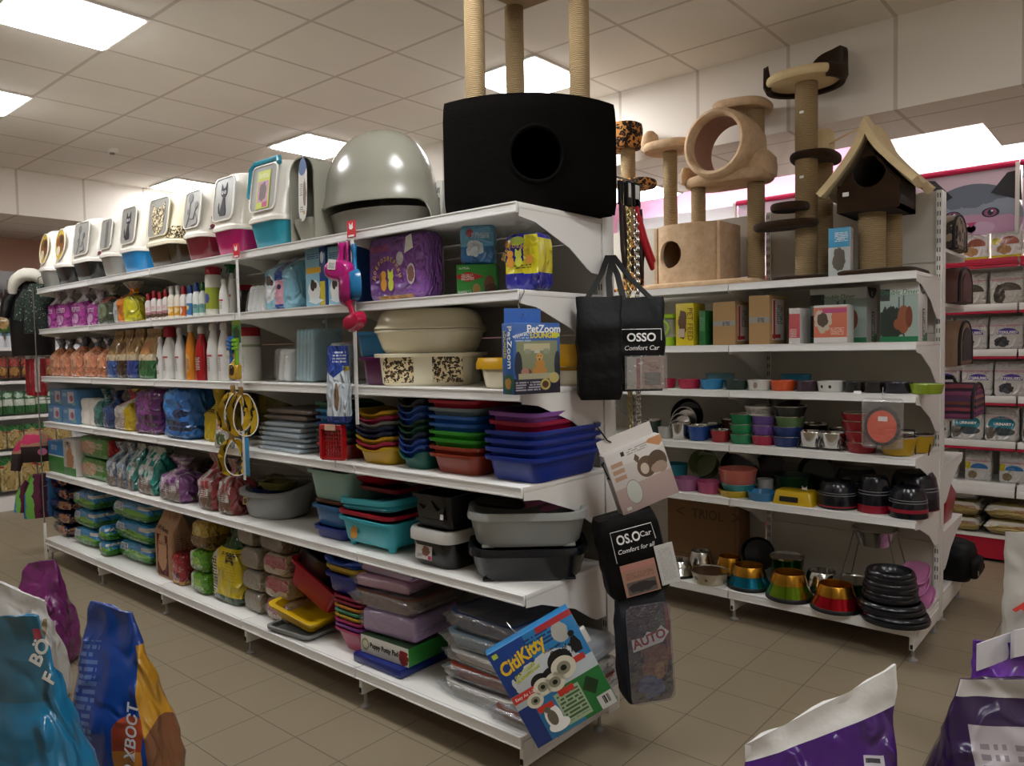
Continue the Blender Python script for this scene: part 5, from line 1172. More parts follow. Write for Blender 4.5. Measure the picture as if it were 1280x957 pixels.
# yellow collars
m_col = stripes('collar_band', ['#d9b51e', '#d9b51e', '#caa51a', '#2c2412', '#d9b51e'], 'X', 3, .5, .3); m_edge = mat('collar_edge', '#e6e2d6', .5)
def band(label, px, pt, pb, w, tw, y=-.07, grp=None):
    zt_, zb_ = Zt(px, pt, y), Zt(px, pb, y); x = Xat(px, y, zt_); h = zt_-zb_
    t = T('pet_collar', label, 'collar', (x, y, zb_), 0, grp)
    pts = []
    for i in range(25):
        a = PI*2*i/24-PI/2
        pts.append(Vector((w/2*math.sin(a*1)*0+w/2*math.cos(a)*(.55+.45*math.sin(-a)), tw*math.cos(a), h/2+h/2*math.sin(a))))
    bm = bmesh.new(); n = len(pts)-1
    A = [bm.verts.new(p+Vector((-.014, -.012, 0))) for p in pts[:n]]; Bv = [bm.verts.new(p+Vector((.014, .012, 0))) for p in pts[:n]]
    for i in range(n):
        j = (i+1) % n; bm.faces.new((A[i], A[j], Bv[j], Bv[i]))
    bmesh.ops.solidify(bm, geom=bm.faces[:], thickness=.003)
    finish(bm, 'band', m_col, t, ang=60)
    finish(tube([p+Vector((.016, .014, 0)) for p in pts[:n]], .003, 6, True), 'white_edge', m_edge, t)
    finish(box(.04, .01, .05, (0, 0, h+.012), .004), 'card_tab', mat('collar_card', '#8a6a2a', .5), t)
for i, a in enumerate([(291, 490, 540, .16, .05, -.075), (301, 492, 545, .12, .05, -.06), (290, 548, 594, .12, .05, -.07)]):
    band(['yellow pet collar in a wide loop, upper left of the hanging three', 'yellow pet collar with white edge, upper right of the hanging three', 'yellow pet collar, lowest of the hanging three'][i], *a[:5], y=a[5], grp='yellow collars on the strip')
solo('hang_card', 'narrow blue card hanging by the lowest yellow collar', 'card', box(.035, .004, .2, None, .001), mat('card_blue', '#2f86b4', .4), (Xat(310, -.05, 1.0), -.05, Zt(310, 594, -.05)))
q = aty(293, 442, -.07); zb_ = Zt(293, 474, -.07)
solo('snack_pouch', 'yellow and brown pouch with cow print below the toothbrush card', 'pouch', bag(.085, .035, q.z-zb_, 'gather', seed=230, wr=.003), paint('cow_pouch', '#d2a628', [('*', 'b', .5, .36, .3, .22, '#3a2412'), ('*', 'r', .5, .85, .6, .1, '#e0cf9a')], .25, .3), (q.x, -.07, zb_), ang=60)
solo('white_pouch', 'white glossy pouch hanging behind the yellow collars', 'pouch', bag(.15, .05, .2, 'crimp', seed=231, wr=.006), paint('white_green_pouch', '#cfcdc4', [('*', 'r', .5, .25, .3, .14, '#5a7a4a'), ('*', 'b', .4, .7, .3, .2, '#d0a08a')], .2, .5), (Xat(283, -.02, 1.2), -.03, Zt(283, 560, -.03)), ang=60)
# scoops
def scoop_bm(w=.12, h=.16, d=.05):
    rings = [[(x, -d+0*z_, z+h*.5) for x, z, z_ in zr(selli(w*.25, h*.28, 2.3, 28), 0)], [(x, -d*.9, z+h*.5) for x, z, _ in zr(selli(w*.36, h*.38, 2.3, 28), 0)], [(x, -d*.4, z+h*.5) for x, z, _ in zr(selli(w*.46, h*.47, 2.4, 28), 0)], [(x, 0, z+h*.5) for x, z, _ in zr(selli(w*.5, h*.5, 2.5, 28), 0)],
             [(x, 0, z+h*.5) for x, z, _ in zr(selli(w*.47, h*.47, 2.5, 28), 0)], [(x, -d*.4, z+h*.5) for x, z, _ in zr(selli(w*.42, h*.43, 2.4, 28), 0)], [(x, -d*.85, z+h*.5) for x, z, _ in zr(selli(w*.3, h*.34, 2.3, 28), 0)]]
    return loft(rings)
def scoop(label, px, pt, pb, w, col, y, rot=(0, 0, 0), grp=None, up=True):
    zt_, zb_ = Zt(px, pt, y), Zt(px, pb, y); H = zt_-zb_
    t = T('litter_scoop', label, 'scoop', (Xat(px, y, zb_), y, zb_), 0, grp, rot)
    m_ = plastic(col, .25); h = H*.56
    finish(scoop_bm(w, h, .045), 'scoop_bowl', m_, t)
    bm = loft([[(x*.016*k, y_*.012*k-.004, z) for x, y_ in selli(1, 1, 3, 16)] for k, z in ((1, h*.93), (.8, h*1.1), (.75, H*.85), (1.1, H*.95), (.8, H))])
    hd = finish(bm, 'handle', m_, t)
    return t
t = scoop('magenta litter scoop hanging with its back turned, left of the pair', 424, 303, 352, .15, '#c01d7e', -.07, (0, .12, .5), 'magenta litter scoops')
finish(prism(rrect(.018, .022, .002), .001, 'y'), 'price_sticker', paint('barcode', '#e6e4de', [('*', 'l', .5, .4, .4, .3, '#444444')], .5), t, (-.02, -.0475, .07), smooth=False)
scoop('magenta litter scoop behind its twin, right of the pair', 437, 300, 384, .14, '#a01868', -.05, (0, -.1, -.6), 'magenta litter scoops')
scoop('blue litter scoop peeking out behind the magenta pair', 447, 304, 376, .12, '#1f78ae', -.03, (0, -.08, -.3))
scoop('crimson litter scoop hanging over the sky blue tray', 449, 372, 412, .12, '#b8123e', -.06, (0, -.4, .2))
# pad bag and grid scoop under it
z0 = Zt(426, 527, -.07); z1 = Zt(428, 432, -.07)
t = T('pad_roll_bag', 'narrow hanging bag of dog pads with blue top and a standing dog picture', 'bag', (Xat(426, -.07, z0), -.075, z0), .3)
finish(bag(.115, .05, z1-z0, 'crimp', seed=240, wr=.004), 'bag_body', paint('pad_roll_print', '#d2dde4', [('*', 'r', .5, .88, .8, .16, '#1e45a0'), ('*', 'r', .5, .7, .8, .03, '#b9a832'), ('*', 'd', .4, .7, .5, .12, '#1e45a0'), ('*', 'r', .5, .03, .8, .05, '#1e3f92'), ('*', 'b', .55, .32, .1, .2, '#8a6a4a'), ('*', 'l', .6, .84, .3, .08, '#cfd8ea')], .25, .4), t, ang=60)
q0, q1 = Zt(418, 573, -.08), Zt(418, 530, -.08)
t = T('sieve_scoop', 'red plastic grid scoop hanging under the dog pad bag', 'scoop', (Xat(418, -.08, q0), -.085, q0), .25)
w, h = .125, q1-q0
bm = bmesh.new(); m_rs = plastic('#b3161f', .25)
for i in range(8): add_box(bm, .006, .006, h*.8, (-w*.4+w*.8*i/7, 0, h*.45))
for i in range(8): add_box(bm, w*.86, .006, .006, (0, 0, h*.06+h*.8*i/7))
add_box(bm, w, .02, .012, (0, 0, 0), .003); add_box(bm, .012, .035, h*.9, (-w*.48, 0, h*.45), .003); add_box(bm, .012, .035, h*.9, (w*.48, 0, h*.45), .003); add_box(bm, w, .035, h*.16, (0, 0, h*.92), .004)
finish(bm, 'grid', m_rs, t, smooth=False)
finish(box(.008, .006, .04, (.01, 0, -.02), .002), 'hang_peg', c_white, t); finish(prism(rrect(.03, .014, .002), .001, 'y'), 'price_sticker', mat('sticker_beige', '#c9a890', .5), t, (0, -.019, h*.92), smooth=False)
# hanging carton at the second shelf's corner
zb_, zt_ = Zt(660, 491, -.03), Zt(660, 404, -.03)
t = T('car_hammock_carton', 'blue hanging carton with golden dog on a car seat picture', 'box', (.075, -.035, zb_), 1.27)
w, d, h = .2, .075, zt_-zb_
finish(box(w, d, h, None, .002), 'carton', paint('lounger_carton', '#3566b0', [('F', 'r', .5, .42, .44, .33, '#8b9270'), ('F', 'r', .5, .1, .5, .12, '#2b2a3c'), ('F', 'e', .1, .4, .08, .2, '#26303e'), ('F', 'e', .94, .4, .07, .2, '#26303e'), ('F', 'r', .5, .66, .28, .05, '#c9bf98'), ('F', 'r', .3, .6, .06, .035, '#9aa08a'), ('F', 'r', .5, .595, .06, .02, '#c9c9b8'), ('F', 'r', .7, .6, .06, .035, '#9aa08a'), ('F', 'e', .56, .42, .1, .07, '#c98f45'), ('F', 'e', .55, .52, .075, .055, '#dba85c'), ('F', 'e', .55, .33, .16, .06, '#c98f45'), ('F', 'e', .55, .485, .018, .014, '#2a1a10'), ('F', 'e', .52, .535, .012, .01, '#2a1a10'), ('F', 'e', .58, .535, .012, .01, '#2a1a10'), ('F', 'e', .26, .31, .12, .05, '#7a4a34'), ('F', 'b', .24, .32, .08, .05, '#b98a78'),
      ('F', 'r', .5, .25, .4, .04, '#b9b594'), ('F', 'l', .3, .11, .26, .07, '#b9b9c4'), ('F', 'e', .67, .13, .11, .08, '#c9b868'), ('F', 'e', .67, .13, .07, .05, '#5a3a2a'), ('F', 'e', .86, .22, .11, .075, '#d0c078'), ('F', 'l', .22, .8, .18, .06, '#a9c0e4'), ('F', 'r', .92, .83, .08, .025, '#b4dc3a'),
      ('L', 'b', .5, .14, .5, .16, '#2f6a5a'), ('L', 'b', .5, .16, .3, .08, '#c99a4a')], .35), t)
txt('PetZoom', .038, WHITE, t, (.03, -d/2-.001, h*.91), bold=.0008)
txt('LOUNGEE', .026, mat('print_yellow', '#e6d23a', .5), t, (.03, -d/2-.001, h*.82), bold=.0008)
txt('waterproof', .02, WHITE, t, (-.058, -d/2-.001, h*.85), rot=(PI/2, -.25, 0))
txt('PetZoom', .04, WHITE, t, (-w/2-.001, -.012, h*.66), rot=(PI/2, PI/2, -PI/2)); txt('LOUNGEE', .022, M['print_yellow'], t, (-w/2-.001, .018, h*.7), rot=(PI/2, PI/2, -PI/2))
finish(box(w*.78, .002, .055, (-.02, d*.3, h+.026)), 'hang_flap', mat('carton_blue', '#3566b0', .4), t, smooth=False)
finish(tube([(-.02, d*.3-.015, h+.03), (-.02, d*.3+.012, h+.035), (-.025, d*.3+.02, h+.07), (-.01, d*.3, h+.115), (.02, d*.3+.05, h+.125)], .002, 6), 'wire_hook', m_wire, t)
# tilted carton at the base corner
q = aty(690, 844, -.09)
t = T('toilet_kit_carton', 'blue and green cat toilet training carton hanging tilted at the bottom corner', 'box', q, 0, None, (0, -.47, .84))
w, h, d = .325, .385, .05
CK = paint('toilet_kit_carton', '#2f86c4', [('F', 'r', .8, .2, .3, .22, '#2f8440'), ('F', 'r', .45, .1, .16, .14, '#3a8fb4'), ('F', 'r', .06, .5, .12, .6, '#1c3f92'), ('F', 'r', .2, .84, .22, .2, '#1d4a9e'), ('F', 'b', .5, .6, .4, .14, '#dfe6ea'), ('F', 'r', .5, .47, .5, .07, '#cfdce0'), ('F', 'l', .56, .88, .16, .07, '#1c3f72'), ('F', 'b', .8, .86, .1, .1, '#b9b9ae'), ('F', 'r', .82, .97, .25, .03, '#b8323a'), ('F', 'r', .56, .2, .15, .16, '#b4cfa8'), ('F', 'l', .56, .2, .13, .13, '#4a6a44'), ('F', 'd', .82, .27, .1, .1, '#27421f'),
      ('F', 'r', .9, .07, .09, .07, '#e6e6e0'), ('F', 'r', .87, .08, .006, .04, '#333333'), ('F', 'r', .89, .08, .01, .04, '#333333'), ('F', 'r', .92, .08, .006, .04, '#333333'), ('F', 'r', .935, .08, .004, .04, '#333333'), ('L', 'b', .5, .6, .5, .3, '#3a6a3a'), ('S', 'r', .5, .5, .9, .6, '#d9d9d0'), ('F', 'r', .07, .95, .03, .022, '#c9e23a')], .35)
finish(box(w, d, h, (0, 0, 0), .002), 'carton', CK, t)
y = -d/2-.0012
m_yl = mat('print_sun', '#f0c62e', .5)
txt('CitiKitty', .066, m_yl, t, (-.06, y, .125), rot=(PI/2, -.16, 0), shear=.2, bold=.002, sx=.8)
txt('CAT TOILET\nTRAINING KIT', .016, M['print_lime'], t, (-.07, y-.0002, .068), rot=(PI/2, -.16, 0), bold=.0005)
txt('Works with...', .014, BLACK, t, (.05, y, .098)); txt('Cats of all', .022, BLACK, t, (.075, y, .08), bold=.0005); txt('size     Age!', .02, BLACK, t, (.09, y, .056), bold=.0004); txt('&', .036, BLACK, t, (.085, y-.0005, .058), bold=.0012)
red = finish(box(.11, .0012, .03, (-.105, y, -.0)), 'red_banner', mat('print_red', '#c9382a', .5), t, smooth=False); txt('Easy As 1-2-3!', .016, WHITE, t, (-.105, y-.0012, 0))
m_ring = mat('print_ring', '#dcd9c4', .5); m_ringd = mat('print_ring_dark', '#8d8a74', .5)
b = bmesh.new()
for (cx, cz, r) in ((-.09, -.035, .03), (-.045, -.005, .034), (.0, -.012, .038), (.05, .018, .046)):
    flat(ell(r, r*.92, 24, cx, cz+r*.55), y, 1, b) if cx > -.08 else None
    flat(ell(r, r*.9, 24, cx, cz), y-.001, 0, b); flat(ell(r*.55, r*.5, 20, cx, cz), y-.002, 2, b); flat(ell(r*.25, r*.22, 14, cx, cz), y-.003, 1, b)
finish(b, 'ring_picture', [m_ring, BLACK, m_ringd], t, smooth=False)
b = bmesh.new()
for (cx, cz) in ((-.07, -.075), (.02, -.058), (.105, .02)): add_box(b, .06, .0012, .022, (cx, y, cz))
finish(b, 'step_banner', M['print_red'], t, smooth=False)
b = bmesh.new(); flat([(.11, .04), (.14, .04), (.145, .07), (.135, .1), (.12, .1), (.105, .07)], y, 0, b); flat(ell(.012, .011, 12, .128, .112), y-.0008, 0, b)
finish(b, 'cat_picture', BLACK, t, smooth=False); b = bmesh.new()
flat(ell(.03, .05, 20, -.06, -.12), y, 1, b); flat(ell(.04, .022, 20, -.055, -.155), y-.0008, 1, b); flat(ell(.017, .03, 14, -.065, -.12), y-.0016, 2, b); flat(ell(.012, .011, 12, -.07, -.085), y-.0024, 2, b)
finish(b, 'toilet_picture', [BLACK, WHITE, mat('print_tabby', '#6a6353', .6)], t, smooth=False)
finish(tube([(-.03, .0, h/2-.01), (-.045, .0, h/2+.03), (-.05, .02, h/2+.05)], .002, 6), 'wire_hook', m_wire, t)
finish(prism(rrect(.012, .028, .005), .02, 'x'), 'hang_tab', c_white, t, (w/2+.008, 0, .07))
# bags on the gondola's end
m_tote = mat('black_tote', '#030303', .55, bump=(12, .5, .02), spec=.22); m_strap = mat('black_strap', '#0b0b0b', .7)
m_vinyl = clear('clear_vinyl', '#f4f4f4', .16, .08, .05)
def ribbon(bm, pts, w, th=.003, side=Vector((1, 0, 0))):
    pts = [Vector(p) for p in pts]; rs = []
    for i, p in enumerate(pts):
        tn = (pts[min(i+1, len(pts)-1)]-pts[max(i-1, 0)]).normalized(); n = tn.cross(side).normalized()
        rs.append([p+side*w/2+n*th/2, p-side*w/2+n*th/2, p-side*w/2-n*th/2, p+side*w/2-n*th/2])
    add_loft(bm, rs); return bm
def tote(label, px, pb, pt, Y, w, d, rz, hookz, seed, pull=.0):
    z0 = Zt(px, pb, Y); z1 = Zt(px, pt, Y); h = z1-z0
    t = T('tote_bag', label, 'bag', (Xat(px, Y, z0), Y, z0), rz)
    finish(bag(w, d, h, 'fold', wr=.012, seed=seed, freq=9), 'bag_body', m_tote, t, ang=60)
    inv = Matrix.Rotation(-rz, 3, 'Z')
    hk = inv @ (Vector((.03, .56, hookz))-Vector(t.location))
    bm = bmesh.new()
    for sy in (-.006, .006):
        ribbon(bm, [(-w*.26, sy, h-.09), (-w*.26, sy, h), Vector((-w*.2, sy, h)).lerp(hk, .55), hk+Vector((-.01, sy, .0)), hk+Vector((.01, sy, 0)), Vector((w*.2, sy, h)).lerp(hk, .45), (w*.26, sy, h), (w*.26, sy, h-.09)], .024)
    finish(bm, 'straps', m_strap, t)
    return t, h
t, h = tote('plain black tote bag, behind the one with the white lettering', 750, 499, 372, .35, .17, .09, .66, 2.03, 250)
t, h = tote('black tote bag with white lettering and clear pocket hanging on the gondola end', 797, 488, 372, .5, .21, .09, .76, 2.03, 251)
d2 = -.057
txt('OSSO', .046, WHITE, t, (.005, d2, h*.57), rot=(PI/2, .0, 0), bold=.001); txt('Comfort Car', .026, WHITE, t, (.005, d2, h*.46), rot=(PI/2, 0, 0), shear=.2)
bm = bmesh.new()
for a, b2 in (((-.075, h*.66), (.085, h*.66)), ((-.075, h*.42), (-.075, h*.66)), ((.085, h*.54), (.085, h*.66))): add_tube(bm, [(a[0], d2, a[1]), (b2[0], d2, b2[1])], .0014, 5)
finish(bm, 'lettering_frame', WHITE, t)
finish(box(.15, .004, h*.34, (.02, d2-.004, h*.2), .001), 'insert_card', paint('insert_card', '#b98d78', [('F', 'r', .2, .5, .2, .6, '#c9c4bc'), ('F', 'r', .68, .3, .22, .2, '#4a423c'), ('F', 'l', .68, .7, .2, .12, '#7a5548'), ('F', 'r', .3, .45, .05, .5, '#a8404a')], .4), t, smooth=False)
finish(box(.17, .003, h*.36, (.02, d2-.009, h*.2), .001), 'clear_pocket', m_vinyl, t, smooth=False)
# bedding box
q = aty(799, 592, .42)
t = T('cat_litter_mat_box', 'pale carton with two tabby cats and an oval window hanging on the gondola end', 'box', q, 0, None, (0, -.33, .95))
w, h, d = .25, .25, .055
finish(box(w, d, h, (0, 0, 0), .002), 'carton', paint('mat_box', '#d6cfc8', [('F', 'r', .5, .2, .6, .22, '#c4aca4'), ('F', 'e', .5, .95, .6, .2, '#e2ddd6'), ('F', 'e', .62, .6, .16, .17, '#6a543e'), ('F', 'e', .82, .62, .16, .17, '#5f4a38'), ('F', 'd', .5, .78, .05, .08, '#6a543e'), ('F', 'e', .58, .58, .07, .09, '#d8c8b4'), ('F', 'b', .82, .52, .14, .1, '#b49a86'), ('F', 'e', .3, .3, .13, .2, '#a09a92'), ('F', 'e', .3, .3, .12, .185, '#d9ddd2'), ('F', 'r', .16, .8, .1, .035, '#c09a7c'), ('F', 'r', .16, .69, .1, .035, '#c09a7c'), ('F', 'r', .16, .58, .1, .035, '#c09a7c'), ('F', 'r', .3, .93, .03, .035, '#26221e'), ('F', 'l', .55, .93, .18, .05, '#a8a49a'), ('F', 'd', .92, .96, .2, .12, '#c98d5c'), ('F', 'r', .13, .08, .04, .025, '#eeeae4'), ('L', 'r', .5, .4, .9, .5, '#b9b3ac'), ('L', 'l', .5, .3, .2, .25, '#77706a')], .4), t)
finish(tube([(-w/2-.0008, -.01, .1), (-w/2-.0008, .015, .085), (-w/2-.0008, .0, .05), (-w/2-.0008, -.015, .03), (-w/2-.0008, .01, .03)], .004, 6), 'scroll_print', BLACK, t)
finish(box(w*.95, .002, .055, (-.0, d*.45, h/2+.024)), 'hang_flap', mat('carton_pale', '#d0cac2', .5), t, smooth=False)
finish(tube([(-.06, d*.45, h/2+.03), (-.075, d*.45-.01, h/2+.045), (-.1, d*.45, h/2+.13)], .003, 6), 'hook', m_strap, t)
# car seat cover bags
q = aty(800, 738, .42)
t = T('car_cover_bag', 'black folded car cover bag with framed lettering under the pale carton', 'bag', q, 0, None, (0, -.22, .8))
w, h = .25, .32
finish(bag(w, .12, h, 'block', wr=.01, seed=260, freq=9), 'bag_body', m_tote, t, ang=60)
d2 = -.068
txt('OS.O', .052, WHITE, t, (-.01, d2, h*.74), bold=.0012, sx=.8); txt('Car', .03, WHITE, t, (.06, d2, h*.75)); txt('Comfort for all', .024, WHITE, t, (.01, d2, h*.6), shear=.25)
bm = tube([(-.075, d2, h*.48), (-.075, d2, h*.86), (.09, d2, h*.86), (.095, d2, h*.66)], .0014, 5); finish(bm, 'lettering_frame', WHITE, t)
finish(box(.14, .003, h*.4, (-.0, d2-.004, h*.24), .001), 'insert_card', paint('car_insert', '#b58a74', [('F', 'r', .5, .24, .42, .2, '#6a625a'), ('F', 'b', .5, .24, .38, .16, '#3a3633'), ('F', 'l', .5, .62, .4, .1, '#8a6050'), ('F', 'r', .5, .9, .5, .08, '#c98a80')], .4), t, smooth=False)
finish(box(.075, .003, h*.5, (.115, d2-.003, h*.32), .001), 'price_sheet', paint('price_sheet', '#d9d7d0', [('F', 'l', .5, .5, .35, .4, '#b9b7b0')], .5), t, smooth=False)
q = aty(808, 868, .44)
t = T('car_cover_bag', 'navy car cover bag with clear front showing a brown dog, lowest on the gondola end', 'bag', q, 0, None, (0, -.06, .92))
w, h = .2, .43
finish(bag(w, .13, h, 'fold', wr=.008, seed=265, freq=8), 'bag_body', mat('navy_cloth', '#0d1220', .6, bump=(14, .5, .02)), t, ang=60)
finish(prism(rrect(w*.44, h*.44, .03), .004, 'y'), 'printed_front', paint('auto_front', '#2d2622', [('F', 'b', .6, .4, .3, .25, '#8d5a36'), ('F', 'b', .5, .14, .3, .12, '#3f5a8a'), ('F', 'e', .7, .3, .12, .1, '#b07a4a'), ('F', 'b', .75, .76, .2, .16, '#5a6a52'), ('F', 'l', .4, .85, .3, .1, '#54403a'), ('F', 'r', .96, .7, .05, .3, '#a03a34')], .3), t, (.0, -.069, h*.47), smooth=False)
finish(prism([(-.075, -.03), (-.07, .02), (-.02, .012), (.0, .03), (.03, .012), (.06, .035), (.085, .0), (.05, -.03)], .002, 'y'), 'lettering_patch', WHITE, t, (.0, -.073, h*.6), (0, -.2, 0), smooth=False)
txt('AUTO', .05, mat('print_darkred', '#a8182a', .5), t, (.0, -.0755, h*.6), rot=(PI/2, -.25, 0), bold=.0016)
finish(prism(rrect(w*.46, h*.46, .03), .003, 'y'), 'clear_front', m_vinyl, t, (0, -.08, h*.47), smooth=False)
# leads and chains behind the end post
m_chain = mat('chain_steel', '#a9a69c', .25, 1); m_chaing = mat('chain_brass', '#9a8a55', .3, 1); m_redlead = mat('red_lead', '#b3121f', .4); m_brlead = mat('brown_lead', '#2a1510', .5)
P0 = atx(775, 222, .03)
def chain_bm(L, r=.012):
    bm = bmesh.new(); n = int(L/(r*1.5))
    for i in range(n):
        z = -i*r*1.5; pts = [(r*.62*math.cos(a), 0, r*math.sin(a)) if i % 2 else (0, r*.62*math.cos(a), r*math.sin(a)) for a in [2*PI*k/8 for k in range(8)]]
        add_tube(bm, [(x, y, zz+z) for x, y, zz in pts], r*.24, 4, True)
    return bm
hookz = P0.z
def lead(label, dx, dy, L, kind):
    t = T('pet_lead', label, 'lead', (.03+dx, P0.y+dy, hookz), 0, None)
    if kind == 'chain' or kind == 'brass':
        finish(chain_bm(L), 'chain', m_chain if kind == 'chain' else m_chaing, t, (0, 0, -.14))
        finish(box(.014, .03, .1, (0, 0, -.07), .003), 'hang_card', m_strap, t); finish(box(.016, .018, .06, (0.001, 0, -.06), .002), 'clear_label', mat('label_grey', '#c9c7c0', .3), t)
    elif kind == 'red':
        finish(tube([(0, 0, -.12), (.0, .02, -.2), (.0, .1, -.33), (.0, .13, -.37), (0, .14, -.34), (0, .08, -.26), (0, .02, -.16)], .012, 8), 'handle', m_redlead, t)
        finish(box(.014, .03, .1, (0, 0, -.07), .003), 'hang_card', m_strap, t)
    else:
        finish(tube([(0, 0, -.1), (0, .01, -.3), (0, .03, -.42), (0, .045, -.3), (0, .02, -.12)], .009, 8), 'strap', m_brlead, t)
        finish(box(.014, .03, .1, (0, 0, -.07), .003), 'hang_card', m_strap, t)
for i, (kind, dy, L, lb) in enumerate([('brass', .02, .9, 'second brass coloured chain lead, between the first and the steel chains'), ('chain', .055, 1.0, 'thin steel chain lead in the middle of the bunch'), ('brown', -.03, .4, 'dark brown leather lead, nearest the gondola end post'), ('brass', .0, 1.0, 'brass coloured chain lead hanging nearest the end post'), ('chain', .035, 1.15, 'long steel chain lead between brass chain and red handle'), ('chain', .07, 1.1, 'steel chain lead right beside the leopard print pillar'), ('brown', .11, .4, 'dark brown lead loop hanging under the red handles'), ('red', .06, 0, 'red lead handle pointing down, in front of the chains'), ('red', .1, 0, 'red lead handle slanting out towards the beige cat tree')]):
    lead(lb, .02*(i % 2)+.02, dy, L, kind)
t = T('peg_hook', 'steel peg hook carrying the leads behind the end post', 'hook', (.03, P0.y-.02, hookz))
finish(tube([(-.0, -.05, .0), (0, .0, .0), (0, .16, .0), (0, .17, .015)], .004, 6), 'peg', m_wire, t)
finish(box(.012, .05, .04, (-.012, -.06, 0), .002), 'plate', m_steel, t)
# clothes at the far end
xe = -5.1
def coat(label, p, w, h, body, trim=None, seed=0, name='pet_coat'):
    t = T(name, label, 'pet clothes', p, 1.2)
    rings = []
    for i in range(13):
        q = i/12; z = -h*q
        k = .55+.55*min(1, q*2.5)-.15*max(0, q-.6)
        rings.append([(x, y, z) for x, y in selli(w/2*k, .05+.03*math.sin(q*PI), 2.5, 30)])
    finish(wrinkle(loft(rings), .014, 8, seed), 'body', body, t, ang=70)
    for s in (-1, 1): finish(wrinkle(tube([(s*w*.28, 0, -.07), (s*w*.55, -.01, -.16), (s*w*.66, -.02, -.3)], [.05, .045, .035], 12), .006, 10, seed+s), 'sleeve', body, t, ang=70)
    if trim: finish(wrinkle(tube([(w*.42*math.cos(a), -.05-.05*math.sin(a), -.1+.15*math.sin(a)) for a in [PI*i/16 for i in range(17)]], [.03+.02*math.sin(PI*i/16) for i in range(17)], 16), .014, 30, seed), 'fur_collar', trim, t, ang=80)
    finish(tube([(0, 0, -.02), (0, 0, .05), (.03, 0, .07), (.03, 0, .1)], .003, 6), 'hanger', m_wire, t)
q = atx(38, 352, -5.42)
coat('black shiny pet coat with white fur hood on the far end of the gondola', q, .3, .62, mat('black_shiny_cloth', '#0d0d0e', .3, bump=(14, .5, .02)), fur('white_fur', '#cfc9ba', '#efeadc', 70), 270)
q = atx(48, 355, -5.12)
coat('dark green speckled pet jumper behind the black coat', q, .22, .4, spots('speckle', '#1f2a22', '#0f1512', '#8a9a86', 60), None, 275)
q = atx(44, 540, -5.15)
coat('pink and brown pet jacket hanging at the far end', q, .22, .24, paint('pink_jacket', '#a8785a', [('*', 'b', .3, .8, .4, .16, '#c42a5e'), ('*', 'r', .5, .25, .8, .3, '#2a1416'), ('*', 'e', .7, .35, .14, .12, '#c46a8a')], .8), None, 280)
q = atx(50, 592, -5.24)
coat('blue, green and plum pet jumper hanging lowest at the far end', q, .24, .36, stripes('jumper', ['#3f7fae', '#6fae4a', '#5a1f3a', '#3a0f24', '#2f5f8a'], 'X', 1, .9, .2), None, 285)
t = T('end_rod', 'thin steel rod with wire rungs at the far end of the gondola', 'display rod', (-5.03, -.02, .3))
finish(tube([(0, 0, 0), (0, 0, 1.9)], .006, 8), 'rod', m_wire, t)
for k in range(5): finish(tube([(0, 0, .3+.35*k), (.0, .3, .3+.35*k)], .003, 6), 'rung', m_wire, t)
finish(box(.02, .02, .3, (0, .0, -.15)), 'rod_foot', m_steel, t)
# ================================================================ goods on the shorter gondola
m_beige = fur('beige_plush', '#a87c52', '#f0d6b2', 60); m_dbrown = fur('choc_plush', '#1f130c', '#43301f', 70); m_creamf = fur('cream_plush', '#d9bf8d', '#f0dcae', 70); m_pinkin = fur('inside_plush', '#8f6650', '#b58a70', 70)
m_leoplush = spots('leopard_plush', '#c0833f', '#0f0804', '#6a3f18', 30, .95, gapv=.34)
ZT = ZG[0]
def plat(w, d, th, e=2.6, dx=0): return loft([zr(selli(w/2*k, d/2*k, e, 40), z, dx) for k, z in ((.93, 0), (.985, th*.2), (1, th*.5), (.985, th*.8), (.93, th))])
def L(o, p): return Vector(p)-o
# beige tree
o = Vector((-.43, 2.33, ZT))
t = T('cat_tree', 'beige plush cat tree with tunnel and round hole house on the shorter gondola', 'cat tree', o)
finish(plat(.8, .46, .035, 5), 'base_board', m_beige, t, (.03, 0, 0))
hx0, hx1 = Xat(815, 2.16, 2.2), Xat(897, 2.16, 2.2); hw = hx1-hx0; hz = Zt(850, 281, 2.16)-ZT-.035
q = aty(836, 318, 2.12)
def hb(x, z):
    u = x/hw*2-1; return (hx0+x-o.x, -.21+.11*abs(u)**3, z+.035)
hf = finish(holed(hw, hz, q.x-hx0, q.z-ZT-.035, .085, .02, hb, 48, 8), 'house_front', m_beige, t, ang=70)
bm = bmesh.new(); out = [hb(hw*i/12, 0)[:2] for i in range(13)]
poly = out+[(hx1-o.x, .15), (hx0-o.x, .15)]
add_prism(bm, poly, .03, 'z', (0, 0, hz+.022)); add_box(bm, .02, .29, hz, (hx0-o.x+.01, .005, hz/2+.035)); add_box(bm, .02, .29, hz, (hx1-o.x-.01, .005, hz/2+.035)); add_box(bm, hw, .02, hz, ((hx0+hx1)/2-o.x, .15, hz/2+.035))
finish(bm, 'house_walls', m_beige, t, ang=60)
def post(px, Y, z0, z1, r, mt=None):
    x = Xat(px, Y, (z0+z1)/2); return sisal_post(t, x-o.x, Y-o.y, z0-o.z, z1-o.z, r, mt)
zh = ZT+.035+hz
z1 = Zt(836, 190, 2.3); post(838, 2.3, zh, z1, .045)
z2 = Zt(873, 236, 2.28); post(873, 2.26, zh, z2, .045)
x3 = Xat(945, 2.36, 2.5); z3 = Zt(945, 136, 2.36); post(945, 2.36, ZT+.03, z3, .052)
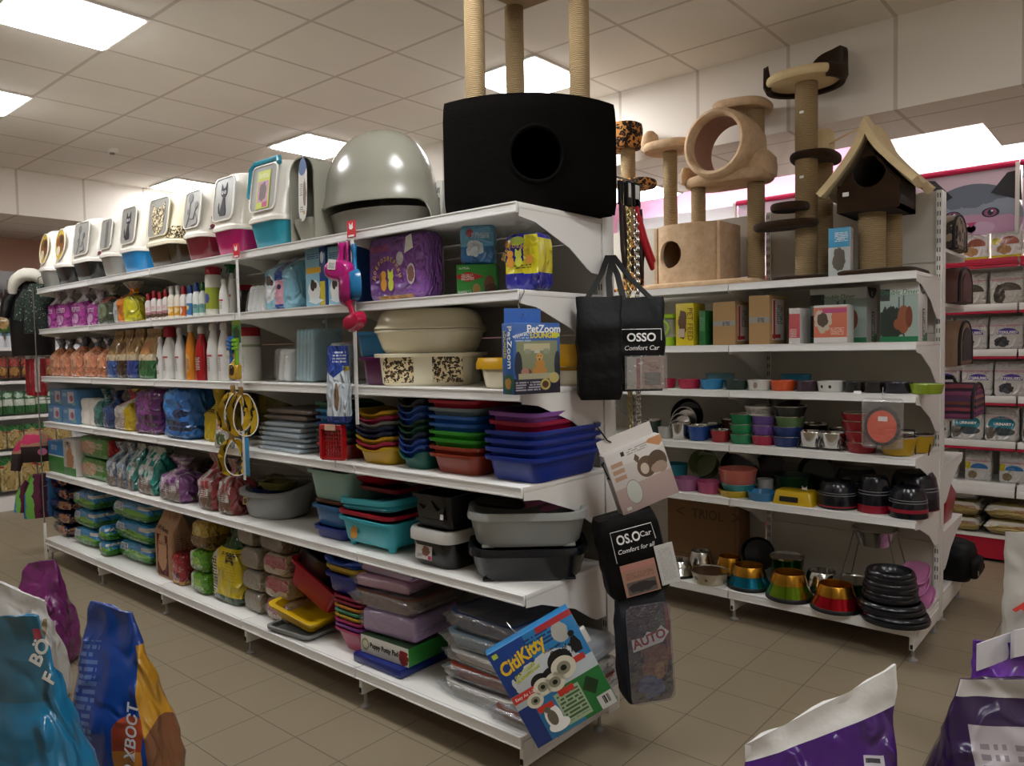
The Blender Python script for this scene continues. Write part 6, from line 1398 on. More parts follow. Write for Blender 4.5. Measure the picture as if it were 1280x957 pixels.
# platforms
xa = Xat(836, 2.3, z1); finish(plat(.34, .3, .05), 'perch', m_beige, t, (xa-o.x+.01, -.03, z1-o.z))
finish(loft([zr(selli(.06*k, .03, 2.4, 20), z) for k, z in ((.9, 0), (1, .05), (.85, .1), (.4, .125))]), 'perch_ear', m_beige, t, (xa-o.x-.12, -.06, z1-o.z+.02), (0, 0, .6), ang=60)
xb0, xb1 = Xat(850, 2.2, z2), Xat(962, 2.3, z2); w = xb1-xb0
bm = plat(w, .34, .06, 3)
finish(bm, 'middle_perch', m_beige, t, ((xb0+xb1)/2-o.x, .0, z2-o.z))
finish(loft([zr(selli(.1*k, .13*k, 2.8, 24), z) for k, z in ((.95, 0), (1, .05), (.95, .11), (.6, .15))]), 'cushion', m_beige, t, (xb1-o.x-.09, .02, z2-o.z+.03), ang=60)
finish(loft([zr(selli(.025, .13*k, 2.8, 24), z) for k, z in ((.95, 0), (1, .05), (.8, .1))]), 'perch_ear', m_beige, t, (xb0-o.x+.02, -.02, z2-o.z+.03), ang=60)
xt0, xt1 = Xat(890, 2.3, z3), Xat(962, 2.36, z3)
finish(plat(xt1-xt0, .32, .05, 2.8), 'top_perch', m_beige, t, ((xt0+xt1)/2-o.x, .03, z3-o.z), (0, .06, 0))
# tunnel
c = aty(893, 178, 2.12); ax = Vector((-.06, -1, .04)).normalized(); ro, ri, ln = .205, .165, .26
rings = []
for s, r in ((0, ri), (-.012, (ri+ro)/2), (0, ro), (.05, ro+.004), (ln-.05, ro+.004), (ln, ro), (ln, ri), (ln-.05, ri), (.05, ri), (0, ri)): rings.append((s, r))
u = ax.cross(Vector((0, 0, 1))).normalized(); v = u.cross(ax)
bm = bmesh.new()
vs = [[bm.verts.new(c-o-ax*s+(u*math.cos(2*PI*k/48)+v*math.sin(2*PI*k/48))*r) for k in range(48)] for s, r in rings[:-1]]
for i, (A, Bq) in enumerate(zip(vs, vs[1:]+vs[:1])):
    for k in range(48):
        f = bm.faces.new((A[k], A[(k+1) % 48], Bq[(k+1) % 48], Bq[k])); f.material_index = 1 if i >= 6 and i < 8 else 0
finish(bm, 'tunnel', [m_beige, m_pinkin], t, ang=60)
# tall brown and beige tree
o = Vector((.25, 2.38, ZT))
t = T('cat_tree', 'tall slim cat tree with brown shelves and a bowl shaped bed at its top', 'cat tree', o)
finish(plat(.36, .44, .03, 5), 'base_board', m_dbrown, t, (-.02, .02, 0))
zt_ = Zt(1008, 104, 2.3); post(1008, 2.3, ZT+.03, zt_, .062)
zq = Zt(1030, 180, 2.46); post(1029, 2.48, ZT+.03, zq, .055); 
x2 = Xat(1029, 2.48, zq)
finish(loft([zr(selli(.06, .06, 2, 24), 0), zr(selli(.065, .065, 2, 24), .05), zr(selli(.06, .06, 2, 24), .12), zr(selli(.03, .03, 2, 24), .14)]), 'post_cap', m_creamf, t, (x2-o.x, .1, zq-o.z-.05))
xx = Xat(1006, 2.3, zt_)
bd = finish(plat(.42, .36, .05, 2.3), 'top_bed', m_creamf, t, (xx-o.x, -.08, zt_-o.z))
# brown rim round the far side, a tall bolster at the right and a small tab at the left
rs = [[] for _ in range(6)]
for i in range(45):
    a = math.radians(-38+246*i/44)
    hh = .035+.15*math.exp(-((math.degrees(a)-58)/48)**4)+.075*math.exp(-((math.degrees(a)-196)/14)**4)
    for j, (rr, zz) in enumerate(((.9, -.03), (1.02, -.035), (1.1, .0), (1.09, hh), (.96, hh+.012), (.88, .0))):
        rs[j].append((rr*.21*math.cos(a), rr*.18*math.sin(a), zz))
bm = bmesh.new(); vs = [[bm.verts.new(p) for p in r_] for r_ in rs]
for A, Bq in zip(vs, vs[1:]+vs[:1]):
    for k in range(44): bm.faces.new((A[k], A[k+1], Bq[k+1], Bq[k]))
for k in (0, 44): bm.faces.new([r_[k] for r_ in vs])
finish(bm, 'bed_rim', m_dbrown, bd, (0, 0, .01), ang=70)
zm = Zt(1008, 198, 2.3); x0, x1 = Xat(986, 2.25, zm), Xat(1046, 2.45, zm)
finish(plat(x1-x0+.05, .36, .045, 2.6), 'middle_shelf', m_dbrown, t, ((x0+x1)/2-o.x, .02, zm-o.z-.01))
for i, (pa, pb, py) in enumerate([(966, 1012, 265), (944, 1024, 287)]):
    zz = Zt((pa+pb)/2, py, 2.25); a, b = Xat(pa, 2.22, zz), Xat(pb, 2.22, zz)
    finish(plat(b-a, .2, .04, 2.2), 'step', m_dbrown, t, ((a+b)/2-o.x, -.175, zz-o.z))
for py in (140, 221):
    q = aty(1002, py, 2.235); finish(prism(rrect(.012, .007, .002), .002, 'y'), 'sticker', WHITE, t, q-o, smooth=False)
q = aty(1036, 180, 2.44); q2 = aty(1072, 161, 2.44); finish(tube([q-o, q2-o], .006, 8), 'toy_rod', m_creamf, t)
# house with peaked roof
o = Vector((.66, 2.34, ZT))
t = T('cat_house_tree', 'cat house with pale peaked roof and dark brown walls on two sisal posts', 'cat tree', o)
finish(plat(.41, .48, .03, 5), 'base_board', m_dbrown, t, (-.025, 0, 0))
yf = 2.16
bx0, bx1 = Xat(1046, yf, 2.4), Xat(1124, yf, 2.4); bz0 = Zt(1085, 262, yf); ez = Zt(1040, 238, yf); rz_ = Zt(1082, 168, yf); w = bx1-bx0; xm = (bx0+bx1)/2-o.x
hh = ez-bz0+.02; dep = .34
def gab(x, z):
    return (xm-w/2+x, yf-o.y, bz0-o.z+z)
q = aty(1086, 214, yf)
Hc = rz_-bz0
pg = [(0, 0), (w, 0), (w, hh-.03)]+[(w/2+w/2*u, hh-.03+(Hc-hh)*(1-u**.78)) for u in (.8, .6, .4, .2, .1, 0)]+[(w/2-w/2*u, hh-.03+(Hc-hh)*(1-u**.78)) for u in (.1, .2, .4, .6, .8)]+[(0, hh-.03)]
bm = holed(w, Hc, q.x-bx0, q.z-bz0, .082, .02, gab, 64, 8, pg)
finish(bm, 'front_wall', m_dbrown, t, ang=70)
bm = bmesh.new(); bmz = bz0-o.z
add_box(bm, .02, dep, hh, (xm-w/2+.01, yf-o.y+dep/2+.01, bmz+hh/2)); add_box(bm, .02, dep, hh, (xm+w/2-.01, yf-o.y+dep/2+.01, bmz+hh/2)); add_box(bm, w, .02, hh, (xm, yf-o.y+dep, bmz+hh/2)); add_box(bm, w, dep, .02, (xm, yf-o.y+dep/2+.011, bmz+.01))
add_prism(bm, [(xm-w/2, bmz+hh), (xm+w/2, bmz+hh), (xm, rz_-o.z-.02)], .02, 'y', (0, yf-o.y+dep, 0))
finish(bm, 'walls', m_dbrown, t, smooth=False)
for s_ in (-1, 1):
    x_, z_ = s_*w*.25, (bmz+hh-.02+rz_-o.z-.07)/2; an = math.atan2(rz_-o.z-.07-(bmz+hh-.02), w/2)
    finish(box(math.hypot(w/2, rz_-o.z-.07-(bmz+hh-.02)), dep-.04, .012, (0, 0, 0)), 'inner_shade_board', m_dbrown, t, (xm+x_, yf-o.y+dep/2+.012, z_), (0, s_*an, 0), smooth=False)  # dark boards added under the pale roof, standing in for shade inside
# curved roof sheet
ov = .07; rows = []
for i in range(25):
    u = i/24*2-1; x = xm+u*(w/2+ov); z = (rz_-o.z)-(rz_-ez+.03)*abs(u)**.78
    rows.append((x, z))
bm = bmesh.new(); yy = [yf-o.y-.05+(dep+.09)*j/6 for j in range(7)]
vs = [[bm.verts.new((x, y, z+.012*math.sin(j*2.1+x*9))) for j, y in enumerate(yy)] for x, z in rows]
for A, Bq in zip(vs, vs[1:]):
    for j in range(6): bm.faces.new((A[j], A[j+1], Bq[j+1], Bq[j]))
bmesh.ops.recalc_face_normals(bm, faces=bm.faces[:]); bmesh.ops.solidify(bm, geom=bm.faces[:], thickness=-.035)
rf = finish(bm, 'roof', m_creamf, t, ang=70)
post(1090, 2.3, ZT+.03, bz0+.01, .07); post(1113, 2.46, ZT+.03, bz0+.01, .06)
q = aty(1057, 243, yf-.014); finish(prism(rrect(.016, .011, .002), .002, 'y'), 'sticker', WHITE, t, q-o, smooth=False)
x0, x1 = Xat(1034, 2.14, ZT), Xat(1064, 2.14, ZT)
t = T('pet_product_box', 'blue and white box with a kitten picture between the tall tree and the cat house', 'box', ((x0+x1)/2+.0, 2.17, ZT), .1)
finish(box(x1-x0, .1, Zt(1055, 284, 2.14)-ZT, None, .002), 'carton', paint('kitten_box', '#3aa0cc', [('F', 'r', .4, .3, .7, .3, '#c9cfcc'), ('F', 'b', .5, .35, .3, .24, '#6a635a'), ('S', 'r', .5, .5, .9, .9, '#e4e2de'), ('S', 'e', .6, .85, .2, .1, '#a9a0b0'), ('F', 'l', .6, .8, .3, .1, '#e4eef2')], .35), t)
# leopard tree further along
o = Vector((Xat(784, 2.33, 2.6), 2.33, ZT))
t = T('cat_tree', 'leopard print plush cat tree seen past the hanging leads', 'cat tree', o)
finish(plat(.4, .42, .03, 5), 'base_board', m_leoplush, t, (-1.012-o.x, .04, 0))
zl = Zt(784, 186, 2.33); post(786, 2.34, ZT+.03, zl, .05)
finish(loft([zr(selli(.13*k, .12*k, 2.4, 32), z) for k, z in ((.9, 0), (1, .04), (1.03, .13), (.98, .16), (.85, .16), (.8, .06))]), 'bed', m_leoplush, t, (-.03, 0, zl-o.z), ang=70)
zz = Zt(800, 240, 2.4); a = Xat(798, 2.3, zz); finish(plat(.25, .24, .05), 'perch', m_leoplush, t, (a-o.x, -.05, zz-o.z)); 
finish(lathe([(0, 0), (.066, 0), (.069, .04), (.069, Zt(802, 300, 2.35)-ZT-.07), (.07, Zt(802, 300, 2.35)-ZT-.03), (0, Zt(802, 300, 2.35)-ZT-.03)], 32), 'pillar', m_leoplush, t, (-.885-o.x, -.08, .03))
# ---- boxes on the shelf below
def GB(lv, pl, pr, pt, y0=None):
    y0 = YG+.04 if y0 is None else y0
    a, b = Xat(pl, y0, ZG[lv]), Xat(pr, y0, ZG[lv]); return a, b, Zt((pl+pr)/2, pt, y0)-ZG[lv], ZG[lv], y0
a, b, h, z, y0 = GB(1, 815, 840, 392)
t = T('food_container', 'clear pet food container with lime green lid and base', 'container', ((a+b)/2, y0+.1, z)); m_lime = plastic('#a6d22a', .3)
finish(loft([zr(rrect(.065, .09, .03), .05), zr(rrect(.07, .095, .03), h-.03)]), 'tub', clear('clear_tub', '#eef2e2', .2, .1, .12), t)
finish(loft([zr(rrect(.062, .088, .03), 0), zr(rrect(.066, .092, .03), .055)]), 'base', m_lime, t); finish(loft([zr(rrect(.074, .1, .03), h-.03), zr(rrect(.074, .1, .03), h-.008), zr(rrect(.06, .086, .03), h)]), 'lid', m_lime, t)
finish(tube([(.045*math.cos(i*PI/8), -.098, h*.55+.045*math.sin(i*PI/8)) for i in range(16)], .008, 6, True), 'ring_print', m_lime, t)
a, b, h, z, y0 = GB(1, 845, 867, 379)
t = T('feed_box', 'tall yellow box with brown pet print beside the lime lidded container', 'box', ((a+b)/2, y0+.08, z))
finish(box(b-a, .16, h, None, .002), 'carton', paint('yellow_feed_box', '#d9c41c', [('F', 'b', .38, .5, .24, .34, '#5a3a1c'), ('F', 'r', .3, .3, .2, .1, '#c9b49a'), ('S', 'l', .5, .5, .3, .4, '#a08a1c')], .4), t)
txt('PET FEED', .05, mat('print_brown2', '#6a4a1c', .5), t, ((b-a)*.3, -.081, h*.5), rot=(PI/2, PI/2, 0))
a, b, h, z, y0 = GB(1, 874, 882, 388)
cuboid('green_box', 'narrow dark green box between yellow box and brown cartons', 'box', a, b, y0, y0+.14, z, h, paint('green_narrow', '#1d6a2e', [('*', 'l', .5, .6, .4, .2, '#6aa06a')], .4))
m_cart = paint('brown_carton', '#b28d5c', [('F', 'r', .5, .5, .7, .06, '#9c9a94'), ('F', 'l', .6, .5, .16, .05, '#24304a'), ('S', 'r', .5, .5, .34, .42, '#e2dcd4'), ('S', 'r', .27, .5, .06, .4, '#b8242c'), ('S', 'l', .6, .6, .18, .2, '#3a3a38'), ('S', 'r', .4, .16, .24, .04, '#b8242c')], .7)
for i, (pa, pb, tp, dp) in enumerate([(888, 920, 377, .24), (936, 962, 369, .26)]):
    a, b, h, z, y0 = GB(1, pa, pb, tp); cuboid('brown_carton', ['brown cardboard carton with red label, left of its taller twin', 'taller brown cardboard carton with red label'][i], 'box', a, b, y0, y0+dp, z, h, m_cart)
m_rw1 = paint('coral_white_box', '#d9d5cf', [('F', 'r', .4, .5, .7, .34, '#c9585a'), ('F', 'l', .4, .3, .3, .12, '#e6c9c4')], .45)
a, b, h, z, y0 = GB(1, 986, 1000, 385); cuboid('coral_box', 'coral and white box beside the taller brown carton', 'box', a, b, y0, y0+.2, z, h, m_rw1)
m_or = paint('coral_picture_box', '#dcd8d2', [('F', 'r', .5, .5, .5, .44, '#d8775a'), ('F', 'b', .28, .6, .26, .3, '#cfc0a8'), ('F', 'b', .28, .6, .16, .2, '#5a4a3a'), ('F', 'r', .62, .85, .36, .06, '#c2487a'), ('F', 'l', .7, .3, .2, .1, '#e9c4b4'), ('F', 'r', .5, .1, .5, .05, '#e2ded8')], .45)
a, b, h, z, y0 = GB(1, 1017, 1059, 381); cuboid('coral_box', 'wide white box with coral picture front before the feeder cartons', 'box', a, b, y0, y0+.12, z, h, m_or)
m_din = paint('diner_carton', '#dcdbd5', [('F', 'r', .4, .4, .7, .4, '#a3b5aa'), ('F', 'r', .5, .5, .02, .26, '#5a6a62'), ('F', 'r', .62, .52, .02, .26, '#5a6a62'), ('F', 'b', .3, .3, .4, .3, '#2f3a30'), ('F', 'e', .62, .38, .16, .24, '#9a5a3c'), ('F', 'e', .5, .3, .14, .1, '#9a5a3c'), ('F', 'e', .76, .42, .09, .18, '#7a4028'), ('F', 'r', .5, .03, .6, .06, '#1f7a4c'), ('S', 'e', .5, 1.0, .42, .2, '#1c1a16'), ('S', 'r', .6, .32, .14, .24, '#33211a'), ('S', 'd', .9, .04, .5, .12, '#1f7a4c'), ('F', 'r', .12, .8, .14, .1, '#2a2a26')], .4)
for i, (pa, pb, tp, y0) in enumerate([(1011, 1082, 360, YG+.19), (1098, 1147, 353, YG+.05)]):
    a, b, h, z, _ = GB(1, pa, pb, tp, y0)
    t = T('feeder_carton', ['raised feeder carton with green lettering behind the wide coral box', 'raised feeder carton with brown dog picture at the end of the shelf'][i], 'box', ((a+b)/2, y0+.12, z))
    finish(box(b-a, .2, h, None, .002), 'carton', m_din, t)
    txt('Double Diner', .036, mat('print_deepgreen', '#1f7a4c', .5), t, (0, -.1012, h*.84), shear=.15, sx=.9)
    txt('c', .05, WHITE, t, ((b-a)/2+.001, 0, h*.9), rot=(PI/2, 0, PI/2)); txt('DIGESTABLE', .024, WHITE, t, ((b-a)/2+.001, .02, h*.32), rot=(PI/2, -PI/2, PI/2))
# ---- bowls
m_ss = mat('stainless', '#c9c7c2', .18, 1); m_rub = mat('rubber_black', '#101010', .5); m_goldm = mat('gold_metal', '#b8862e', .25, 1)
def bowl_thing(label, px, y, z, r, h, col, style='plain', group=None, rim=None, name='pet_bowl', rot=None, metal=False):
    x = Xat(px, y, z+h/2)
    t = T(name, label, 'bowl', (x, y, z), 0, group, rot)
    mt = col if not isinstance(col, str) else plastic(col, .25)
    if style == 'plain': finish(lathe(bowl(r, h, .86), 30), 'bowl', mt, t)
    elif style == 'steel':
        finish(lathe(bowl(r*.97, h*.94, .8), 30), 'outer_band', mt, t); finish(lathe([(r*.9, h*.94), (r, h*.95), (r, h), (r*.92, h), (r*.78, h*.3), (0, h*.25)], 30), 'steel_liner', m_ss, t)
    elif style == 'cone':
        finish(lathe([(0, 0), (r, 0), (r, h*.1), (r*.97, h*.13), (0, h*.13)], 34), 'rubber_foot', m_rub, t)
        h *= .8
        finish(lathe([(0, h*.12), (r*.97, h*.12), (r*.95, h*.18), (r*.76, h*.56), (r*.75, h*.6), (0, h*.6)], 40), 'lower_band', mt, t)
        finish(lathe([(r*.77, h*.59), (r*.66, h*.97), (r*.64, h), (r*.61, h*.98), (r*.54, h*.45), (0, h*.4)], 40), 'upper_bowl', rim or m_goldm, t)
    elif style == 'double':
        finish(loft([zr(rrect(r*1.25, r*.62, r*.5), 0), zr(rrect(r*1.3, r*.66, r*.5), h*.2), zr(rrect(r*1.2, r*.6, r*.5), h*.9), zr(rrect(r*1.15, r*.56, r*.5), h)]), 'body', mt, t)
        for s in (-1, 1): finish(lathe([(r*.3, h), (r*.46, h), (r*.46, h+.006), (r*.42, h+.006), (r*.32, h*.3), (0, h*.28)], 24), 'steel_bowl', m_ss, t, (s*r*.6, 0, .002))
    return t
z = ZG[2]; y = YG+.1
for px, c, lb, st, r in ((832, '#b81f44', 'pinkish red bowl at the left end of the thin bowl shelf', 'plain', .07), (862, '#c22a4a', 'rose red bowl beside the blue one', 'plain', .072), (890, '#2f8fc4', 'sky blue bowl on the upper bowl shelf', 'plain', .074), (923, '#23382e', 'dark green bowl on the upper bowl shelf', 'plain', .075), (951, paint('white_dog_bowl', '#dcdad2', [('*', 'b', .5, .5, .09, .3, '#a08a74')], .25), 'white bowl with small dog picture', 'plain', .076), (983, '#e2581e', 'bright orange bowl on the upper bowl shelf', 'plain', .078), (1013, '#3f2230', 'dark plum bowl between the orange and white bowls', 'plain', .075), (1043, paint('white_paw_bowl', '#e0ded6', [('*', 'e', .3, .5, .05, .16, '#4a3a3a'), ('*', 'e', .6, .5, .05, .16, '#4a3a3a')], .25), 'white bowl with paw prints', 'plain', .085), (1070, '#1c1713', 'black bowl with a pale bone mark', 'plain', .07), (1094, '#241a14', 'brownish black bowl beside the flat dark one', 'plain', .07), (1117, '#1f1b2a', 'wide dark violet bowl near the end of the upper bowl shelf', 'plain', .085), (1150, '#9cb32a', 'flat lime green bowl at the end of the upper bowl shelf', 'plain', .09)):
    bowl_thing(lb, px, y, z, r, .058 if px < 1140 else .05, c, st)
for px, c, lb in ((900, '#7fb0bc', 'pale blue flat dish behind the dark green bowl'), (995, '#3f8fb0', 'blue flat dish behind the orange bowl')): bowl_thing(lb, px, y+.2, z, .09, .085, c)
q = aty(1073, 488, y-.07); solo('bone_tag', 'small white bone shaped tag at the black bowl', 'tag', prism(rrect(.02, .008, .007), .003, 'y'), WHITE, (q.x, y-.085, z+.004), smooth=False)
z = ZG[3]; y = YG+.1
for px, c, lb, st, r, h in ((816, '#3a4a44', 'dark green tin at the left end of the steel bowl shelf', 'steel', .06, .1), (832, '#c9c6be', 'small white bowl beside the steel cup', 'plain', .05, .07), (851, m_ss, 'shiny steel cup before the black plate rack', 'plain', .055, .1), (873, '#1f4f9c', 'blue banded steel bowl before the plate rack', 'steel', .07, .095), (903, '#b02a30', 'red banded steel bowl', 'steel', .065, .075)):
    bowl_thing(lb, px, y if px != 816 else y+.1, z, r, h, c, st)
bowl_thing('navy banded steel bowl behind the red banded one', 889, y+.16, z, .075, .09, '#1c2c5a', 'steel'); bowl_thing('brown banded steel bowl behind the green stack', 914, y+.18, z, .075, .13, '#4a2a20', 'steel')
def bstack(px, yy, cols, r, h, step, label, group, st='steel', z=z):
    o_ = ['bottom', 'second', 'third', 'fourth', 'fifth', 'sixth']
    for i, c in enumerate(cols): bowl_thing('%s, %s of its stack' % (label[i] if isinstance(label, list) else label, 'topmost' if i == len(cols)-1 else o_[i]+(' from below' if i else '')), px, yy, z+step*i, r, h, c, st, group)
bstack(933, y, ['#1f8a54', '#2a9a5c', '#1f8a54'], .085, .06, .052, 'green banded steel bowl', 'green steel bowls in a stack')
bstack(955, y+.02, ['#c22a50', '#8a5ab0', '#7a5aa8', paint('paw_white_band', '#d9d5cc', [('*', 'l', .5, .5, .5, .3, '#5a4a44')], .3)], .088, .058, .048, ['pink paw print bowl', 'violet bowl', 'lilac bowl', 'white paw print bowl'], 'paw print bowls in a stack')
bstack(981, y+.02, ['#223a78', '#2a468a', '#6a8a5a', '#3a3a36', '#1a1a18'], .1, .06, .05, ['navy bowl', 'blue bowl', 'olive bowl', 'grey black bowl', 'black bowl'], 'dark bowls in the tall stack')
for px, lb in ((1008, 'steel bowl in a black wire stand beside the tall dark stack'), (1038, 'steel bowl in a black wire stand before the red stack')):
    t = bowl_thing(lb, px, y, z+.012, .085, .085, m_ss, 'plain')
    bm = tube([(.075*math.cos(2*PI*i/20), .075*math.sin(2*PI*i/20), .05) for i in range(20)], .004, 6, True)
    for i in range(4): add_tube(bm, [(.078*math.cos(i*PI/2+.7), .078*math.sin(i*PI/2+.7), .05), (.095*math.cos(i*PI/2+.7), .095*math.sin(i*PI/2+.7), -.01)], .004, 6)
    finish(bm, 'wire_stand', m_rub, t)
bowl_thing('dark steel rimmed bowl behind the wire stands', 1022, y+.2, z, .09, .12, '#2a2620', 'steel')
bowl_thing('black steel rimmed bowl behind the wire stands, nearer the red stack', 1050, y+.2, z, .09, .1, '#201d1a', 'steel')
bstack(1073, y-.02, ['#a8202a']*4, .09, .06, .042, 'red banded steel bowl', 'red steel bowls in a stack')
for px, lb, dy in ((1118, 'golden yellow bowl at the end of the steel bowl shelf, in front', 0), (1140, 'golden yellow bowl behind the front one, at the shelf end', .1)):
    t = bowl_thing(lb, px, y+dy, z+.004, .105, .095, '#cfa61e', 'steel')
t = T('bowl_stand', 'thin black folding bowl stand beside the golden bowls', 'stand', (Xat(1146, y-.02, z), y-.02, z))
finish(tube([(-.02, 0, .13), (-.015, 0, .0)], .004, 6), 'rod', m_rub, t); finish(tube([(.05, .02, .0), (.06, .02, .06)], .004, 6), 'short_rod', m_rub, t); finish(tube([(-.02, 0, .13), (-.12, .05, .125)], .004, 6), 'arm', m_rub, t)
# plate rack: nested bowls standing on edge
q = aty(862, 520, YG+.3)
for i, r in enumerate((.12, .095, .075, .055)):
    bowl_thing('dark steel bowl standing on edge, %s of the four nested' % ['largest', 'second largest', 'third largest', 'smallest'][i], 862-4*i, YG+.32-.045*i, z+r*1.0, r, .045, m_ss if i else plastic('#161616', .2), 'plain', 'nested bowls standing on edge', rot=(PI/2-.15, 0, 0))
q = aty(1105, 532, YG-.03)
t = T('frisbee_pack', 'orange frisbee in a clear bag hanging at the steel bowl shelf', 'toy pack', (q.x, YG-.06, q.z))
finish(prism(ell(.085, .1, 32), .02, 'y'), 'black_ring', m_rub, t); finish(prism(ell(.07, .083, 32), .026, 'y'), 'disc', mat('frisbee_orange', '#e0502a', .4), t); finish(prism(rrect(.022, .012, .002), .002, 'y'), 'sticker', WHITE, t, (.005, -.015, .04), smooth=False)
finish(box(.2, .045, .26, (0, 0, .015), .02, 3), 'clear_bag', film, t); finish(tube([(0, 0, .14), (0, .01, .2)], .002, 6), 'wire_hook', m_wire, t)
z = ZG[4]; y = YG+.1
for px, yy, c, lb, st, r, h in ((850, y+.12, '#2f8fa0', 'teal bowl behind the violet pink feeders', 'plain', .085, .14), (858, y, '#b06a94', 'violet pink patterned feeder, left one', 'plain', .085, .075), (887, y, '#c4527e', 'pink patterned feeder beside the coral bowl', 'plain', .08, .07), (957, y-.02, '#3a86b8', 'flat blue bowl before the yellow stand', 'plain', .095, .05), (950, y+.1, '#c9c6bf', 'small white bowl behind the flat blue bowl', 'plain', .05, .1), (993, y+.2, '#1f4a2e', 'dark green bowl behind the yellow stand', 'plain', .12, .13)):
    bowl_thing(lb, px, yy, z, r, h, c, st)
bowl_thing('clear and green round bowl tilted at the back of the feeder shelf', 882, y+.26, z+.11, .11, .1, paint('green_white_bowl', '#8a9a6a', [('*', 'b', .5, .5, .3, .3, '#d0d0c4'), ('*', 'b', .6, .7, .2, .2, '#2a2a28')], .3), rot=(1.1, 0, 0))
for i, (c, lb) in enumerate((('#d9b91e', 'yellow bowl, bottom of the coral stack'), ('#3aa0a4', 'teal bowl, middle of the coral stack'), ('#e07a6a', 'coral twin bowl on top of the teal one'))): bowl_thing(lb, 925, y, z+.036*i, .115 if i == 2 else .105, .04 if i < 2 else .09, c)
for px, c, lb in ((924, '#1a1a1c', 'round black bowl standing on edge behind the coral stack'), (960, paint('dark_red_plate', '#241412', [('*', 'b', .7, .7, .3, .3, '#7a2a24')], .3), 'dark plate with reddish rim standing on edge'), (1024, '#26331f', 'dark olive round plate standing on edge behind the yellow stand')):
    bowl_thing(lb, px, YG+.42, z+.12, .12, .05, c, rot=(PI/2-.2, 0, 0))
t = T('bowl_stand', 'bright yellow stepped bowl stand with bone emblem', 'stand', (Xat(1000, y, z), y-.0, z)); m_ys = plastic('#e0b81a', .3)
finish(loft([zr(rrect(.13, .085, .02), 0), zr(rrect(.115, .075, .02), .07), zr(rrect(.11, .07, .02), .075)]), 'body', m_ys, t); finish(prism(rrect(.06, .015, .004), .004, 'y'), 'slot', m_rub, t, (-.02, -.082, .03), (-.2, 0, 0), smooth=False)
t2 = finish(prism([(-.018, 0), (-.012, .01), (.012, .01), (.018, 0), (.014, .03), (.01, .02), (-.01, .02), (-.014, .03)], .004, 'y'), 'bone_emblem', mat('bone_white', '#d9cdbb', .5), t, (.06, -.02, .076), smooth=False)
m_navyb = plastic('#14161e', .2)
def feeder(label, px, yy, r, h, red=(.1, .3), rr=None):
    x = Xat(px, yy, z+h/2); t = T('pet_feeder', label, 'feeder', (x, yy, z))
    finish(lathe([(0, 0), (r*.98, 0), (r, .006), (r*.97, h*.5), (r*.86, h*.86), (r*.72, h), (0, h)], 34), 'body', m_navyb, t)
    for f0, f1, c in ((red[0], red[1], '#a01a30'), (.52, .54, '#8a8a8a'), (.6, .62, '#8a8a8a')):
        ra = lambda f: r*(1-.03*f/.5)+.0015 if f < .5 else r*(.97-.11*(f-.5)/.36)+.0015
        finish(lathe([(ra(f0)-.004, h*f0), (ra(f0), h*f0), (ra(f1), h*f1), (ra(f1)-.004, h*f1)], 34), 'band', plastic(c, .3), t)
    return t
feeder('low black feeder with red line beside the yellow stand', 1048, y+.02, .12, .145, (.08, .13)); feeder('tall black feeder with broad red foot band', 1090, y+.02, .095, .19, (.0, .22)); feeder('black feeder with red band at the end of the shelf, in front', 1128, y, .105, .155, (.2, .32)); feeder('big black feeder behind the front one at the shelf end', 1142, y+.22, .14, .2, (.0, .02)); feeder('dark grey feeder behind the tall red footed one', 1068, y+.26, .12, .19, (.0, .02))
z = ZG[5]; y = YG+.08
bowl_thing('steel dog bowl with rubber foot, left on the base shelf', 851, y+.02, z, .125, .12, m_ss, 'cone', rim=m_ss); bowl_thing('steel dog bowl stacked behind, beside the brown carton', 882, y+.2, z, .11, .14, m_ss, 'cone', rim=m_ss); bowl_thing('cream bowl with bone prints and steel liner on the base shelf', 889, y-.02, z, .12, .075, paint('cream_bone_bowl', '#d8ccae', [('*', 'b', .3, .5, .07, .2, '#4a3a2a'), ('*', 'e', .6, .5, .04, .14, '#8a5a3a')], .3), 'steel')
bowl_thing('plain gold bowl behind the gold and blue one', 917, y+.16, z, .11, .15, m_goldm, 'cone')
mb = lambda k, c: mat('metallic_'+k, c, .22, .85)
bowl_thing('gold and blue metallic dog bowl', 937, y+.02, z, .135, .165, mb('blue', '#12708a'), 'cone'); bowl_thing('gold and lime metallic dog bowl, left of the red one', 992, y, z, .145, .185, mb('lime', '#6f8f1e'), 'cone'); bowl_thing('gold and red metallic dog bowl with fish bone print', 1042, y-.02, z, .15, .17, mb('red', '#a81420'), 'cone')
q = aty(1048, 755, y-.14); solo('fish_bone_print', 'white fish bone emblem on the red and gold bowl', 'emblem', prism([(-.03, 0), (-.02, .012), (-.012, .003), (.012, .003), (.02, .012), (.03, .0), (.02, -.012), (.012, -.003), (-.012, -.003), (-.02, -.012)], .004, 'y'), WHITE, (q.x, y-.147, z+.06), rot=(-.22, 0, .1), smooth=False) if False else None
bowl_thing('black bowl standing on edge at the back of the base shelf', 953, y+.3, z+.13, .12, .06, m_navyb, rot=(PI/2-.2, 0, .3)); bowl_thing('green metallic bowl behind the gold and lime one', 977, y+.22, z, .12, .17, mb('green', '#2a6a2a'), 'steel'); bowl_thing('steel bowl behind the gold and red one', 1020, y+.2, z, .13, .14, m_ss, 'cone', rim=m_ss); bowl_thing('green dog bowl with steel liner beside the red one', 1071, y+.14, z, .13, .12, mb('green', '#2a6a2a'), 'steel')
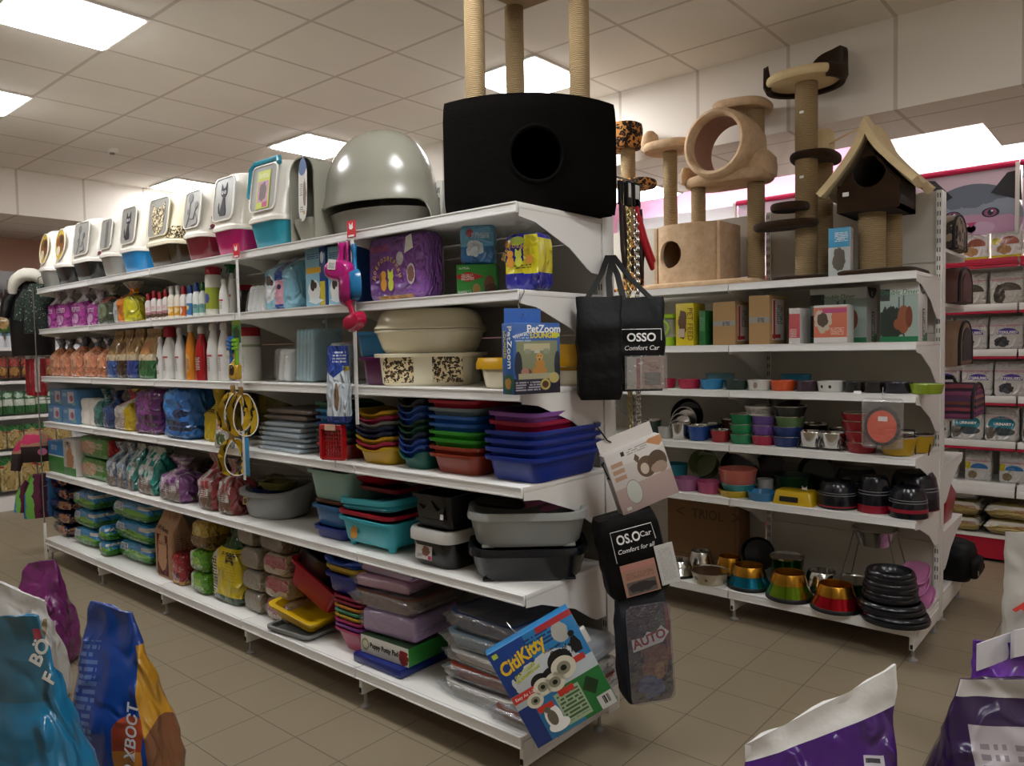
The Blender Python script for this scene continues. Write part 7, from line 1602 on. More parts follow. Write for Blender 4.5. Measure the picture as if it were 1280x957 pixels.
for i, (r, h) in enumerate(((.17, .05), (.165, .05), (.14, .05), (.135, .05), (.125, .05))):
    solo('rubber_bowl', 'black rubber bowl, %s of the ringed stack' % ['bottom', 'second', 'third', 'fourth', 'topmost'][i], 'bowl', lathe([(r*.7, 0), (r*.98, 0), (r, .01), (r*.98, .022), (r*.93, .026), (r*.95, .034), (r*.92, .044), (r*.86, .05), (r*.8, .046), (r*.68, .008), (0, .006)], 36), mat('rubber_gloss', '#15161a', .25), (Xat(1112, y-.03, z), y-.02, z+.051*i+.001), 0, 'black rubber bowls in a ringed stack')
for i in range(3):
    solo('pink_dish', 'pink moulded dish with dark edge, %s of three by the upright' % ['lowest', 'middle', 'uppermost'][i], 'dish', loft([zr(selli(.07, .1, 3, 28), 0), zr(selli(.08, .11, 3, 28), .018), zr(selli(.076, .106, 3, 28), .022), zr(selli(.065, .09, 3, 28), .01)]), mat('pink_dish', '#c078a4', .35), (Xat(1140, y+.2, z)-.02*i, y+.22+.05*i, z+.05+.05*i), rot=(.4, 0, 0), group='pink dishes by the upright')
q = aty(1099, 672, YG+.33); t = T('raised_bowl_stand', 'steel bowl raised on four thin splayed legs at the end of the base shelf', 'stand', (q.x, YG+.33, z))
hb2 = q.z-z
finish(lathe([(x, zz+hb2-.05) for x, zz in bowl(.14, .1, .7)], 32), 'steel_bowl', m_ss, t)
finish(tube([(.14*math.cos(2*PI*i/28), .14*math.sin(2*PI*i/28), hb2+.045) for i in range(28)], .006, 6, True), 'ring', m_ss, t)
for sx, sy in ((-1, -1), (1, -1), (-1, 1), (1, 1)): finish(tube([(sx*.1, sy*.09, hb2+.045), (sx*.2, sy*.14, .006)], .0045, 6), 'leg', mat('dull_steel', '#77756f', .4, .8), t)
a, b = Xat(826, YG+.32, z), Xat(926, YG+.32, z); h = Zt(880, 628, YG+.32)-z
t = T('brown_carton', 'large brown cardboard carton standing on the base shelf behind the steel bowls', 'box', ((a+b)/2, YG+.42, z))
finish(box(b-a, .18, h, None, .003), 'carton', paint('triol_carton', '#8a6440', [('F', 'r', .5, .12, .6, .005, '#5f4228'), ('F', 'r', .94, .5, .006, .6, '#6f4e30')], .8), t)
txt('TRIOL', .09, mat('print_carton', '#5a4028', .8), t, (.04, -.0912, h*.78), bold=.0015); txt('<          >', .13, M['print_carton'], t, (.04, -.0912, h*.78))
# ================================================================ pet carriers on the far side of the shorter gondola
def carrier(label, pl, pr, pt, pb, body, end, k):
    xq = .875; z0 = ZR[k]; z1 = Zt(1196, pt, 2.95); h = max(.16, z1-z0); 
    d = .38; w = .42; yy = 2.98; h = min(h, (ZR[k-1]-z0-.1) if k else h); xr = atx(pr, (pt+pb)/2, .9).x
    X1_ = Xat(pr, yy+.12, z0+h/2)
    t = T('pet_carrier', label, 'pet carrier', (X1_-w/2, yy, z0), 0)
    prof = [(-d/2, .0), (-d/2, h*.45)]+[(-d/2*math.cos(i*PI/14), h*.45+h*.55*math.sin(i*PI/14)) for i in range(1, 14)]+[(d/2, h*.45), (d/2, .0)]
    def sc(k, x): return [(x, a*k, h*.42+(b_-h*.42)*k) for a, b_ in prof]
    bm = loft([sc(.9, -w/2), sc(.98, -w/2+.015), sc(1, -w/2+.04), sc(1, 0), sc(1, w/2-.04), sc(.98, w/2-.015), sc(.9, w/2)])
    bmesh.ops.translate(bm, vec=(0, 0, .001), verts=bm.verts)
    finish(bm, 'body', body, t, ang=50)
    finish(prism([(a*.72, h*.42+(b_-h*.42)*.72) for a, b_ in prof], .008, 'x', (w/2+.002, 0, 0)), 'end_panel', end, t, ang=50)
    finish(tube([(w/2-.004, a*.96, h*.42+(b_-h*.42)*.96) for a, b_ in prof], .009, 6), 'edge_piping', m_strap, t)
    finish(tube([(-w*.25, -.03, h-.02), (-w*.2, -.04, h+.03), (w*.2, -.04, h+.03), (w*.25, -.03, h-.02)], .012, 8), 'carry_strap', m_strap, t)
    return t
m_camo = spots('camo_cloth', '#8a7a62', '#2a2018', '#5a4a38', 14, .7)
carrier('camouflage brown pet carrier, topmost at the gondola end', 1183, 1206, 268, 310, m_camo, m_camo, 0)
carrier('ribbed maroon brown pet carrier with dotted net end, second from the top', 1185, 1213, 326, 378, stripes('ribbed_brown', ['#5a2f24', '#5a2f24', '#3a1d16'], 'Z', 22, .6), M['ribbed_brown'], 1)
carrier('tan and black sports style pet carrier, third from the top', 1185, 1213, 394, 456, mat('tan_cloth', '#80624a', .7, bump=(30, .3, .01)), paint('black_tan_end', '#14110f', [('*', 'r', .42, .3, .05, .3, '#c9c4b8')], .6), 2)
carrier('striped violet and red woven pet carrier, fourth from the top', 1185, 1228, 462, 522, stripes('woven_stripes', ['#5a2a4a', '#7a3a5a', '#2a1a2a', '#8a3a44', '#3a2436', '#6a3a2a', '#4a3050'], 'Z', 1.6, .85, .06), stripes('woven_stripes2', ['#5a2a5a', '#8a3a5a', '#2a1a2a', '#7a4a3a', '#3a2440', '#9a5a4a'], 'Z', 1.3, .85, .05), 3)
q = atx(1186, 600, .8)
solo('hard_carrier', 'red hard shell carrier just visible past the upright', 'pet carrier', loft([zr(rrect(.2, .17, .06), 0), zr(rrect(.22, .19, .07), .12), zr(rrect(.22, .19, .07), .16), zr(rrect(.16, .13, .06), .3)]), plastic('#a81a2a', .3), (.634, 3.02, ZR[5]+.001))
t = T('backpack', 'black backpack carrier standing on the base shelf at the gondola end', 'pet carrier', (.8, 3.13, .188), .0)
h = min(Zt(1205, 660, 3.05), ZR[5]-.14)-.188
finish(wrinkle(loft([zr(rrect(.16*k, .15*k, .06), zz) for k, zz in ((.92, 0), (1, .03), (1, h*.7), (.93, h*.9), (.7, h))]), .005, 9, 3), 'body', m_tote, t, ang=60)
finish(wrinkle(box(.05, .22, h*.5, (.17, 0, h*.34), .02, 3), .003, 10, 4), 'front_pocket', m_tote, t, ang=60); finish(tube([(0, .05, h-.01), (0, .06, h+.05), (0, -.06, h+.05), (0, -.05, h-.01)], .01, 8), 'handle', m_strap, t)
for k in range(3): finish(box(.006, .01, .03, (.197, -.1+.1*k, .06)), 'zip_pull', m_ss, t)
# ================================================================ red and white racks along the back wall
YR = 4.3
ZW = [2.225, 1.895, 1.565, 1.225, .895, .585, .2]
m_redrail = mat('rail_red', '#b81238', .4); m_cer = mat('rail_cerise', '#c2124e', .4); m_bback = mat('rack_back', '#b9b3ac', .6)
m_led = emit('shelf_lamp', '#fff8f8', 24)
bays_ = [(-2.33, -1.07, 'white topped wall rack with a white poster, left of the cerise railed ones'), (-1.07, -.02, 'cerise railed wall rack behind the beige cat tree'), (-.02, 1.03, 'cerise railed wall rack under the grey kitten poster'), (1.03, 2.3, 'cerise railed wall rack cut by the right edge of the photo')]
for i, (a, b, lb) in enumerate(bays_):
    t = T('wall_rack', lb, 'shelving', (0, YR, 0)); w = b-a; cx = (a+b)/2
    finish(box(w-.01, .02, 2.85, (cx, .5, 1.45)), 'back_panel', m_bback, t, smooth=False)
    for j, z in enumerate(ZW):
        s = finish(box(w-.02, .47, .02, (cx, .245, z-.01)), 'shelf', m_steel, t, smooth=False)
        if j < 6:
            finish(box(w-.012, .012, .05, (cx, .004, z-.02), .002), 'price_rail', m_rail if j else m_redrail, s)
            finish(box(w-.012, .02, .018, (cx, .01, z-.056), .002), 'red_edge', m_redrail, s)
            if j == 5: finish(box(w-.012, .012, .05, (cx, -.012, z-.065), .002), 'lower_price_rail', m_rail, s)
    finish(box(w-.01, .02, .16, (cx, .03, .105)), 'plinth', mat('plinth_red', '#a80f2c', .45), t, smooth=False)
    for sx in (a+.012, b-.012): finish(box(.022, .05, 2.8, (sx, .46, 1.4)), 'upright', m_steel, t, smooth=False)
    p = finish(box(w-.03, .02, .46, (cx, .02, 2.64)), 'poster_board', mat('poster_lilac', '#c9b9c9', .5) if i else mat('poster_white', '#cfd2d4', .5), t, smooth=False)
    if i: finish(tube([(a+.003, .0, 2.885), (b-.003, .0, 2.885)], .022, 10), 'cerise_rail', m_cer, t)
    finish(box(.025, .05, .5, (b-.012, .0, 2.64), .003), 'white_post', c_white, t)
    finish(box(w-.1, .04, .015, (cx, .3, 2.72)), 'lamp_strip', m_led, t, smooth=False)
    if i == 2:
        cxp = Xat(1214, YR, 2.6); m_kit = paint('kitten_fur', '#93a0b2', [('*', 'b', .5, .8, .4, .26, '#6c7a8c'), ('*', 'b', .5, .15, .5, .24, '#c49ab8')], .6); m_kd = mat('kitten_dark', '#23262e', .6)
        K = bmesh.new(); y0 = .008
        flat(ell(.32, .26, 40, cxp+.0, 2.52), y0, 0, K)
        K2 = bmesh.new()
        flat([(cxp-.31, 2.6), (cxp-.31, 2.85), (cxp-.24, 2.84), (cxp-.12, 2.7)], y0-.001, 0, K2); finish(K2, 'kitten_ear', m_kd, p, smooth=False); K2 = bmesh.new(); flat([(cxp+.12, 2.7), (cxp+.22, 2.83), (cxp+.3, 2.84), (cxp+.31, 2.62)], y0-.001, 0, K2)
        bmesh.ops.delete(K, geom=[v for v in K.verts if v.co.z < 2.42], context='VERTS') if False else None
        for v in K.verts: v.co.z = max(v.co.z, 2.415)
        kf = finish(K, 'kitten_face', m_kit, p, (0, 0, 0), smooth=False); finish(K2, 'kitten_ear', m_kd, p, smooth=False)
        E_ = bmesh.new()
        for sx in (-.12, .12):
            flat(ell(.055, .035, 20, cxp+sx, 2.56), y0-.0015, 0, E_); flat(ell(.04, .028, 18, cxp+sx, 2.56), y0-.003, 1, E_); flat(ell(.018, .022, 14, cxp+sx, 2.56), y0-.0045, 0, E_); flat(ell(.007, .006, 8, cxp+sx+.01, 2.57), y0-.006, 2, E_)
        flat([(cxp-.035, 2.5), (cxp+.035, 2.5), (cxp, 2.465)], y0-.0015, 3, E_); flat(ell(.09, .045, 20, cxp-.06, 2.455), y0-.0008, 4, E_); flat(ell(.09, .045, 20, cxp+.06, 2.455), y0-.0008, 4, E_)
        finish(E_, 'kitten_eyes', [m_kd, mat('kitten_iris', '#8a4a78', .4), WHITE, mat('kitten_nose', '#b0406a', .5), mat('kitten_muzzle', '#b9a0ba', .6)], p, smooth=False)
    if i == 3: txt('ROYAL CANIN', .1, mat('print_crimson', '#b8123a', .5), p, (1.5, .008, 2.62))
    if i == 0:
        K = bmesh.new(); qx = Xat(905, YR, 2.55); flat([(qx-.15, 2.42), (qx-.06, 2.5), (qx+.08, 2.62), (qx+.13, 2.62), (qx+.15, 2.42)], .008, 0, K); flat([(qx-.52, 2.42), (qx-.5, 2.56), (qx-.44, 2.5), (qx-.4, 2.42)], .008, 0, K); finish(K, 'black_ears_print', m_kd if i else mat('ears_black', '#14161a', .6), p, smooth=False)
# bags of dry food on the racks
def food(kind):
    P = {'gold': ('#e9e6df', [('*', 'r', .5, .88, .8, .05, '#d6c41e'), ('*', 'r', .5, .05, .8, .06, '#d6c41e'), ('*', 'e', .6, .36, .3, .14, '#a85a44'), ('*', 'r', .5, .2, .8, .12, '#e9e6df'), ('*', 'b', .45, .2, .22, .12, '#b98a5a'), ('*', 'e', .18, .4, .14, .08, '#d6c41e')]),
         'grey': ('#dedbd2', [('*', 'e', .55, .4, .38, .24, '#5f5a50'), ('*', 'r', .5, .16, .8, .24, '#d2cec2'), ('*', 'b', .3, .26, .16, .3, '#4a463e'), ('*', 'r', .5, .74, .8, .008, '#c98a8a')]),
         'ster': ('#dcd8d4', [('*', 'e', .55, .48, .32, .16, '#5a44a0'), ('*', 'r', .5, .22, .8, .24, '#d4d0cb'), ('*', 'b', .4, .22, .22, .16, '#3f4044'), ('*', 'r', .5, .72, .8, .008, '#c98a8a')]),
         'indoor': ('#dcdad4', [('*', 'e', .55, .42, .32, .16, '#2a76b4'), ('*', 'r', .5, .18, .8, .23, '#d2d0ca'), ('*', 'b', .3, .18, .16, .14, '#8a7a5a'), ('*', 'r', .5, .66, .8, .008, '#c98a8a'), ('*', 'r', .12, .5, .1, .12, '#d6c41e')]),
         'urin': ('#d8d6d0', [('*', 'e', .5, .5, .38, .24, '#1f8a9a'), ('*', 'e', .55, .28, .34, .12, '#4a5558'), ('*', 'b', .2, .26, .16, .22, '#6a6258'), ('*', 'r', .5, .8, .8, .008, '#c98a8a')]),
         'gpack': ('#a08a52', [('*', 'r', .5, .7, .9, .2, '#d9d2c4'), ('*', 'b', .5, .5, .4, .2, '#c2aa6a'), ('*', 'l', .7, .62, .2, .1, '#a84a4a')])}[kind]
    return paint('food_'+kind, P[0], P[1], .25, .35)
m_pr = mat('print_rose', '#b86a72', .5)
rows = [(0, 'gold', .31, .2, [(.53, ''), (.74, ''), (.95, ''), (1.14, ''), (1.35, '')], None), (1, 'grey', .27, .22, [(.5, ''), (.72, ''), (.95, ''), (1.18, ''), (1.42, '')], None), (2, 'ster', .28, .22, [(.5, ''), (.73, ''), (.95, ''), (1.17, ''), (1.4, '')], 'STERILISED'), (3, 'ster', .28, .21, [(.56, ''), (.77, ''), (.98, ''), (1.19, ''), (1.4, '')], 'STERILISED'), (4, 'urin', .27, .23, [(.5, ''), (.7, ''), (.92, ''), (1.16, ''), (1.4, '')], 'URINARY'), ]
kn = {'gold': 'white and yellow', 'grey': 'white and grey', 'ster': 'white and violet', 'urin': 'white and turquoise', 'indoor': 'white and blue'}
ordn = ['first', 'second', 'third', 'fourth', 'fifth']; shn = ['top shelf', 'second shelf', 'third shelf', 'fourth shelf', 'fifth shelf']
for j, kind, h, w, xs_, word in rows:
    for i, (x, _) in enumerate(xs_):
        kd = 'indoor' if (j == 2 and i >= 3) else kind
        t = T('cat_food_bag', '%s cat food bag, %s from the gondola end, %s' % (kn[kd], ordn[i], shn[j]), 'food bag', (x, YR+.12, ZW[j]+.001), 0, 'cat food bags on the %s of the wall rack' % shn[j])
        hh = min(h, (ZW[j-1]-ZW[j]-.09) if j else .34)
        finish(bag(w*.94, .13, hh, 'fold' if j != 4 else 'crimp', wr=.005, seed=300+j*7+i), 'bag_body', food(kd), t, ang=60)
        yy = -.075
        txt('ROYAL CANIN', .026, m_pr, t, (0, yy, hh*.72 if j else hh*.66))
        if word: txt('INDOOR' if kd == 'indoor' else word, .026, WHITE, t, (.01, yy, hh*.52), bold=.0006)
for i, x in enumerate((.56, .78, 1.0, 1.22)):
    t = T('cat_food_bag', 'small white cat food bag with blue label, %s on the low shelf' % ordn[i], 'food bag', (x, YR+.14, .587), 0, 'small cat food bags on the low shelf')
    finish(bag(.17, .11, .22, 'fold', wr=.004, seed=350+i), 'bag_body', food('indoor'), t, ang=60); txt('ROYAL CANIN', .02, m_pr, t, (0, -.062, .15))
for r_ in ZW[4:5]:
    pass
ZW_b = .202
for i, x in enumerate((.62, 1.02)):
    for k in range(2 if i == 0 else 2):
        solo('food_sack', 'gold and white food sack, %s of the %s pile on the rack base' % (['bottom', 'top'][k], ['left', 'right'][i]), 'food bag', pack(.36, .34, .115, .009, 360+2*i+k, fin=.01), food('gpack'), (x, YR+.2, ZW_b+.117*k), 0, 'gold sacks on the rack base', ang=60)
solo('food_sack', 'grey and white food sack lying on the gold ones at the rack base', 'food bag', pack(.34, .32, .1, .008, 366, fin=.01), paint('grey_sack', '#a9a6a2', [('F', 'r', .4, .6, .5, .3, '#dad8d2'), ('F', 'b', .35, .55, .2, .1, '#6a6a66')], .3, .4), (.62, YR+.2, ZW_b+.235), 0, ang=60)
# ================================================================ rack of toys and treats along the left wall
XL = -7.62
t = T('toy_rack', 'pale pegboard rack of hanging treats along the far left wall', 'shelving', (XL, .6, 0))
finish(box(.02, 3.6, 2.6, (-.3, 0, 1.3)), 'back_panel', mat('rack_pale', '#c9ccce', .6), t, smooth=False)
finish(box(.36, 3.6, .14, (-.12, 0, .07)), 'plinth', m_steel, t, smooth=False)
for zz in (.62, 1.0, 1.38, 1.74, 2.22): 
    s = finish(box(.3, 3.6, .015, (-.14, 0, zz)), 'shelf', m_steel, t, smooth=False); finish(box(.01, 3.6, .035, (.012, 0, zz-.005)), 'price_rail', m_rail, s, smooth=False)
for yy in (-1.78, -.6, .6, 1.78): finish(box(.04, .04, 2.6, (-.27, yy, 1.3)), 'upright', m_steel, t, smooth=False)
rnd = random.Random(5)
def hang(name, label, cat, y, z0, w, h, mt, grp, top='crimp', d=.05):
    solo(name, label, cat, bag(w, d, h, top, wr=.006, seed=int(y*100+z0*50), nz=10, n=24), mt, (XL-.05, y, z0), PI/2, grp, ang=60)
m_tr = [paint('treat_green', '#4a7a2a', [('*', 'r', .5, .85, .8, .16, '#2fa03a'), ('*', 'b', .5, .4, .4, .3, '#c9a05a')], .3, .4), paint('treat_bone', '#d0bd84', [('*', 'r', .5, .88, .8, .14, '#2f7a34'), ('*', 'r', .5, .7, .8, .03, '#b03a2a'), ('*', 'b', .5, .4, .4, .4, '#b49a5a')], .4, .5), paint('treat_greenrow', '#2c6a34', [('*', 'r', .5, .5, .5, .14, '#cfd8c4'), ('*', 'b', .5, .8, .4, .1, '#9fbf9a')], .3, .3), paint('treat_brown', '#6a3a22', [('*', 'r', .5, .7, .4, .16, '#a83a2a'), ('*', 'b', .5, .3, .4, .2, '#b98a44')], .35, .4), paint('treat_pale', '#b9b48a', [('*', 'l', .5, .6, .4, .3, '#5a6a3a')], .35, .4)]
for row, (zz, h, mi, w, nm, lb, c0) in enumerate([(.2, .38, 1, .17, 'chew_pack', 'pale bone chew pack with green header on the low row of the toy rack', 'chew packs on the low row'), (.66, .26, 1, .15, 'chew_pack', 'chew pack with green header on the second row of the toy rack', 'chew packs on the second row'), (1.03, .26, 2, .1, 'treat_pack', 'green dental treat pack on the middle row of the toy rack', 'green treat packs on the middle row'), (1.42, .24, 3, .11, 'treat_pack', 'brown and red treat pack on the upper row of the toy rack', 'brown treat packs on the upper row'), (1.92, .24, 0, .17, 'treat_pack', 'green and brown treat bag near the top of the toy rack', 'green treat bags near the top')]):
    n_ = int(1.5/(w*1.06))
    for k in range(n_): hang(nm, lb, 'treat pack', -.25+w*1.06*k, zz, w, h*rnd.uniform(.93, 1), m_tr[mi], c0)
for k in range(6): hang('treat_pack', 'pale slim treat pack on the shelf above the green bags', 'treat pack', -.2+.2*k, 2.235, .12, .25, m_tr[4], 'pale treat packs on the top shelf')
for k in range(7):
    solo('feed_tin', 'silver printed tin standing on the top shelf of the toy rack', 'tin', lathe([(0, 0), (.06, 0), (.062, .01), (.06, .02), (.06, .14), (.062, .15), (.05, .155), (0, .15)], 20), paint('tin_print', '#b4b2b0', [('*', 'r', .5, .5, .8, .2, '#8a6a60'), ('*', 'l', .5, .7, .4, .08, '#3a3a40')], .3, 0, .4), (XL-.14, -.1+.14*k, 2.232+.26 if False else 2.232), 0, 'silver tins on the toy rack')
q = aty(62, 452, .1)
for i in range(2):
    p_ = atx(42+6*i, 468, -5.6+.2*i)
    solo('hanging_toy_pack', ['red brush pack hanging beside the far end of the gondola, left one', 'red brush pack hanging beside the far end of the gondola, right one'][i], 'toy pack', bag(.12, .05, .36, 'crimp', seed=400+i, wr=.004), paint('red_toy', '#b8162a', [('*', 'r', .5, .5, .16, .4, '#d9ccc4'), ('*', 'r', .5, .95, .8, .08, '#cfcac4')], .3, .4), p_-Vector((0, 0, .18)), .9, 'red brush packs', ang=60)
for i in range(3):
    p_ = atx(8+9*i, 452, XL+.02); solo('white_bottle', 'white and blue bottle on the toy rack shelf, %s of three' % ['leftmost', 'middle', 'rightmost'][i], 'bottle', lathe([(0, 0), (.05, 0), (.052, .01), (.045, .08), (.02, .2), (.018, .26), (0, .26)], 18), stripes('blue_white_bottle', ['#d9dcde', '#d9dcde', '#6f94b0', '#2a3a4a'], 'Z', 1, .35), (XL-.06, p_.y, 1.748), 0, 'white bottles on the toy rack')
# ================================================================ food sacks in the foreground
def onfront(t, px, py, c):
    mi = Matrix.Rotation(-t.rotation_euler.z, 3, 'Z'); o_ = mi @ (CAM-Vector(t.location)); d_ = mi @ ray(px, py)
    return o_+d_*((c-o_.y)/d_.y)
def sack(label, x, y, w, d, h, rz, mt, seed, top='crimp', slope=0, wr=.02, rot=None, name='dog_food_sack', nz=26, n=64, tw=1, tsh=0):
    t = T(name, label, 'food sack', (x, y, 0), rz, None, rot)
    finish(bag(w, d, h, top, wr=wr, seed=seed, slope=slope, nz=nz, n=n, freq=7, tw=tw, tsh=tsh), 'sack_body', mt, t, ang=60)
    return t
m_sb = paint('blue_sack', '#1b459c', [('F', 'r', .71, .2, .13, .24, '#d98a2a'), ('F', 'e', .71, .42, .13, .07, '#b0481f'), ('F', 'r', .71, .38, .13, .05, '#b0481f'), ('F', 'l', .22, .72, .14, .1, '#5f83c4'), ('F', 'l', .25, .5, .14, .16, '#5f83c4'), ('F', 'e', 1.0, .6, .16, .16, '#dda028'), ('F', 'e', 1.0, .63, .1, .08, '#b8542a'), ('S', 'r', .5, .5, .8, .3, '#d49a2a'), ('S', 'e', .5, .25, .5, .2, '#8a5a3a')], .22, .5)
q = atz(140, 750, .72)
t = sack('bright blue dog food sack with orange lettering panel at the lower edge of the photo', q.x+.12, q.y-.02, .39, .2, .72, .5, m_sb, 501, slope=-.12, tw=.45, tsh=-.1)
txt('О ХВОСТ', .06, WHITE, t, onfront(t, 164, 925, -.132), rot=(PI/2-.1, -PI/2+.12, 0), bold=.0012)
m_st = paint('teal_sack', '#1b7fae', [('F', 'r', .3, .12, .3, .14, '#1f5f8a'), ('F', 'l', .3, .15, .3, .16, '#164a6a'), ('F', 'e', .8, .3, .3, .05, '#5f8a2a'), ('F', 'r', .3, .9, .5, .2, '#2a6f8c'), ('S', 'r', .5, .2, .8, .2, '#c9c4bc'), ('F', 'r', .62, .93, .03, .02, '#c24a5a')], .18, .55)
q = atz(12, 765, .82)
t = sack('turquoise blue food sack with white lettering in the lower left corner', q.x+.15, q.y-.01, .46, .2, .84, .55, m_st, 502, tw=.5, tsh=-.12)
txt('BÖ', .06, WHITE, t, onfront(t, 50, 815, -.08), rot=(PI/2-.3, -1.15, .25), bold=.0015); txt('F', .06, WHITE, t, onfront(t, 62, 848, -.095), rot=(PI/2-.3, -1.15, .25), bold=.0015)
q = atz(20, 728, .62)
sack('white food sack behind the turquoise one', q.x-.18, q.y+.06, .42, .2, .53, .5, paint('white_sack', '#d2cfc8', [('F', 'r', .95, .4, .1, .3, '#8a7a5a'), ('F', 'b', .9, .3, .15, .15, '#a88a6a')], .35, .4), 503, slope=-.25, tw=.7)
q = atz(40, 712, .6)
sack('plum coloured food sack at the back of the lower left group', q.x-.36, q.y+.12, .4, .2, .55, .6, paint('plum_sack', '#7a1f6a', [('F', 'l', .4, .4, .3, .2, '#a85a9a')], .22, .5), 504, slope=.1, tw=.4, tsh=.1)
# purple sack with white sewn top, leaning
m_pur = paint('purple_sack', '#4c1c78', [('F', 'r', .79, .62, .06, .05, '#cfc9d4'), ('F', 'l', .79, .62, .05, .045, '#3a3a40'), ('F', 'l', .85, .3, .15, .06, '#8f7aa8')], .22, .6)
q = atz(1000, 905, .52)
t = T('dog_food_sack', 'purple food sack with white sewn top leaning over the floor tiles', 'food sack', (q.x+.06, q.y-.02, 0), 0, None, (0, 0, .62))
bm = bag(.44, .2, .6, 'crimp', wr=.018, seed=510, nz=30, n=72, freq=7)
for f in bm.faces:
    if f.calc_center_median().z > .525: f.material_index = 1
for v in bm.verts:
    k = v.co.z/.6; v.co.x -= .0; v.co.z *= 1+.42*v.co.x/.44*max(0, k)
finish(bm, 'sack_body', [m_pur, mat('sewn_paper', '#d9d7d2', .7, bump=(16, .4, .01))], t, ang=60)
m_dk = paint('dark_purple_sack', '#2c1048', [('F', 'r', .5, .4, .26, .42, '#b7aeb2'), ('F', 'l', .5, .4, .22, .36, '#8a8088'), ('F', 'r', .5, .66, .22, .022, '#1a1418'), ('F', 'r', .5, .42, .22, .022, '#1a1418'), ('F', 'r', .5, .18, .22, .022, '#1a1418'), ('F', 'r', .68, .7, .06, .02, '#8a2a3a'), ('F', 'r', .5, .97, .3, .05, '#d8d4d2')], .25, .6)
q = atz(1200, 850, .62)
t = sack('dark purple food sack with pale printed label, beside the leaning purple one', q.x+.14, q.y-.06, .5, .22, .68, .62, m_dk, 512, slope=.0, wr=.02, tw=.42, tsh=-.08)
q = atz(1240, 795, .64)
t = sack('bright purple opened sack with white inner lip behind the labelled one', q.x+.12, q.y+.02, .4, .2, .64, .62, paint('violet_sack', '#6a2fa4', [('F', 'r', .2, .6, .3, .3, '#7a3ab4')], .22, .5), 513)
bm = bmesh.new(); ribbon(bm, [(-.2, -.03, .6), (-.08, .0, .63), (-.1, -.06, .66), (.08, -.02, .68), (.2, .03, .76)], .09, .004, Vector((0, 0, 1)))
finish(bm, 'torn_lip', mat('torn_white', '#d6d2d4', .6), t)
q = atx(1268, 690, 1.75)
t = T('paper_sack', 'pale sack with red letter and yellow tag standing at the right edge', 'food sack', (Xat(1322, 1.2, .5), 1.25, 0), .3)
finish(bag(.36, .18, .92, 'crimp', wr=.012, seed=515, nz=24, n=60, freq=7), 'sack_body', paint('pale_sack', '#c4c0b4', [('F', 'b', .2, .4, .14, .2, '#a89a82')], .4, .4), t, ang=60)
txt('A', .09, mat('print_red', '#c9382a', .5), t, (-.12, -.075, .66), rot=(PI/2-.2, .5, 0), bold=.003)
finish(prism(rrect(.025, .028, .003), .002, 'y'), 'yellow_tag', mat('tag_yellow', '#d6dc2a', .5), t, (-.17, -.1, .4), (0, .3, 0), smooth=False)

# ================================================================ light and exposure
w = bpy.data.worlds.new('daylight'); S.world = w; w.use_nodes = True
w.node_tree.nodes['Background'].inputs[0].default_value = (.92, .96, 1, 1); w.node_tree.nodes['Background'].inputs[1].default_value = 1.6
vs = S.view_settings; vs.view_transform = 'Standard'; vs.look = 'None'; vs.gamma = 1; vs.use_curve_mapping = False; vs.exposure = 1.22
S.cycles.max_bounces = 8; S.cycles.transparent_max_bounces = 16

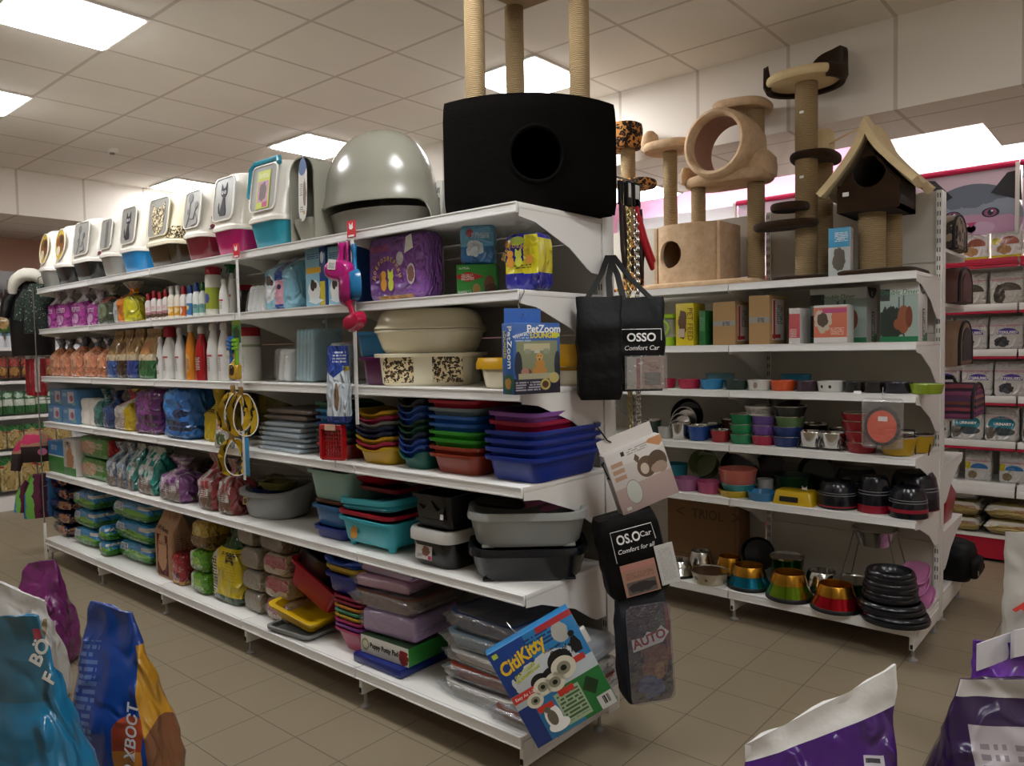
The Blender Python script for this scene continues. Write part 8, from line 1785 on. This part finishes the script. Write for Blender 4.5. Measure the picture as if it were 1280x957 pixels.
# small shifts that settle neighbouring goods clear of one another: name: (dx, dy, dz, width factor)
SETTLE = {'big_food_bag': (-0.03, 0, 0, 0.9), 'blue_carton': (-0.003, 0, 0, 0.985), 'blue_carton.001': (-0.011, 0, 0, 0.97), 'blue_carton.002': (0, 0, 0, 0.88), 'blue_carton.003': (-0.012, 0, 0, 0.985), 'bowl_stand': (0, 0.03, 0, 0.88), 'bowl_stand.001': (-0.017, -0.012, 0, 0.88), 'brown_carton': (0, 0, 0, 0.88), 'brown_carton.002': (0, 0.03, 0, 0.9), 'cat_food_bag.002': (-0.004, 0, 0, 1), 'cat_food_bag.003': (0.004, 0, 0, 1), 'cat_food_bag.020': (-0.015, 0, 0, 1), 'cat_food_bag.021': (0.008, 0, 0, 1), 'cat_food_bag.022': (0.007, 0, 0, 1), 'detergent_bottle': (-0.006, 0, 0, 1), 'detergent_bottle.001': (0.006, 0, 0, 1), 'end_rod': (-0.03, 0, 0, 0.88), 'feeder_carton.001': (0, 0, 0, 0.985), 'green_food_bag': (-0.016, 0, 0, 1), 'green_food_bag.001': (-0.017, 0, 0, 1), 'hay_bale': (0.017, 0, 0, 0.956), 'hay_bale.001': (0.013, 0, 0, 0.97), 'hay_bale.002': (0.002, 0, 0, 1), 'hay_bale.003': (-0.03, 0, 0, 0.886), 'hay_bale.004': (0.018, 0, 0, 0.985), 'hay_bale.005': (0.017, 0, 0, 0.985), 'hay_bale.006': (0.01, 0, 0, 1), 'litter_bag': (0.03, 0, 0, 0.88), 'litter_bag.002': (-0.03, 0, 0, 0.88), 'litter_bag.003': (0.03, 0, 0, 0.88), 'litter_bag.007': (-0.005, 0, 0, 1), 'litter_bag.008': (0.005, 0, 0, 1), 'litter_bag.012': (0.03, 0, 0, 0.88), 'litter_bag.013': (0.003, 0, 0, 0.941), 'litter_bag.014': (0.016, 0, 0, 0.985), 'litter_bag.016': (0, -0.018, 0, 1), 'litter_bag.018': (0.03, 0, 0, 0.97), 'litter_bag.019': (0.006, 0, 0, 0.97), 'litter_bag.020': (0.004, 0, 0, 0.985), 'litter_bag.024': (-0.03, 0, 0, 0.88), 'litter_bag.027': (0.03, 0, 0, 0.88), 'litter_bag.028': (0.03, 0, 0, 0.886), 'meat_snack_pack.003': (0.03, 0, 0, 1), 'meat_snack_pack.004': (-0.028, 0, 0, 0.88), 'nappy_bag': (0.03, 0, 0, 0.913), 'nappy_pack': (0.016, 0, 0, 0.88), 'nappy_pack.001': (0, 0, 0, 0.88), 'net_bag': (-0.03, 0, 0, 0.88), 'pad_pack': (-0.03, 0, 0, 0.913), 'pad_pack.002': (-0.03, 0, 0, 0.941), 'pad_pack.003': (0.03, 0, 0, 0.941), 'pad_pack.004': (0, 0, 0, 0.88), 'paper_food_bag': (-0.03, 0, 0, 0.88), 'pet_bed_tray': (0.03, 0, 0, 0.88), 'pet_bowl.003': (-0.012, 0, 0, 0.985), 'pet_bowl.004': (-0.006, 0, 0, 0.956), 'pet_bowl.005': (-0.018, 0, 0, 0.927), 'pet_bowl.006': (-0.018, 0, 0, 0.886), 'pet_bowl.007': (-0.018, 0, 0, 0.88), 'pet_bowl.008': (-0.006, 0, 0, 0.88), 'pet_bowl.009': (-0.006, 0, 0, 0.88), 'pet_bowl.010': (0.018, 0, 0, 0.88), 'pet_bowl.011': (0.03, 0, 0, 0.9), 'pet_bowl.016': (0, -0.012, 0, 1), 'pet_bowl.018': (-0.012, 0, 0, 0.985), 'pet_bowl.019': (-0.006, 0, 0, 1), 'pet_bowl.020': (0.012, 0, 0, 1), 'pet_bowl.021': (-0.03, 0, 0, 0.88), 'pet_bowl.022': (-0.03, 0, 0.008, 0.88), 'pet_bowl.023': (-0.03, 0, 0.016, 0.88), 'pet_bowl.024': (0, 0, 0, 0.88), 'pet_bowl.025': (0, 0, 0.012, 0.88), 'pet_bowl.026': (0, 0, 0.02, 0.88), 'pet_bowl.027': (-0.03, 0, 0.028, 0.985), 'pet_bowl.028': (0.012, 0, 0, 0.88), 'pet_bowl.029': (0.018, 0, 0.008, 0.88), 'pet_bowl.030': (0.03, 0, 0.016, 0.88), 'pet_bowl.031': (0.03, 0, 0.024, 0.985), 'pet_bowl.032': (0, 0, 0.03, 1), 'pet_bowl.033': (0.03, 0, 0, 0.88), 'pet_bowl.034': (0.018, 0, 0, 0.88), 'pet_bowl.035': (-0.028, 0, 0, 0.985), 'pet_bowl.036': (0.028, 0, 0, 0.985), 'pet_bowl.037': (0.018, 0, 0, 0.941), 'pet_bowl.038': (0.012, 0, 0.016, 0.956), 'pet_bowl.039': (0, 0, 0.03, 1), 'pet_bowl.040': (0, 0, 0.03, 1), 'pet_bowl.041': (0.024, -0.03, 0, 0.88), 'pet_bowl.042': (0.012, 0.03, 0, 0.88), 'pet_bowl.043': (-0.006, 0.012, 0, 0.985), 'pet_bowl.044': (0, 0.006, 0, 0.97), 'pet_bowl.045': (0, 0, 0, 0.985), 'pet_bowl.046': (0, -0.006, 0, 1), 'pet_bowl.047': (-0.03, 0, 0, 0.927), 'pet_bowl.050': (-0.018, -0.006, 0, 0.913), 'pet_bowl.051': (0.03, 0.006, 0, 1), 'pet_bowl.052': (0.006, -0.024, 0, 0.956), 'pet_bowl.053': (0.018, 0, 0, 0.886), 'pet_bowl.054': (-0.03, 0, 0, 0.97), 'pet_bowl.055': (-0.012, 0, 0.004, 1), 'pet_bowl.056': (-0.012, 0, 0.004, 1), 'pet_bowl.057': (0.002, 0, 0, 0.927), 'pet_bowl.058': (0.028, 0, 0, 0.88), 'pet_bowl.059': (-0.012, 0.03, 0, 0.97), 'pet_bowl.060': (0, -0.03, 0, 0.9), 'pet_bowl.061': (-0.03, -0.002, 0, 0.88), 'pet_bowl.062': (0, -0.018, 0, 1), 'pet_bowl.063': (-0.03, 0.006, 0, 0.913), 'pet_bowl.064': (-0.004, 0, 0, 0.956), 'pet_bowl.065': (-0.014, -0.03, 0, 0.9), 'pet_bowl.066': (0.021, -0.03, 0, 0.88), 'pet_bowl.067': (-0.024, 0, 0, 0.88), 'pet_bowl.068': (0.03, 0, 0, 0.88), 'pet_bowl.069': (0.024, 0.03, 0, 0.913), 'pet_bowl.070': (-0.012, 0.006, 0, 0.88), 'pet_box': (0.024, 0, 0, 1), 'pet_box.001': (-0.011, 0, 0, 1), 'pet_feeder': (-0.005, 0, 0, 0.88), 'pet_feeder.001': (0.012, 0, 0, 0.88), 'pet_feeder.002': (0.03, -0.012, 0, 0.9), 'pet_feeder.003': (0, 0.012, 0, 0.88), 'pet_feeder.004': (0.012, 0, 0, 1), 'pet_product_box': (0, 0, 0, 0.88), 'pink_dish': (0.03, 0.012, 0, 0.956), 'pink_dish.001': (0.012, 0, 0, 0.97), 'pink_dish.002': (0.03, 0, 0, 0.927), 'plaid_bag': (0, 0.018, 0, 1), 'puppy_nappy_pack': (-0.03, 0, 0, 0.985), 'puppy_nappy_pack.001': (-0.03, 0, 0, 1), 'purple_pouch': (-0.03, 0, 0, 0.88), 'purple_pouch.001': (0.03, 0, 0, 0.88), 'purple_pouch.002': (0, 0, 0, 0.88), 'purple_pouch.003': (-0.03, 0, 0, 0.88), 'raised_bowl_stand': (-0.03, 0.03, 0, 0.88), 'rubber_bowl': (0.03, -0.024, 0, 0.985), 'rubber_bowl.001': (0.006, -0.012, 0, 1), 'rubber_bowl.002': (0, 0, 0.004, 1), 'rubber_bowl.003': (0, 0, 0.003, 1), 'rubber_bowl.004': (0, 0, 0.002, 1), 'sawdust_pack.003': (-0.006, 0, 0, 0.985), 'sawdust_pack.005': (-0.03, 0, 0, 0.88), 'sawdust_pack.006': (-0.024, 0, 0, 1), 'spray_bottle': (0, 0, 0, 0.88), 'spray_bottle.001': (0, 0, 0, 0.88), 'treat_pack.030': (0.018, 0, 0, 1), 'treat_pack.031': (0.024, 0.006, 0, 1), 'white_bag': (-0.03, 0, 0, 0.886), 'white_bag.001': (-0.027, 0, 0, 0.88), 'white_bottle': (0, -0.03, 0, 0.97), 'white_bottle.001': (-0.018, -0.003, 0, 0.941), 'white_bottle.002': (-0.024, 0.03, 0, 0.97)}
for _n, (_a, _b, _c, _s) in SETTLE.items():
    _o = bpy.data.objects.get(_n)
    if _o:
        _o.location = Vector(_o.location)+Vector((_a, _b, _c)); _o.scale = (_s, _s, 1)
